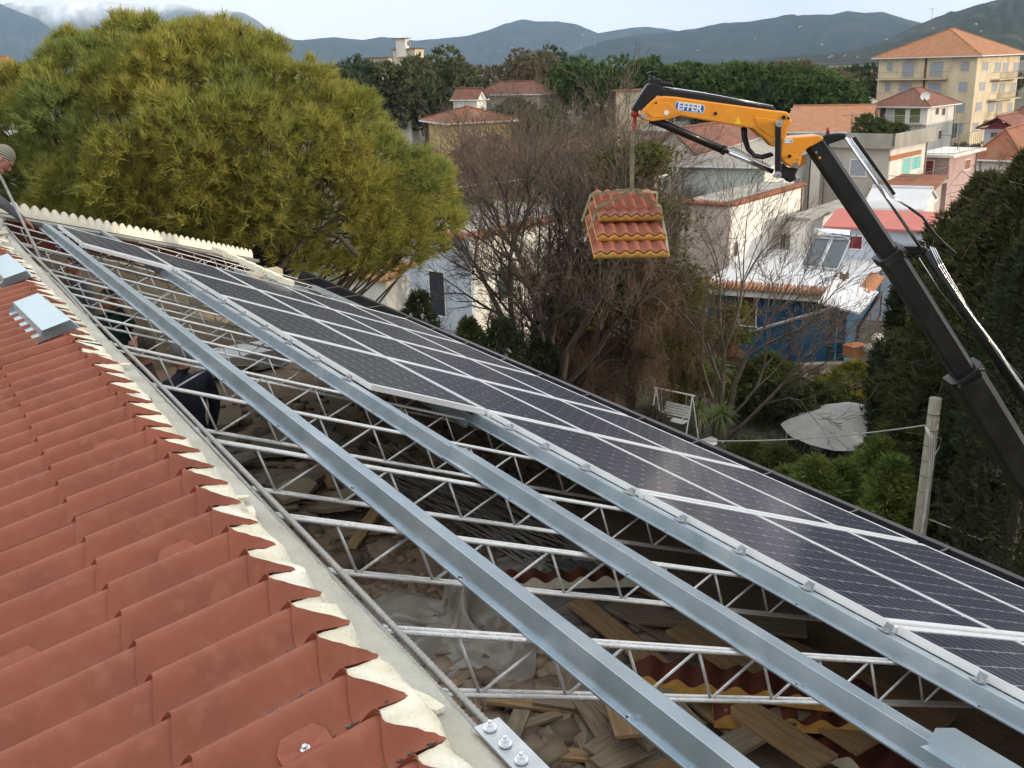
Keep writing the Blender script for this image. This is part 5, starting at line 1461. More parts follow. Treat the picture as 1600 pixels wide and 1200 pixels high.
# 7 pink metal roofed low house
H7 = House('low_house', 'low white house with pink metal roof and dark red shutter', 'house', 1447, 362, 56, 1297, 1520, -62, icew, wv=3.6); H7.roof('shed', .45, roof_pink, .35); H7.window('L', 1318, 369, 1346, 388, 'shutter', dkred)
H7b = House('white_annexe', 'white gabled annexe rising behind the pink metal roof', 'house', 1440, 330, 66, 1352, 1475, -60, white_w, wv=6); H7b.roof('gable', 1.0, roof_white, .2, 'u')
H7c = House('brown_house', 'taupe house with red roof strip between terrace building and pink roof', 'house', 1452, 300, 70, 1366, 1478, -58, taupe, wv=5); H7c.roof('shed', .5, rooft, .3)
# 8 pale green house and white house in front of it
H8 = House('pale_green_house', 'pale green flat-fronted house with weathered grey tile roof', 'house', 1195, 262, 68, 1060, 1266, -62, palegreen, wallR_lit=white_w); H8.roof('hip', .9, roof_grey, .5)  # right wall painted white as the sunlit face
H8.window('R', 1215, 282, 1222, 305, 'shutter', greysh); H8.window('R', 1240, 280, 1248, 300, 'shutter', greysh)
H8b = House('white_house', 'bright white house with small window and red tile coping behind the bare tree', 'house', 1141, 324, 57, 1064, 1254, -52, taupe, wallR_lit=white_w); H8b.roof('flat', 0, parapet, -.02)  # taupe stands in for shade on the left wall, white for sun
for (f, w_) in (('L', H8b.wu), ('R', H8b.wv)):
    n_ = int(w_ / .22)
    for i in range(n_):
        a = H8b.pt(f, (i + .5) * w_ / n_, H8b.ze + .24, -.18); b = H8b.pt(f, (i + .5) * w_ / n_, H8b.ze + .10, .22)
        g = MB(); g.tube([a, b], .10, 6); g.build('coping_tile', rooft, H8b.o, smooth=True)
H8b.window('R', 1219, 366, 1226, 388, 'pane'); H8b.window('R', 1146, 378, 1151, 400, 'panel', brownsh)
g8 = House('grey_terrace_block', 'pale grey flat roofed block right of the bright white house', 'building', 1262, 345, 60, 1236, 1345, -52, white_w); g8.roof('flat', 0, parapet, .25)
# 9 blue house
H9 = House('blue_house', 'deep blue house with white flat roof edged in red tiles', 'house', 1342, 463, 49, 1106, 1440, -63, bluew, wv=10.5); H9.roof('flat', 0, roof_white, .15)
H9.slab('L', -.5, H9.wu + .4, H9.ze - .32, H9.ze + .0, .004, .55, 'cornice', white_w)
n_ = int((H9.wu + .9) / .21)
for i in range(n_):
    t_ = -.45 + i * (H9.wu + .9) / n_
    a = H9.pt('L', t_, H9.ze + .30, -.10); b = H9.pt('L', t_, H9.ze + .08, .72); g = MB(); g.tube([a, b], .085, 7); g.build('eave_tile', rooft_o, H9.o, smooth=True)
for i in range(22):
    t_ = .1 + i * .21
    a = H9.pt('R', t_, H9.ze + .30, -.10); b = H9.pt('R', t_, H9.ze + .08, .62); g = MB(); g.tube([a, b], .085, 7); g.build('eave_tile', rooft_o, H9.o, smooth=True)
H9.window('L', 1158, 458, 1180, 508, 'panel', brownsh, 'door'); H9.window('L', 1168, 458.5, 1179, 507, 'pane', frame=brownsh)
p = pd(1318, 446, 50); p[2] = H9.ze + .2; ch = thing('flue_pipe', 'rusty flue pipe with twin cowl on the white roof', 'flue', p)
g = MB(); g.tube([p, p + [0, 0, .75]], .08, 8); g.build('pipe', M('rust', (0.22, 0.09, 0.05), (0.14, 0.06, 0.04)), ch)
for sg in (-1, 1):
    q_ = p + np.array([RT[0], RT[1], 0]) * .16 * sg; g = MB(); g.tube([p + [0, 0, .62], q_ + [0, 0, .62]], .05, 6); g.tube([q_ + [0, 0, .5], q_ + [0, 0, .85]], .075, 8); g.build('cowl', railm, ch)
# porch of the blue house
P9 = House('blue_porch', 'small blue porch with pale sheet roof at the right of the blue house', 'porch', 1324, 486, 44.5, 1298, 1420, -63, bluew, wv=3.4)
pts = [P9.pt('L', P9.wu + .5, P9.ze + .42, .55), P9.pt('R', -.55, P9.ze + .06, .6), P9.pt('R', P9.wv + 2.6, P9.ze - .35, .6), P9.pt('R', P9.wv + 2.6, P9.ze + .2, -1.2), P9.pt('L', P9.wu + .5, P9.ze + .6, -2.2)]
g = MB(); g.extrude(pts, np.array([0, 0, -.07]), np.array([0, 0, 0.03])); g.build('roof_sheet', roof_white, P9.o)
P9.window('R', 1344, 490, 1372, 520, 'pane', frame=brownsh); P9.window('R', 1376, 505, 1384, 560, 'panel', wood_o, 'door')
q = [pd(1172, 520, 46.5), pd(1310, 480, 44.2)]; q0, q1 = q
sw9 = thing('stair_wall', 'blue stair wall with sloping pale coping before the blue house', 'stair wall', q0 * [1, 1, 0])
dd = unit((q1 - q0) * [1, 1, 0]); nn = np.array([-dd[1], dd[0], 0])
g = MB(); g.extrude([q0 * [1, 1, 0], q1 * [1, 1, 0], q1, q0], -nn * .12, nn * .12); g.build('wall', bluew, sw9)
g = MB(); g.extrude([q0 + [0, 0, .002], q1 + [0, 0, .002], q1 + [0, 0, .10], q0 + [0, 0, .10]], -nn * .17, nn * .17); g.build('coping', roof_grey, sw9)
for px in (1240, 1303):
    b_ = q0 + (q1 - q0) * ((px - 1172) / 138.0); g = MB(); g.box(b_ * [1, 1, .5] - nn * .16 * np.sign(nn[:2] @ FW), .07, .04, b_[2] / 2 - .05, np.array([dd, nn, [0, 0, 1]])); g.build('pilaster', navyd, sw9)
# 10, 11 brown gabled houses behind the crane rod
H10 = House('gabled_house', 'pale gabled house with brown-red roof behind the hydraulic rod', 'house', 1092, 250, 84, 1012, 1150, -52, white_w, wv=12); H10.roof('gable', 2.3, rooft_b, .4, 'v', eave_mat=white_w)
H11 = House('tiled_house', 'wide house with brown-red hipped tile roof left of the crane elbow', 'house', 1196, 232, 96, 1088, 1260, -60, white_w); H11.roof('hip', 2.6, rooft_b, .5)
H12a = House('cream_house', 'cream flat house half hidden left of the crane tip', 'house', 1004, 142, 140, 962, 1018, -60, cream); H12a.roof('flat', 0, rooft_o, .3)
H12b = House('pale_block', 'pale flat block seen below the yellow jib', 'building', 1105, 206, 105, 1055, 1170, -60, icew); H12b.roof('flat', 0, parapet, .3); H12b.window('L', 1082, 212, 1092, 222, 'pane')
H12c = House('beige_wall_house', 'beige low house behind the crane hook', 'house', 1040, 208, 92, 985, 1085, -58, cream); H12c.roof('flat', 0, parapet, .3)
# 12 yellow houses
H13 = House('yellow_house', 'yellow house with brown-red eaves beyond the pine', 'house', 704, 194, 98, 664, 798, -22, yeloww, wu=7); H13.roof('hip', 1.2, rooft, .7)
H13.window('R', 745, 204, 752, 215, 'pane')
H13c = House('tiled_house', 'low house with brown tiled roof and skylight left of the bare trees', 'house', 735, 258, 86, 700, 822, -40, yeloww); H13c.roof('hip', 1.9, rooft_b, .5)
sk = H13c.pt('R', 2.2, H13c.ze + .95, -1.6)
g = MB(); n_ = unit(np.cross(H13c.v, [0, 0, 1.0]) * -0.45 + np.array([0, 0, 1.0])); g.box(sk, .6, .4, .06, np.array([H13c.v, np.cross(n_, H13c.v), n_])); g.build('skylight', icew, H13c.o)
H13b = House('yellow_house', 'pale yellow house with two green grilled windows behind the bare tree', 'house', 722, 291, 70, 676, 836, -35, yeloww); H13b.roof('hip', 1.6, rooft_b, .6)
for r in ((741, 306, 751, 336), (757, 306, 767, 336)): H13b.window('R', *r, 'shutter', greens, frame=cream)
# 13 white house with green shutters
H14 = House('white_house', 'white house with dark green shutters beside the pine', 'house', 733, 376, 50, 570, 930, -50, icew, wallR_lit=white_w); H14.roof('flat', 0, roof_grey, .35)  # white house: shade tinted into the left wall, sunlit white on the right
for (f, w_) in (('L', H14.wu), ('R', H14.wv)):
    n_ = int(w_ / .24)
    for i in range(n_):
        a = H14.pt(f, (i + .5) * w_ / n_, H14.ze + .32, -.12); b = H14.pt(f, (i + .5) * w_ / n_, H14.ze + .16, .48); g = MB(); g.tube([a, b], .095, 6); g.build('eave_tile', rooft, H14.o, smooth=True)
H14.window('L', 604, 424, 628, 478, 'panel', navyd, 'door'); H14.window('L', 671, 425, 697, 492, 'panel', navyd, 'door')
H14.window('R', 777, 415, 802, 466, 'shutter', greens); H14.window('R', 868, 412, 880, 455, 'shutter', greens)
t0, t1, z0, z1 = H14.rect('L', 590, 486, 664, 489); H14.balcony('L', t0, t1, z0, 1.3, white_w, railw, 1.0, .16)
H14b = House('lean_to', 'low lean-to with red tiled roof below the pine', 'house', 602, 440, 44, 545, 640, -50, white_w); H14b.roof('shed', .5, rooft_o, .3)
# far houses
for (nm, lb, B_, e_, d_, A_, C_, th_, w_, rf) in (
    ('flat_house', 'white flat roofed house just right of the pine top', 640, 150, 150, 584, 652, -72, white_w, ('flat', 0, white_w, .3)),
    ('small_house', 'small white gabled house between dark trees', 745, 157, 140, 708, 760, -55, white_w, ('gable', 1.4, rooft_b, .3)),
    ('large_house', 'large house with long brown roof above the bare trees', 843, 148, 150, 748, 868, -58, greyw, ('hip', 1.7, rooft_b, .6)),
    ('boxy_house', 'boxy pale house with red rim right of the umbrella pine', 1317, 134, 175, 1285, 1322, -55, greyw, ('flat', 0, rooft_b, .4)),
    ('boxy_house', 'little white box of a house beside the boxy pale one', 1336, 146, 172, 1316, 1340, -55, white_w, ('flat', 0, white_w, .2)),
    ('blue_grey_house', 'blue grey house under the umbrella pine', 1275, 172, 130, 1240, 1290, -50, icew, ('flat', 0, parapet, .3)),
    ('edge_house', 'red roofed house at the left picture edge beyond the pine', 12, 104, 220, -40, 22, -60, white_w, ('hip', 2.0, rooft_o, .6)),
    ('edge_house', 'maroon roofed house at the right picture edge behind the hut', 1612, 186, 125, 1585, 1680, -50, white_w, ('hip', 1.6, rooft_b, .6)),
    ('far_house', 'low pale house with tile roof behind the twigs', 905, 262, 84, 822, 960, -66, white_w, ('hip', 1.6, rooft_b, .5)),
    ('far_house', 'pale shed roof house low behind the brown twigs', 980, 285, 66, 905, 1030, -52, taupe, ('hip', 1.2, rooft_b, .5)),
    ('hotel_building', 'far cream hotel with red flat roofs above the dark trees', 648, 76, 330, 614, 662, -55, cream, ('flat', 0, rooft_b, .8)),
    ('hotel_wing', 'far lower wing with maroon balconies left of the hotel', 606, 90, 320, 570, 612, -55, cream, ('flat', 0, rooft_b, .8))):
    Hx = House(nm, lb, 'house', B_, e_, d_, A_, C_, th_, w_)
    Hx.roof(*rf)
    w1 = Hx.wu
    zt = Hx.ze
    for fl in range(1 if d_ < 300 else 2):
        for k in range(3):
            t_ = w1 * (k + .5) / 3; z_ = zt - 2.3 - 3.1 * fl
            if z_ > .3: Hx.window('L', 0, 0, 0, 0, 'panel', greysh if k != 1 else greens, R4=(t_ - .5, t_ + .5, z_, z_ + 1.4))
        t_ = Hx.wv * .5; z_ = zt - 2.3 - 3.1 * fl
        if Hx.wv > 2 and z_ > .3: Hx.window('R', 0, 0, 0, 0, 'panel', greysh, R4=(t_ - .5, t_ + .5, z_, z_ + 1.4))
Ht = House('hotel_tower', 'white stair tower on top of the far hotel', 'tower', 633, 60, 331, 618, 638, -55, white_w, zb=18.0); Ht.roof('flat', 0, rooft_b, .7); Ht.window('R', 0, 0, 0, 0, 'pane', R4=(.8, 2.2, Ht.ze - 2.2, Ht.ze - .8))
for h_ in (Hs, Hw, H3, H4, H5, H6b, H7, H8, H8b, H9, H10, H11, H13, H13b, H13c, H14): h_.trim()
def aerial(px, d, z, label, hgt=2.2):
    p = pd(px, 200, d); p[2] = z; t = thing('tv_aerial', label, 'aerial', p)
    g = MB(); g.tube([p, p + [0, 0, hgt]], .03, 5); g.build('mast', railm, t)
    g = MB(); a = p + [0, 0, hgt - .1]; g.tube([a - rr0 * .7, a + rr0 * .7], .018, 4)
    for k in range(7): c = a + rr0 * (-.6 + .2 * k); g.tube([c - ff0 * .4 * (1 - k * .06), c + ff0 * .4 * (1 - k * .06)], .012, 4)
    g.build('antenna', railm, t)
rr0 = np.array([RT[0], RT[1], 0]); ff0 = np.array([FW[0], FW[1], 0])
aerial(1440, 158, A.ze + 3.5, 'tv aerial on the apartment block roof', 3.5); aerial(1410, 139, Hs.ze + 1.2, 'tv aerial beside the olive shutters'); aerial(1160, 72, H8.ze + .6, 'tv aerial on the pale green house')
aerial(1130, 100, H11.ze + 1.2, 'tv aerial on the brown hipped roof'); aerial(775, 100, H13.ze + .8, 'tv aerial on the yellow house'); aerial(830, 54, H14.ze + .2, 'tv aerial on the white house with green shutters', 2.6); aerial(1330, 76, H4.ze + .2, 'tv aerial on the concrete terrace'); aerial(1500, 84, H5.ze + .2, 'tv aerial on the pink house terrace')
# tiny houses dotted on the hills
bpy.context.view_layer.update()
hm_w = M('hill_house_wall', (0.60, 0.56, 0.50)); hm_r = M('hill_house_roof', (0.4, 0.2, 0.12))
def hillhouse(px, py, D, w, lab):
    hits = []
    for h_ in HILLS:
        ok, loc_, nn_, ii_ = h_.ray_cast(Vector(CAM), Vector(unit(ray(px, py))))
        if ok: hits.append((loc_.length, np.array(loc_)))
    if not hits: return
    p = min(hits, key=lambda q: q[0])[1]; w = w * np.linalg.norm(p) / D; g = MB(); ax = np.array([[RT[0], RT[1], 0], [FW[0], FW[1], 0], [0, 0, 1]])
    g.m = 0; g.box(p, w, w * .6, w * .55, ax); g.m = 1
    a = p + ax[2] * w * .55; X_, Y_ = ax[0] * w * 1.1, ax[1] * w * .7; g.add([a - X_ - Y_, a + X_ - Y_, a + X_ + Y_, a - X_ + Y_, a - X_ * .9 + ax[2] * w * .4, a + X_ * .9 + ax[2] * w * .4], [(0, 1, 5, 4), (2, 3, 4, 5), (1, 2, 5), (3, 0, 4)])
    setp(g.build('hillside_house', [hm_w, hm_r], loc=p), lab, 'house', 'houses dotted on the far hills')
for (px, py) in ((1284, 68), (1300, 86), (1296, 88), (1320, 86), (1340, 88), (1316, 102), (1268, 105), (1322, 104), (1340, 101), (1362, 100), (1525, 36), (1534, 47), (1532, 64), (1458, 43), (1385, 60), (1250, 40), (1248, 92), (1200, 104)):
    hillhouse(px, py + 2, 2000, 2.0, 'tiny pale house on the near wooded hill at the right')
for (px, py) in ((910, 54), (908, 72), (800, 74), (780, 79), (840, 82), (930, 70), (762, 78), (1180, 60), (1090, 78)):
    hillhouse(px, py + 1, 4300, 3.6, 'tiny pale house on the blue middle hills')
# solar water heater on the white roof
p = pd(1290, 408, 55.5); p[2] = H9.ze + .2
wh = thing('solar_water_heater', 'solar water heater with steel tank on the white roof behind the blue house', 'water heater', p)
xr = np.array([RT[0], RT[1], 0]); yf = np.array([FW[0], FW[1], 0])
xr = unit(xr * .8 - yf * .6); yf = np.array([-xr[1], xr[0], 0]) ; yf = yf if yf[:2] @ FW > 0 else -yf
g = MB(); a = p + yf * .9 + [0, 0, 1.75]; g.tube([a - xr * 1.0, a + xr * .95], .27, 14); g.build('tank', chrome, wh, smooth=True)
for sx in (-.55, .55):
    g = MB(); q0 = p + xr * sx - yf * 1.0 + [0, 0, .12]; q1 = p + xr * sx + yf * .8 + [0, 0, 1.45]; d_ = unit(q1 - q0); n_ = np.cross(xr, d_)
    g.box((q0 + q1) / 2, .5, np.linalg.norm(q1 - q0) / 2, .04, np.array([xr, d_, n_])); pnl = g.build('collector', galv, wh)
    g = MB(); g.box((q0 + q1) / 2 + n_ * .045, .45, np.linalg.norm(q1 - q0) / 2 - .06, .004, np.array([xr, d_, n_])); g.build('glass', M('collector_glass', (0.10, 0.12, 0.13), rough=.12), pnl)
for sx in (-.9, .9):
    g = MB(); b_ = p + xr * sx + yf * 1.0; g.tube([b_, b_ + [0, 0, 1.5]], .03, 6); g.tube([b_, p + xr * sx - yf * 1.0], .03, 6); g.build('stand', galv, wh)

# ================================================================== GARDEN
def gp(px, py, z=0.0): return pz(px, py, z)
# utility pole
p = pd(1450, 760, 20.5); pole_top = pd(1462, 622, 20.5); base = np.array([p[0] - .25, p[1], 0.0])
up = thing('utility_pole', 'weathered grey timber utility pole at the gutter with looped cables', 'utility pole', base)
g = MB(); g.tube([base, base * .5 + pole_top * .5, pole_top], [.17, .15, .128], 16); g.build('pole', M('pole_wood', (0.32, 0.30, 0.24), (0.20, 0.19, 0.15), scale=6, rough=.95, stretch=(8, 8, .6), bump=.6, bscale=10), up, smooth=True)
dirp = unit(pole_top - base)
cen = lambda z: base + dirp * ((z - base[2]) / dirp[2])
for k in range(7):
    z_ = pole_top[2] - .35 - k * .36; g = MB()
    c = cen(z_); pts = [c + .139 * np.array([math.cos(w), math.sin(w), 0.02 * math.sin(w)]) for w in np.linspace(0, 2 * math.pi, 15)]
    g.tube(pts, .006, 5); g.build('wire_band', rubber, up)
tocam = unit(np.array([-p[0], -p[1], 0])); rr_ = np.array([RT[0], RT[1], 0])
for k in range(3):
    a = pole_top + [0, 0, -.62] - rr_ * .17 + tocam * .1
    pts = [a, cen(a[2] - .25) + tocam * .15 + rr_ * (-.02 + .05 * k), cen(a[2] - .7) + tocam * .155 + rr_ * (.03 + .04 * k), cen(a[2] - 1.4) + tocam * .16 + rr_ * (.05 + .02 * k), cen(a[2] - 2.2) + tocam * .165 + rr_ * (.04 + .02 * k), cen(a[2] - 3.0) + tocam * .17]
    g = MB(); g.tube(pts, .011, 6); g.build('cable', railw, up, smooth=True)
pts = [pole_top + [0, 0, -.62] - rr_ * .16 + tocam * .1, cen(pole_top[2] - .85) + rr_ * .12 + tocam * .12, cen(pole_top[2] - .95) + rr_ * .24, cen(pole_top[2] - 1.15) + rr_ * .2 + tocam * .05, cen(pole_top[2] - 1.35) + rr_ * .08 + tocam * .13]
g = MB(); g.tube(pts, .011, 6); g.build('cable', railw, up, smooth=True)
def wire(a, b, sag, r, label, m=None):
    pts = [a + (b - a) * t + np.array([0, 0, -sag * 4 * t * (1 - t)]) for t in np.linspace(0, 1, 24)]
    g = MB(); g.tube(pts, r, 6); setp(g.build('overhead_cable', m or M('cable_grey', (0.36, 0.36, 0.34), (.24, .24, .23), scale=20), loc=a, smooth=True), label, 'cable')
wire(pole_top + [0, 0, -.62] - rr_ * .16, pd(1080, 688, 24), .14, .016, 'pale twisted cable running left from the utility pole over the garden')
wire(cen(pole_top[2] - 2.85) + rr_ * .16, pd(1720, 905, 19), .06, .018, 'pale twisted cable running right from the utility pole')
wire(pd(690, 516, 36), pd(850, 503, 44), .15, .014, 'thin cable crossing in front of the white house')
# garden parasol
p = gp(1325, 745); pc = pd(1325, 660, 37); base = np.array([pc[0], pc[1], 0])
pr = thing('parasol', 'large open off-white garden parasol beside the shrubs', 'parasol', base)
zr = pd(1320, 668, 37)[2]; za = zr + 1.05; R0 = 2.55; ne = 8
vs = [base + [0, 0, za]]; fs = []
NS = 8
for i in range(1, NS + 1):
    for k in range(ne * 6):
        w = 2 * math.pi * k / (ne * 6); r_ = R0 * i / NS; fr = (k % 6) / 6.0
        sagm = math.sin(math.pi * fr) * .10 * (i / NS); rr2 = r_ * (1 - .05 * math.sin(math.pi * fr))
        vs.append(base + [rr2 * math.cos(w), rr2 * math.sin(w) * 1.0, za - (za - zr) * (i / NS) ** 1.15 - sagm + .015 * math.sin(k * 1.9 + i)])
m_ = ne * 6
fs = [(0, 1 + k, 1 + (k + 1) % m_) for k in range(m_)] + [(1 + (i - 1) * m_ + k, 1 + i * m_ + k, 1 + i * m_ + (k + 1) % m_, 1 + (i - 1) * m_ + (k + 1) % m_) for i in range(1, NS) for k in range(m_)]
g = MB(); g.add(vs, fs); g.build('canopy', M('canvas', (0.52, 0.53, 0.50), (0.42, 0.43, 0.41), scale=1.2, rough=.9, translucent=.2), pr, smooth=True)
g = MB(); g.tube([base, base + [0, 0, za]], .035, 8); g.build('pole', railw, pr)
for k in range(ne):
    w = 2 * math.pi * k / ne; g = MB(); g.tube([base + [0, 0, za - .04], base + [R0 * .98 * math.cos(w), R0 * .98 * math.sin(w), zr - .02]], .012, 4); g.build('rib', railw, pr)
g = MB(); g.tube([base, base + [0, 0, .1]], .35, 16); g.build('foot', conc, pr)
# garden swing seat
c = pd(1052, 668, 36); c[2] = max(0, c[2] * 0); c = np.array([c[0], c[1], pd(1052, 676, 36)[2]]); c[2] = pd(1050, 672, 36)[2]
zg = c[2]
sw = thing('garden_swing', 'white slatted garden swing seat on an A-frame below the gutter', 'swing seat', np.array([c[0], c[1], 0]))
xr = unit(np.array([RT[0], RT[1], 0]) * .75 + np.array([FW[0], FW[1], 0]) * -.65); yf = np.array([-xr[1], xr[0], 0])
c0 = np.array([c[0], c[1], max(zg, 0.0)])
H_ = 1.55
for sx in (-.8, .8):
    for sy in (-.5, .5):
        g = MB(); g.tube([c0 + xr * sx + yf * sy + [0, 0, -.3], c0 + xr * sx + [0, 0, H_]], .028, 6); g.build('leg', white_p, sw)
g = MB(); g.tube([c0 - xr * .9 + [0, 0, H_], c0 + xr * .9 + [0, 0, H_]], .03, 6); g.build('top_bar', white_p, sw)
for i in range(5):
    g = MB(); g.box(c0 + yf * (-.18 + .09 * i) + [0, 0, .42], .55, .038, .012, np.array([xr, yf, [0, 0, 1]])); g.build('seat_slat', white_p, sw)
    g = MB(); g.box(c0 + yf * .27 + [0, 0, .52 + .1 * i] + yf * .02 * i, .55, .012, .038, np.array([xr, yf, [0, 0, 1]])); g.build('back_slat', white_p, sw)
for sx in (-.5, .5):
    g = MB(); g.tube([c0 + xr * sx + [0, 0, .42], c0 + xr * sx * 1.1 + [0, 0, H_]], .01, 4); g.build('chain', railw, sw)
    g = MB(); g.tube([c0 + xr * sx - yf * .2 + [0, 0, .42], c0 + xr * sx - yf * .2 + [0, 0, .62], c0 + xr * sx + yf * .3 + [0, 0, .64]], .018, 5); g.build('arm_rest', white_p, sw)
# white plastic tables and chairs
def table(c, w, label, mat=white_p, h=.72):
    t = thing('garden_table', label, 'table', c); g = MB(); g.box(c + [0, 0, h], w, w * .7, .02); g.build('top', mat, t, bevel=.01)
    for sx in (-1, 1):
        for sy in (-1, 1):
            g = MB(); g.tube([c + [sx * w * .9, sy * w * .6, 0], c + [sx * w * .8, sy * w * .55, h - .02]], .03, 6); g.build('leg', mat, t)
def chair(c, a, label, mat=white_p, group=None):
    t = thing('garden_chair', label, 'chair', c, group); e1 = np.array([math.cos(a), math.sin(a), 0]); e2 = np.array([-math.sin(a), math.cos(a), 0]); A_ = np.array([e1, e2, [0, 0, 1]])
    g = MB(); g.box(c + [0, 0, .43], .22, .22, .018, A_); g.build('seat', mat, t, bevel=.008)
    for i in range(4):
        g = MB(); g.box(c + e1 * (-.2 - .02 * i) + [0, 0, .52 + .1 * i], .012, .21, .035, A_); g.build('back_slat', mat, t)
    for sx in (-1, 1):
        for sy in (-1, 1):
            g = MB(); g.tube([c + e1 * sx * .2 + e2 * sy * .2, c + e1 * sx * .19 + e2 * sy * .19 + [0, 0, .43]], .018, 5); g.build('leg', mat, t)
            if sx == 1: g = MB(); g.tube([c + e1 * .17 + e2 * sy * .22 + [0, 0, .43], c + e1 * .17 + e2 * sy * .22 + [0, 0, .64], c - e1 * .2 + e2 * sy * .22 + [0, 0, .66]], .016, 5); g.build('arm_rest', mat, t)
q = pd(1107, 665, 36.5); table(np.array([q[0], q[1], max(q[2] - .75, 0)]) * [1, 1, 0], .5, 'white garden table behind the yucca')
q = gp(1288, 706); table(np.array([q[0], q[1], 0]), .75, 'grey garden table among the shrubs', M('grey_plastic', (.32, .32, .33)))
for (px, py, a, lb) in ((1262, 700, .2, 'grey garden chair left of the grey table'), (1278, 716, 1.6, 'grey garden chair in front of the grey table'), (1300, 695, 3.3, 'grey garden chair behind the grey table'), (1236, 690, 2.4, 'white garden chair by the dark court')):
    q = gp(px, py); chair(np.array([q[0], q[1], 0]), a, lb, M('grey_plastic', (.32, .32, .33)) if 'grey' in lb else white_p)
# orange timber shed below the cedar
q = pd(905, 590, 38); 
Sh = House('timber_shed', 'orange timber garden shed with reddish roof below the drooping cedar', 'shed', 912, 574, 40, 858, 962, -55, wood_o, zb=0); Sh.roof('shed', .25, M('shed_roof', (0.17, 0.06, 0.04)), .2)
Sh.window('L', 870, 580, 885, 606, 'panel', brownsh, 'door')
# rubble stone retaining wall at the back of the court
st = M('field_stone', (0.20, 0.17, 0.13), (0.12, 0.10, 0.08), scale=2, rough=.95, bump=.5, bscale=10)
a = pd(1190, 604, 43); b = pd(1335, 592, 43); a[2] = b[2] = 0
sw_ = thing('stone_wall', 'rough fieldstone retaining wall below the blue house', 'wall', a)
dd = b - a; Ln = np.linalg.norm(dd); dd /= Ln; nn = np.array([-dd[1], dd[0], 0])
g = MB(); g.box((a + b) / 2 + [0, 0, .9], Ln / 2, .22, .9, np.array([dd, nn, [0, 0, 1]])); g.build('core', st, sw_)
for i in range(60):
    cpt = a + dd * rnd.uniform(0, Ln) + [0, 0, rnd.uniform(.1, 1.75)] + nn * (.24 if nn[:2] @ FW < 0 else -.24)
    g = MB(); g.ball(cpt, rnd.uniform(.13, .26), 6, 4, (1, .6, .8)); g.v = [tuple(np.array(v) + RG.normal(0, .02, 3)) for v in g.v]; g.build('stone', st, sw_)
# clutter on the porch side: wicker crate, pale sacks, white fence panel
q = pd(1335, 548, 43.5); g = MB(); g.box(q, .42, .3, .26); g.box(q + [0, 0, .27], .46, .34, .03); setp(g.build('wicker_chest', wood_o, loc=q, bevel=.02), 'brown wicker chest beside the blue porch', 'chest')
for k, (px, py) in enumerate(((1362, 545), (1382, 552), (1372, 530))):
    q = pd(px, py, 43); g = MB(); g.ball(q, .32, 10, 7, (1.2, .9, .8)); g.v = [tuple(np.array(v) + RG.normal(0, .03, 3)) for v in g.v]
    setp(g.build('sack', M('sack_cloth', (.5, .46, .38)), loc=q, smooth=True), ['pale sack left on the porch heap', 'pale sack right on the porch heap', 'pale sack on top of the porch heap'][k], 'sack')
a = pd(1362, 585, 40); fe = thing('white_fence_panel', 'white railing panel leaning near the parasol', 'fence', a * [1, 1, 0])
for k in range(9):
    p0 = a + rr_ * k * .13; g = MB(); g.tube([p0 * [1, 1, 0], p0 + [0, 0, .25]], .022, 5); g.build('picket', white_p, fe)
for zz in (.0, -.7):
    g = MB(); g.tube([a + [0, 0, zz], a + rr_ * 1.05 + [0, 0, zz]], .025, 5); g.build('rail', white_p, fe)

# ================================================================== VEGETATION
def needles(P, D, K, ln, wd, spread, rg):
    T = len(P)
    d = unit(D[:, None, :] + rg.normal(0, spread, (T, K, 3)))
    s = unit(np.cross(d, rg.normal(0, 1, (T, K, 3))))
    l = ln * rg.uniform(.7, 1.15, (T, K, 1))
    b = P[:, None, :] + rg.normal(0, ln * .12, (T, K, 3))
    V = np.stack([b - s * wd, b + s * wd, b + d * l], 2).reshape(-1, 3)
    return V, np.arange(len(V)).reshape(-1, 3)
def leaves(P, size, rg, N=None, flat=0.0, asp=1.6):
    T = len(P)
    n = unit(rg.normal(0, 1, (T, 3)) + (0 if N is None else N * 1.1) + np.array([0, 0, flat]))
    a = unit(np.cross(n, rg.normal(0, 1, (T, 3)))); b = np.cross(n, a)
    s = size * rg.uniform(.6, 1.3, (T, 1)); 
    V = np.stack([P - a * s * asp * .5, P + b * s * .42 - a * s * .05, P + a * s * asp * .5, P - b * s * .42 - a * s * .05], 1).reshape(-1, 3)
    return V, np.arange(len(V)).reshape(-1, 4)
def branches(segs, n=4):                      # segs: list of (p0,p1,r0,r1)
    p0 = np.array([s[0] for s in segs]); p1 = np.array([s[1] for s in segs]); r0 = np.array([s[2] for s in segs])[:, None]; r1 = np.array([s[3] for s in segs])[:, None]
    t = unit(p1 - p0); ref = np.where(np.abs(t[:, 2:3]) < .9, np.array([[0, 0, 1.0]]), np.array([[1.0, 0, 0]]))
    a = unit(np.cross(t, ref)); c = np.cross(t, a); V = []
    for (p, r) in ((p0, r0), (p1 + t * r1 * .5, r1)):
        for k in range(n):
            w = 2 * math.pi * k / n; V.append(p + r * (a * math.cos(w) + c * math.sin(w)))
    V = np.stack(V, 1); m = len(segs)
    F = np.array([(k, (k + 1) % n, n + (k + 1) % n, n + k) for k in range(n)])
    return V.reshape(-1, 3), ((np.arange(m) * 2 * n)[:, None, None] + F[None]).reshape(-1, 4)
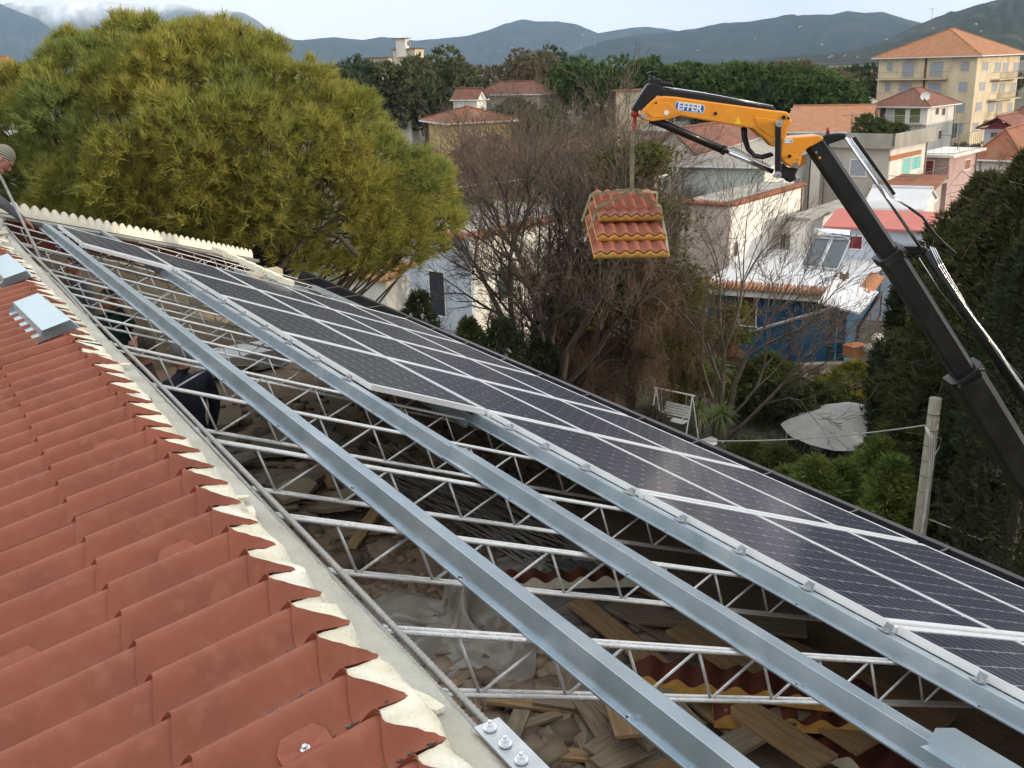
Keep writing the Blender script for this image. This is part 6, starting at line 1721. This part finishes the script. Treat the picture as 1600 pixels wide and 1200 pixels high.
def grow(p, d, ln, r, lev, out, R, bend=.25, up=.12, fork=(2, 3), shrink=.72, ang=.55, minr=.004, droop=0.0):
    n = 3 if lev > 1 else 2
    for i in range(n):
        d = unit(d + R.normal(0, bend * .35, 3) + np.array([0, 0, up * .4 - droop]))
        q = p + d * ln / n; r2 = max(minr, r * (.88 if i < n - 1 else .8)); out.append((p, q, r, r2)); p, r = q, r2
        if lev > 0 and i < n - 1 and R.random() < .75:
            ax = unit(np.cross(d, R.normal(0, 1, 3))); nd = unit(d * math.cos(ang * 1.2) + ax * math.sin(ang * 1.2))
            grow(p, nd, ln * shrink * R.uniform(.6, .95), r * .6, lev - 1, out, R, bend, up, fork, shrink, ang, minr, droop)
    if lev > 0:
        for k in range(R.integers(fork[0], fork[1] + 1)):
            ax = unit(np.cross(d, R.normal(0, 1, 3))); a = ang * R.uniform(.5, 1.2); nd = unit(d * math.cos(a) + ax * math.sin(a))
            grow(p, nd, ln * shrink * R.uniform(.75, 1.1), r * .72, lev - 1, out, R, bend, up, fork, shrink, ang, minr, droop)

# --- the big pine beside the house
rg = np.random.default_rng(21)
PD = 25.5
def in_poly(x, y, poly):
    c = False; n = len(poly); j = n - 1
    for i in range(n):
        if (poly[i][1] > y) != (poly[j][1] > y) and x < (poly[j][0] - poly[i][0]) * (y - poly[i][1]) / (poly[j][1] - poly[i][1]) + poly[i][0]: c = not c
        j = i
    return c
outl = [(-160, 330), (-150, 220), (-60, 140), (20, 122), (60, 105), (100, 80), (150, 62), (220, 52), (300, 60), (350, 62), (400, 78), (440, 98), (470, 125), (520, 150), (560, 172), (590, 215), (620, 240), (670, 262), (700, 300), (706, 345), (690, 372), (640, 395), (600, 415), (560, 425), (520, 405), (430, 405), (380, 385), (300, 400), (150, 400), (-100, 400)]
lobes = []
tries = 0
cx, cy = 270, 260
while len(lobes) < 235 and tries < 9000:
    tries += 1
    x, y = rg.uniform(-160, 710), rg.uniform(50, 425)
    if not in_poly(x, y, outl): continue
    q = math.hypot((x - cx) / 440, (y - cy) / 215); dep = math.sqrt(max(0.03, 1 - min(q, .985) ** 2))
    sgn = -1 if rg.random() < .72 else 1
    d = PD + sgn * 4.6 * dep * rg.uniform(.82, 1.05)
    r = rg.uniform(.60, .92) * (1 if q < .85 else .78)
    p = pd(x, y, d)
    if any(np.linalg.norm(p - o[0]) < .60 for o in lobes): continue
    lobes.append((p, r, q))
for (x, y) in [(115, 80), (140, 68), (160, 66), (190, 62), (232, 48), (258, 56), (330, 55), (285, 66), (365, 70), (90, 92), (65, 106), (430, 96), (585, 205), (500, 140), (700, 322), (650, 255), (600, 400), (640, 385), (560, 405), (520, 395), (675, 365), (580, 375), (620, 350), (470, 390)]:
    lobes.append((pd(x, y + 14, PD + rg.uniform(-1, 1)), .5, 1.0))
pine_c = pd(cx, cy + 60, PD)
tp, td, fillp = [], [], []
for (p, r, q) in lobes:
    n = int(88 * (r / .75) ** 2)
    dirs = unit(rg.normal(0, 1, (n, 3)) + np.array([0, 0, .45]) + unit(p - pine_c) * .5)
    pos = p + dirs * r * rg.uniform(.45, .95, (n, 1)) * np.array([1, 1, .85])
    tp.append(pos); td.append(unit(dirs * .7 + np.array([0, 0, .55]) + unit(p - pine_c) * .35))
tp, td = np.concatenate(tp), np.concatenate(td)
trunk_b = pd(430, 700, PD); trunk_b[2] = 0
pine = thing('pine_tree', 'huge rounded olive-green pine tree behind the far end of the roof', 'pine tree', trunk_b)
V, F = needles(tp, td, 25, .24, .0092, .46, rg)
np_obj('crown', V, F, pine_m, pine)
segs = []; top = pd(330, 250, PD)
tr_pts = [trunk_b, trunk_b * .5 + top * .5 + np.array([.3, 0, -.3]), top]
segs += [(tr_pts[0], tr_pts[1], .26, .2), (tr_pts[1], tr_pts[2], .2, .10)]
for (p, r, q) in lobes:
    t = rg.uniform(.45, .95); b = trunk_b + (top - trunk_b) * t
    mid = b * .45 + p * .55 + np.array([0, 0, -.35]) + rg.normal(0, .2, 3)
    segs += [(b, mid, .06, .035), (mid, p, .035, .012)]
    for _ in range(4):
        e = p + unit(rg.normal(0, 1, 3) + np.array([0, 0, .3])) * r * .7; segs.append((mid * .15 + p * .85, e, .014, .006))
for (a, b, c_) in (((392, 400), (350, 330), (330, 285)), ((360, 378), (345, 345), (352, 310)), ((420, 440), (470, 380), (540, 330)), ((560, 400), (530, 370), (480, 355))):
    P3 = [pd(x, y, PD - 3.4) for x, y in (a, b, c_)]; segs += [(P3[0], P3[1], .075, .05), (P3[1], P3[2], .05, .02)]
V, F = branches(segs, 5); np_obj('trunk', V, F, bark, pine)

# --- bare deciduous trees
def bare(label, base_px, d, stems, lev, mat, seed, group='bare winter trees', ln=2.3, r=.13, ang=.5, up=.12, bend=.3, spread=.35, zb=None, shrink=.74, z0=0.0):
    R = np.random.default_rng(seed); b = pd(base_px[0], base_px[1], d); b[2] = z0
    t = thing('bare_tree', label, 'bare tree', b, group); segs = []; tw = []
    for (lx, ly, lz) in stems:
        out = []
        dd = unit(np.array([RT[0], RT[1], 0]) * lx + np.array([FW[0], FW[1], 0]) * ly + np.array([0, 0, lz]))
        grow(b, dd, ln, r, lev, out, R, bend, up, (2, 3), shrink, ang, .008)
        segs += out
    big = [s for s in segs if s[2] > .02]; sm = [s for s in segs if s[2] <= .02]
    V, F = branches(big, 6); np_obj('trunk', V, F, mat, t, smooth=True)
    if sm: V, F = branches(sm, 3); np_obj('twigs', V, F, twig, t)
    return t
bare('big many-stemmed bare tree in front of the white house', (862, 600), 37, [(-.2, 0, 1), (.05, .1, 1), (.22, -.1, 1), (-.34, .1, 1), (.10, -.2, 1)], 6, bark, 31, ln=5.0, r=.27, shrink=.7)
bare('bare tree left of the hanging load with brown twigs', (895, 600), 41, [(0, 0, 1), (.3, .2, 1), (-.2, -.1, 1)], 6, bark, 37, ln=4.75, r=.25, shrink=.7)
bare('slender pale bare tree in front of the bright white house', (1128, 640), 37.5, [(.16, 0, 1), (.02, .05, 1)], 5, bark_l, 42, ln=4.2, r=.13, shrink=.7, ang=.42)
bare('low arching bare tree by the blue house', (1135, 640), 38.5, [(.75, 0, .75)], 5, bark_l, 45, ln=3.2, r=.09, shrink=.72, up=-.02)
for k, (px, d, lb) in enumerate(((770, 62, 'twiggy bare tree before the yellow house'), (815, 66, 'twiggy bare tree right of the yellow house'), (870, 58, 'brown bare tree in the middle distance left of the crane tip'), (920, 64, 'brown bare tree behind the crane sling'), (745, 75, 'thin bare tree at the right edge of the pine'), (835, 74, 'dense twiggy bare tree between the tiled roofs'), (955, 78, 'distant bare tree left of the crane tip'), (800, 90, 'distant bare tree before the brown roof'), (850, 96, 'distant bare tree right of the brown roof'), (1000, 72, 'bare tree below the crane tip'))):
    bare(lb, (px, 420), d, [(-.15, 0, 1), (.18, .1, 1), (0, -.2, 1)], 5, bark_l, 60 + k, ln=4.4 if d < 80 else 4.9, r=.15, shrink=.74, ang=.55)

# --- drooping cedar
def droopy(label, cpx, d, top_py, seed, nbr, rad_px, green, name='cedar_tree', twn=9, mat_t=None, z_lo=1.0):
    R = np.random.default_rng(seed); b = pd(cpx, 640, d); b[2] = 0; ztop = pd(cpx, top_py, d)[2]
    t = thing(name, label, 'conifer', b); segs = [(b, b + [0, 0, ztop * .55], .24, .17), (b + [0, 0, ztop * .55], b + [0, 0, ztop], .17, .03)]
    rm = rad_px * ppx(d); TP_ = []; TD = []; rib = []; lv = []
    for i in range(nbr):
        z = ztop * (.22 + .76 * (i + .5) / nbr); w = R.uniform(0, 6.283); ln = rm * (1.08 - (z / ztop) ** 1.4 * .72) * R.uniform(.6, 1.1)
        dirh = np.array([math.cos(w), math.sin(w), 0]); P = [b + [0, 0, z]]
        for s in range(1, 6):
            f_ = s / 5; P.append(b + [0, 0, z] + dirh * ln * f_ + np.array([0, 0, .28 * ln * math.sin(f_ * 2.6) - .12 * ln * f_]) + R.normal(0, .06, 3))
        for s in range(5): segs.append((P[s], P[s + 1], .05 * (1 - s / 6) + .008, .05 * (1 - (s + 1) / 6) + .006))
        isg = R.random() < green
        for s in range(1, 6):
            for k in range(twn if not isg else twn // 2):
                p0 = P[s] * R.uniform(0, 1) + P[s - 1] * 0; f_ = R.uniform(0, 1); p0 = P[s - 1] * (1 - f_) + P[s] * f_
                l2 = R.uniform(.5, 1.7); sd = unit(R.normal(0, 1, 3) * [1, 1, .2]) * R.uniform(.15, .5)
                pts = [p0 + sd * f2 + np.array([0, 0, -l2 * f2 ** 1.4]) + R.normal(0, .03, 3) for f2 in (0, .35, .7, 1)]
                for q in range(3): rib.append((pts[q], pts[q + 1], .010 - .002 * q, .008 - .002 * q))
                for q in range(2): e = pts[1 + q] + R.normal(0, .22, 3) + np.array([0, 0, -.22]); rib.append((pts[1 + q], e, .006, .004))
            if isg and s >= 2:
                n = 70; lv.append(P[s] + R.normal(0, 1, (n, 3)) * [.42, .42, .20] + np.array([0, 0, .05]))
    V, F = branches(segs, 5); np_obj('trunk', V, F, bark, t)
    V, F = branches(rib, 3); np_obj('hanging_twigs', V, F, mat_t or twig_r, t)
    if lv:
        lv = np.concatenate(lv); D = unit(R.normal(0, 1, lv.shape) + [0, 0, .3]); V, F = needles(lv, D, 7, .17, .022, .5, R); np_obj('foliage', V, F, cedar_m, t)
    return t
droopy('tall drooping cedar with brown hanging twigs behind the load', 985, 38.5, 222, 71, 84, 150, .24, twn=13)
droopy('shaggy brown cedar hung with dead twigs below the load', 905, 39, 380, 73, 64, 130, .06, twn=15)
droopy('drooping cedar with olive foliage beside the yucca', 1060, 41, 440, 75, 40, 90, .45, twn=9)
droopy('dead twiggy conifer at the foot of the bare tree', 1128, 42, 470, 76, 22, 45, .15)

# --- dense conifers: foliage clumps over a cone or irregular body
def conifer(name, label, base, ztop, rx, mat, seed, n, prof, size, K=6, group=None, lean=(0, 0), brown=0.0, z_lo=.03):
    R = np.random.default_rng(seed); base = np.array(base, float); t = thing(name, label, 'conifer', base, group)
    u = R.uniform(z_lo, 1, n) ** .9; w = R.uniform(0, 6.283, n); rr = np.interp(u, [p[0] for p in prof], [p[1] for p in prof]) * rx
    bump = 1 + .22 * np.sin(w * 3 + u * 17 + seed) + .14 * np.sin(w * 7 - u * 29)
    rho = rr * bump * R.uniform(.55, 1.0, n) ** .6
    P = base + np.stack([rho * np.cos(w) + lean[0] * u, rho * np.sin(w) + lean[1] * u, u * (ztop - base[2])], 1)
    D = unit(np.stack([np.cos(w), np.sin(w), np.full(n, .75)], 1) + R.normal(0, .3, (n, 3)))
    V, F = needles(P, D, K, size, size * .14, .5, R); np_obj('crown', V, F, mat, t)
    segs = [(base, base + [lean[0] * .5, lean[1] * .5, (ztop - base[2]) * .5], .16, .1), (base + [lean[0] * .5, lean[1] * .5, (ztop - base[2]) * .5], base + [lean[0], lean[1], (ztop - base[2]) * .97], .1, .02)]
    for i in range(0, n, max(1, n // 160)): segs.append((base + [0, 0, (P[i, 2] - base[2]) * .85], P[i], .02, .006))
    V, F = branches(segs, 5); np_obj('trunk', V, F, bark, t)
    if brown:
        m = int(n * brown); idx = R.choice(n, m); pts = P[idx] + R.normal(0, .15, (m, 3)); rb = []
        for p in pts:
            d_ = unit(p - (base + [0, 0, p[2] - base[2]]) + np.array([0, 0, .4])); e = p + d_ * R.uniform(.15, .45) + R.normal(0, .15, 3); f_ = e + R.normal(0, .2, 3) + np.array([0, 0, -.25]); rb += [(p - d_ * .4, e, .012, .008), (e, f_, .008, .004)]
        V, F = branches(rb, 3); np_obj('dead_twigs', V, F, twig, t)['kind'] = 'stuff'
    return t
cone = [(0, .7), (.12, 1), (.45, .8), (.8, .4), (1, .04)]; egg = [(0, .75), (.2, 1), (.6, .95), (.85, .6), (1, .12)]; colm = [(0, .7), (.15, 1), (.6, .9), (.85, .55), (1, .05)]
def at0(px, d, py=700): q = pd(px, py, d); return np.array([q[0], q[1], 0.0])
zt = lambda px, py, d: pd(px, py, d)[2]
# right-hand dark mass
cedar_d = leaf('cedar_dark', (0.085, 0.088, 0.028), (0.05, 0.058, 0.022), sc=0.8)
conifer('conifer_tree', 'shaggy dark conifer with dead twigs behind the crane boom', at0(1500, 27), zt(1500, 275, 27), 2.1, cedar_d, 81, 7000, egg, .22, 7, brown=.05)
conifer('conifer_tree', 'olive-topped spreading conifer at the right edge above the boom', at0(1560, 25), zt(1560, 240, 25), 2.3, cedar_d, 82, 6500, egg, .21, 7, brown=.06)
conifer('cypress_tree', 'very dark cypress at the right picture edge', at0(1600, 20), zt(1600, 285, 20), 1.45, dark_m, 83, 6500, colm, .17, 7)
conifer('cypress_tree', 'dark cypress between the utility pole and the right edge', at0(1545, 23.5), zt(1545, 520, 23.5), 1.5, dark_m, 84, 4200, colm, .24, 7)
conifer('conifer_tree', 'dark leafy conifer just right of the utility pole', at0(1495, 26), zt(1490, 560, 26), 1.7, dark_m, 85, 3600, egg, .26, 7, brown=.1)
conifer('conifer_tree', 'dark ragged conifer low behind the main boom', at0(1405, 31), zt(1400, 395, 31), 1.0, dark_m, 86, 2300, egg, .30, 7)
# bright thujas behind the gutter
for k, (px, py, d, r_, lb) in enumerate(((1376, 690, 26, 1.0, 'bright green thuja with pointed top left of the utility pole'), (1418, 632, 28, 1.0, 'tall bright green thuja touching the utility pole'), (1322, 726, 25.5, .95, 'bright green thuja in front of the parasol'), (1275, 720, 25, 1.0, 'yellow-green thuja leaning over the gutter'), (1235, 735, 27, .95, 'leftmost bright thuja behind the gutter'), (1400, 720, 23.5, .9, 'low bright thuja against the utility pole'))):
    conifer('thuja_shrub', lb, at0(px, d), zt(px, py, d), r_, thuja_m, 100 + k, 2300, egg, .26, 7, group='bright thujas behind the gutter')
# dark shrubs by the white house and garden
for k, (px, py, d, r_, mt, lb) in enumerate(((668, 458, 33, 1.15, dark_m, 'dark shrub before the navy doors of the white house'), (790, 500, 34, 1.2, dark_m, 'dark shrub before the green-shuttered wall'), (740, 500, 36, 1.0, shrub_m, 'dark green shrub between the two dark shrubs'), (850, 530, 36, 1.1, dark_m, 'dark bush under the big bare tree'), (1195, 555, 41, 1.5, shrub_m, 'leafy shrub before the blue porch'), (1330, 568, 40, 1.5, yellow_m, 'yellow-green shrub in front of the porch'), (1275, 600, 39, 1.2, shrub_m, 'dark shrub in the middle of the garden'), (1400, 560, 36, 1.1, dark_m, 'dark shrub under the conifer'), (1170, 690, 31, 1.1, shrub_m, 'dark green bush beside the yucca at the gutter'), (1215, 700, 30, 1.0, shrub_m, 'dark green bush right of the yucca'), (1010, 640, 36, 1.0, twig, 'dry brown bush left of the garden swing'), (1440, 470, 33, 1.2, dark_m, 'dark bush behind the boom collar'))):
    conifer('garden_shrub', lb, at0(px, d), zt(px, py, d), r_, mt, 130 + k, 1500, egg, .24, 6)
# yuccas
def yucca(label, px, py, d, r_, seed, n=90):
    R = np.random.default_rng(seed); c = pd(px, py, d); b = np.array([c[0], c[1], 0.0]); t = thing('yucca', label, 'yucca', b)
    V, F = branches([(b, c, .10, .08)], 8); np_obj('trunk', V, F, bark_l, t)
    for i in range(n):
        d0 = unit(R.normal(0, 1, 3) + [0, 0, .25]); l = r_ * R.uniform(.75, 1.1); s = unit(np.cross(d0, [0, 0, 1.0])); P = [c + d0 * l * f_ + np.array([0, 0, -.28 * l * f_ ** 2.4]) for f_ in (0, .4, .75, 1)]; wd = (.022, .028, .018, .002)
        vs = []; 
        for p, w_ in zip(P, wd): vs += [p - s * w_, p + np.cross(s, d0) * w_ * .3, p + s * w_]
        fs = [(3 * q + a, 3 * q + a + 1, 3 * q + a + 4, 3 * q + a + 3) for q in range(3) for a in (0, 1)]
        g = MB(); g.add(vs, fs); g.build('leaf', yucca_m, t)
yucca('spiky yucca in front of the white table', 1126, 645, 35, .78, 3, 110)
yucca('taller spiky yucca beside the olive cedar', 1120, 575, 38, .85, 4, 100)
yucca('small dark yucca left of the white table', 1092, 640, 37, .7, 5, 70)
# ivy / planter greens on the terrace building
for k, (px, d_) in enumerate(((1352, 76), (1372, 76.5), (1400, 77))):
    q = pd(px, 215, d_); conifer('terrace_plant', ['bushy plant at the left of the concrete terrace', 'bushy plant in the middle of the concrete terrace', 'small plant at the right of the concrete terrace'][k], np.array([q[0], q[1], H4.ze + .2]), H4.ze + 2.3 - .4 * k, .95, shrub_m, 170 + k, 360, egg, .3, 6)

# --- distant trees
def crown_tree(name, label, px, top_py, d, rw, hgt, mat, seed, n=900, size=.5, umbrella=False, group=None, lobn=16):
    R = np.random.default_rng(seed); top = pd(px, top_py, d); b = np.array([top[0], top[1], 0.0]); zc = top[2] - hgt / 2
    t = thing(name, label, 'tree', b, group); P = []
    for i in range(lobn):
        w = R.uniform(0, 6.283); q = math.sqrt(R.uniform(0, 1)) * .8; z = R.uniform(-.5, .62) if not umbrella else R.uniform(-.35, .5) * (1 - .5 * q)
        c = np.array([b[0] + rw * q * math.cos(w), b[1] + rw * q * math.sin(w), zc + hgt * .55 * z * (1 if umbrella else math.sqrt(max(.1, 1 - q * q)))])
        r_ = rw * R.uniform(.26, .42); m = n // lobn; dr = unit(R.normal(0, 1, (m, 3)) + [0, 0, .35]); P.append(c + dr * r_ * R.uniform(.75, 1.02, (m, 1)) * [1, 1, min(1, hgt / rw * .8)])
    P = np.concatenate(P); D = unit(P - np.array([b[0], b[1], zc - hgt * .4])); V, F = needles(P, D, 5, size, size * .26, .7, R); np_obj('crown', V, F, mat, t)
    segs = [(b, np.array([b[0], b[1], zc]), rw * .05 + .08, rw * .03 + .05)]
    for i in range(14): e = P[R.integers(len(P))]; segs.append((np.array([b[0], b[1], zc - hgt * .35]), e, .07, .03))
    V, F = branches(segs, 5); np_obj('trunk', V, F, bark, t)
    return t
for k, (px, py, d, rw, h, lb) in enumerate(((1110, 96, 150, 9, 5.5, 'stone pine crown left in the umbrella pine group'), (1165, 98, 145, 9.5, 6.5, 'stone pine crown in the middle of the umbrella pine group'), (1225, 108, 140, 9, 7.5, 'large stone pine above the crane jib'), (1275, 128, 138, 6.5, 5.5, 'stone pine at the right end of the umbrella group'), (1050, 100, 155, 7.5, 5, 'stone pine behind the crane tip'))):
    crown_tree('stone_pine', lb, px, py, d, rw, h, stone_pine_m, 200 + k, 2400, .75, True, 'umbrella pines in the middle distance', 26)
crown_tree('stone_pine', 'round stone pine left of the crane tip', 940, 85, 150, 8, 8, stone_pine_m, 210, 2000, .75, True, None, 22)
crown_tree('conifer_tree', 'tall layered grey-green conifer below the far hotel', 660, 78, 150, 7.5, 13, far_m, 211, 2400, .8, False, None, 26)
crown_tree('conifer_tree', 'dark round tree left of the layered conifer', 560, 95, 150, 7, 8, far_dk, 212, 1800, .8, False, None, 20)
crown_tree('conifer_tree', 'dark tree right of the layered conifer', 708, 98, 160, 6, 9, far_dk, 213, 1500, .8, False, None, 18)
crown_tree('conifer_tree', 'olive tree behind the bare trees', 800, 84, 190, 8, 10, far_br, 214, 1800, .7, False, None, 20)
crown_tree('conifer_tree', 'dark tree beside the olive tree', 850, 84, 200, 8, 11, far_dk, 215, 1500, .8, False, None, 18)
crown_tree('broad_tree', 'brownish poplar beyond the umbrella pines', 1245, 86, 210, 4.5, 11, far_br, 216, 1100, .9)
crown_tree('broad_tree', 'yellowish bare poplar right of the umbrella pines', 1292, 103, 200, 5, 9, far_br, 217, 1200, .9)
crown_tree('broad_tree', 'small green tree beside the boxy pale house', 1326, 150, 165, 2.2, 4, far_dk, 218, 500, .6)
crown_tree('garden_tree', 'dark tree before the grey house above the bare trees', 800, 150, 120, 3.6, 6, far_dk, 219, 900, .55)
crown_tree('garden_tree', 'olive tree below the brown roof above the bare trees', 845, 158, 116, 3.2, 5.5, far_m, 220, 800, .55)
# belt of trees before the hills: a few kinds copied along it
kinds = [crown_tree('belt_tree', 'green tree in the dense belt before the hills', 1350, 108, 230, 8, 9, m_, 230 + i, 1100, 1.0, False, 'tree belt before the hills', 16) for i, m_ in enumerate((far_dk, far_m, far_br, far_dk))]
for o in kinds: pass
R = np.random.default_rng(5)
k0 = [np.array(o.location[:]) for o in kinds]
for i in range(84):
    px = R.uniform(-40, 1640); d = R.uniform(170, 420)
    if 0 < px < 520 and R.random() < .6: continue
    j = int(R.integers(4)); q = pd(px, 100, d); c = copy_tree(kinds[j], np.array([q[0], q[1], 0]) - k0[j]); s = R.uniform(.55, 1.0) * (1 if d > 240 else .8); c.scale = (s * R.uniform(.8, 1.2), s, s * R.uniform(.75, 1.05)); c.rotation_euler[2] = R.uniform(0, 6.28)
# garden trees and hedges between the houses
gk = [crown_tree('garden_tree', 'small garden tree among the houses', 1200, 200, 110, 2.6, 4.5, m_, 250 + i, 700, .5, False, 'small trees among the houses', 12) for i, m_ in enumerate((far_dk, shrub_m, far_br))]
g0 = [np.array(o.location[:]) for o in gk]
for i in range(46):
    px = R.uniform(560, 1620); d = R.uniform(58, 165); j = int(R.integers(3)); q = pd(px, 200, d)
    c = copy_tree(gk[j], np.array([q[0], q[1], 0]) - g0[j]); s = R.uniform(.4, .75); c.scale = (s, s, s * R.uniform(.6, .9)); c.rotation_euler[2] = R.uniform(0, 6.28)
# undergrowth in the garden
n = 9000
px = R.uniform(560, 1640, n); py = R.uniform(560, 800, n); P = np.array([pz(a, b, 0.0) for a, b in zip(px, py)]); keep = (P[:, 0] > xw + .8); P = P[keep]
P[:, 2] = R.uniform(0, .22, len(P)); V, F = needles(P, unit(R.normal(0, .5, P.shape) + [0, 0, 1]), 3, .28, .02, .5, R)
setp(np_obj('ground_cover', V, F, shrub_m), 'low weeds and ground cover in the shaded garden', 'ground cover', kind='stuff')
# cypresses added out of view, right of and behind the viewpoint, to shade the roof
for k in range(12):
    lat = 21 + 2.2 * (k % 2); ahead = -30 + 3.0 * k
    b = ground_pt(ahead, lat)
    if k == 0: cy0 = conifer('cypress_tree', 'tall dark cypress of the row beside the house', b, 27.0, 2.6, dark_m, 300, 5200, colm, .5, 7, group='cypress row beside the house'); cb0 = b
    else: copy_tree(cy0, b - cb0)
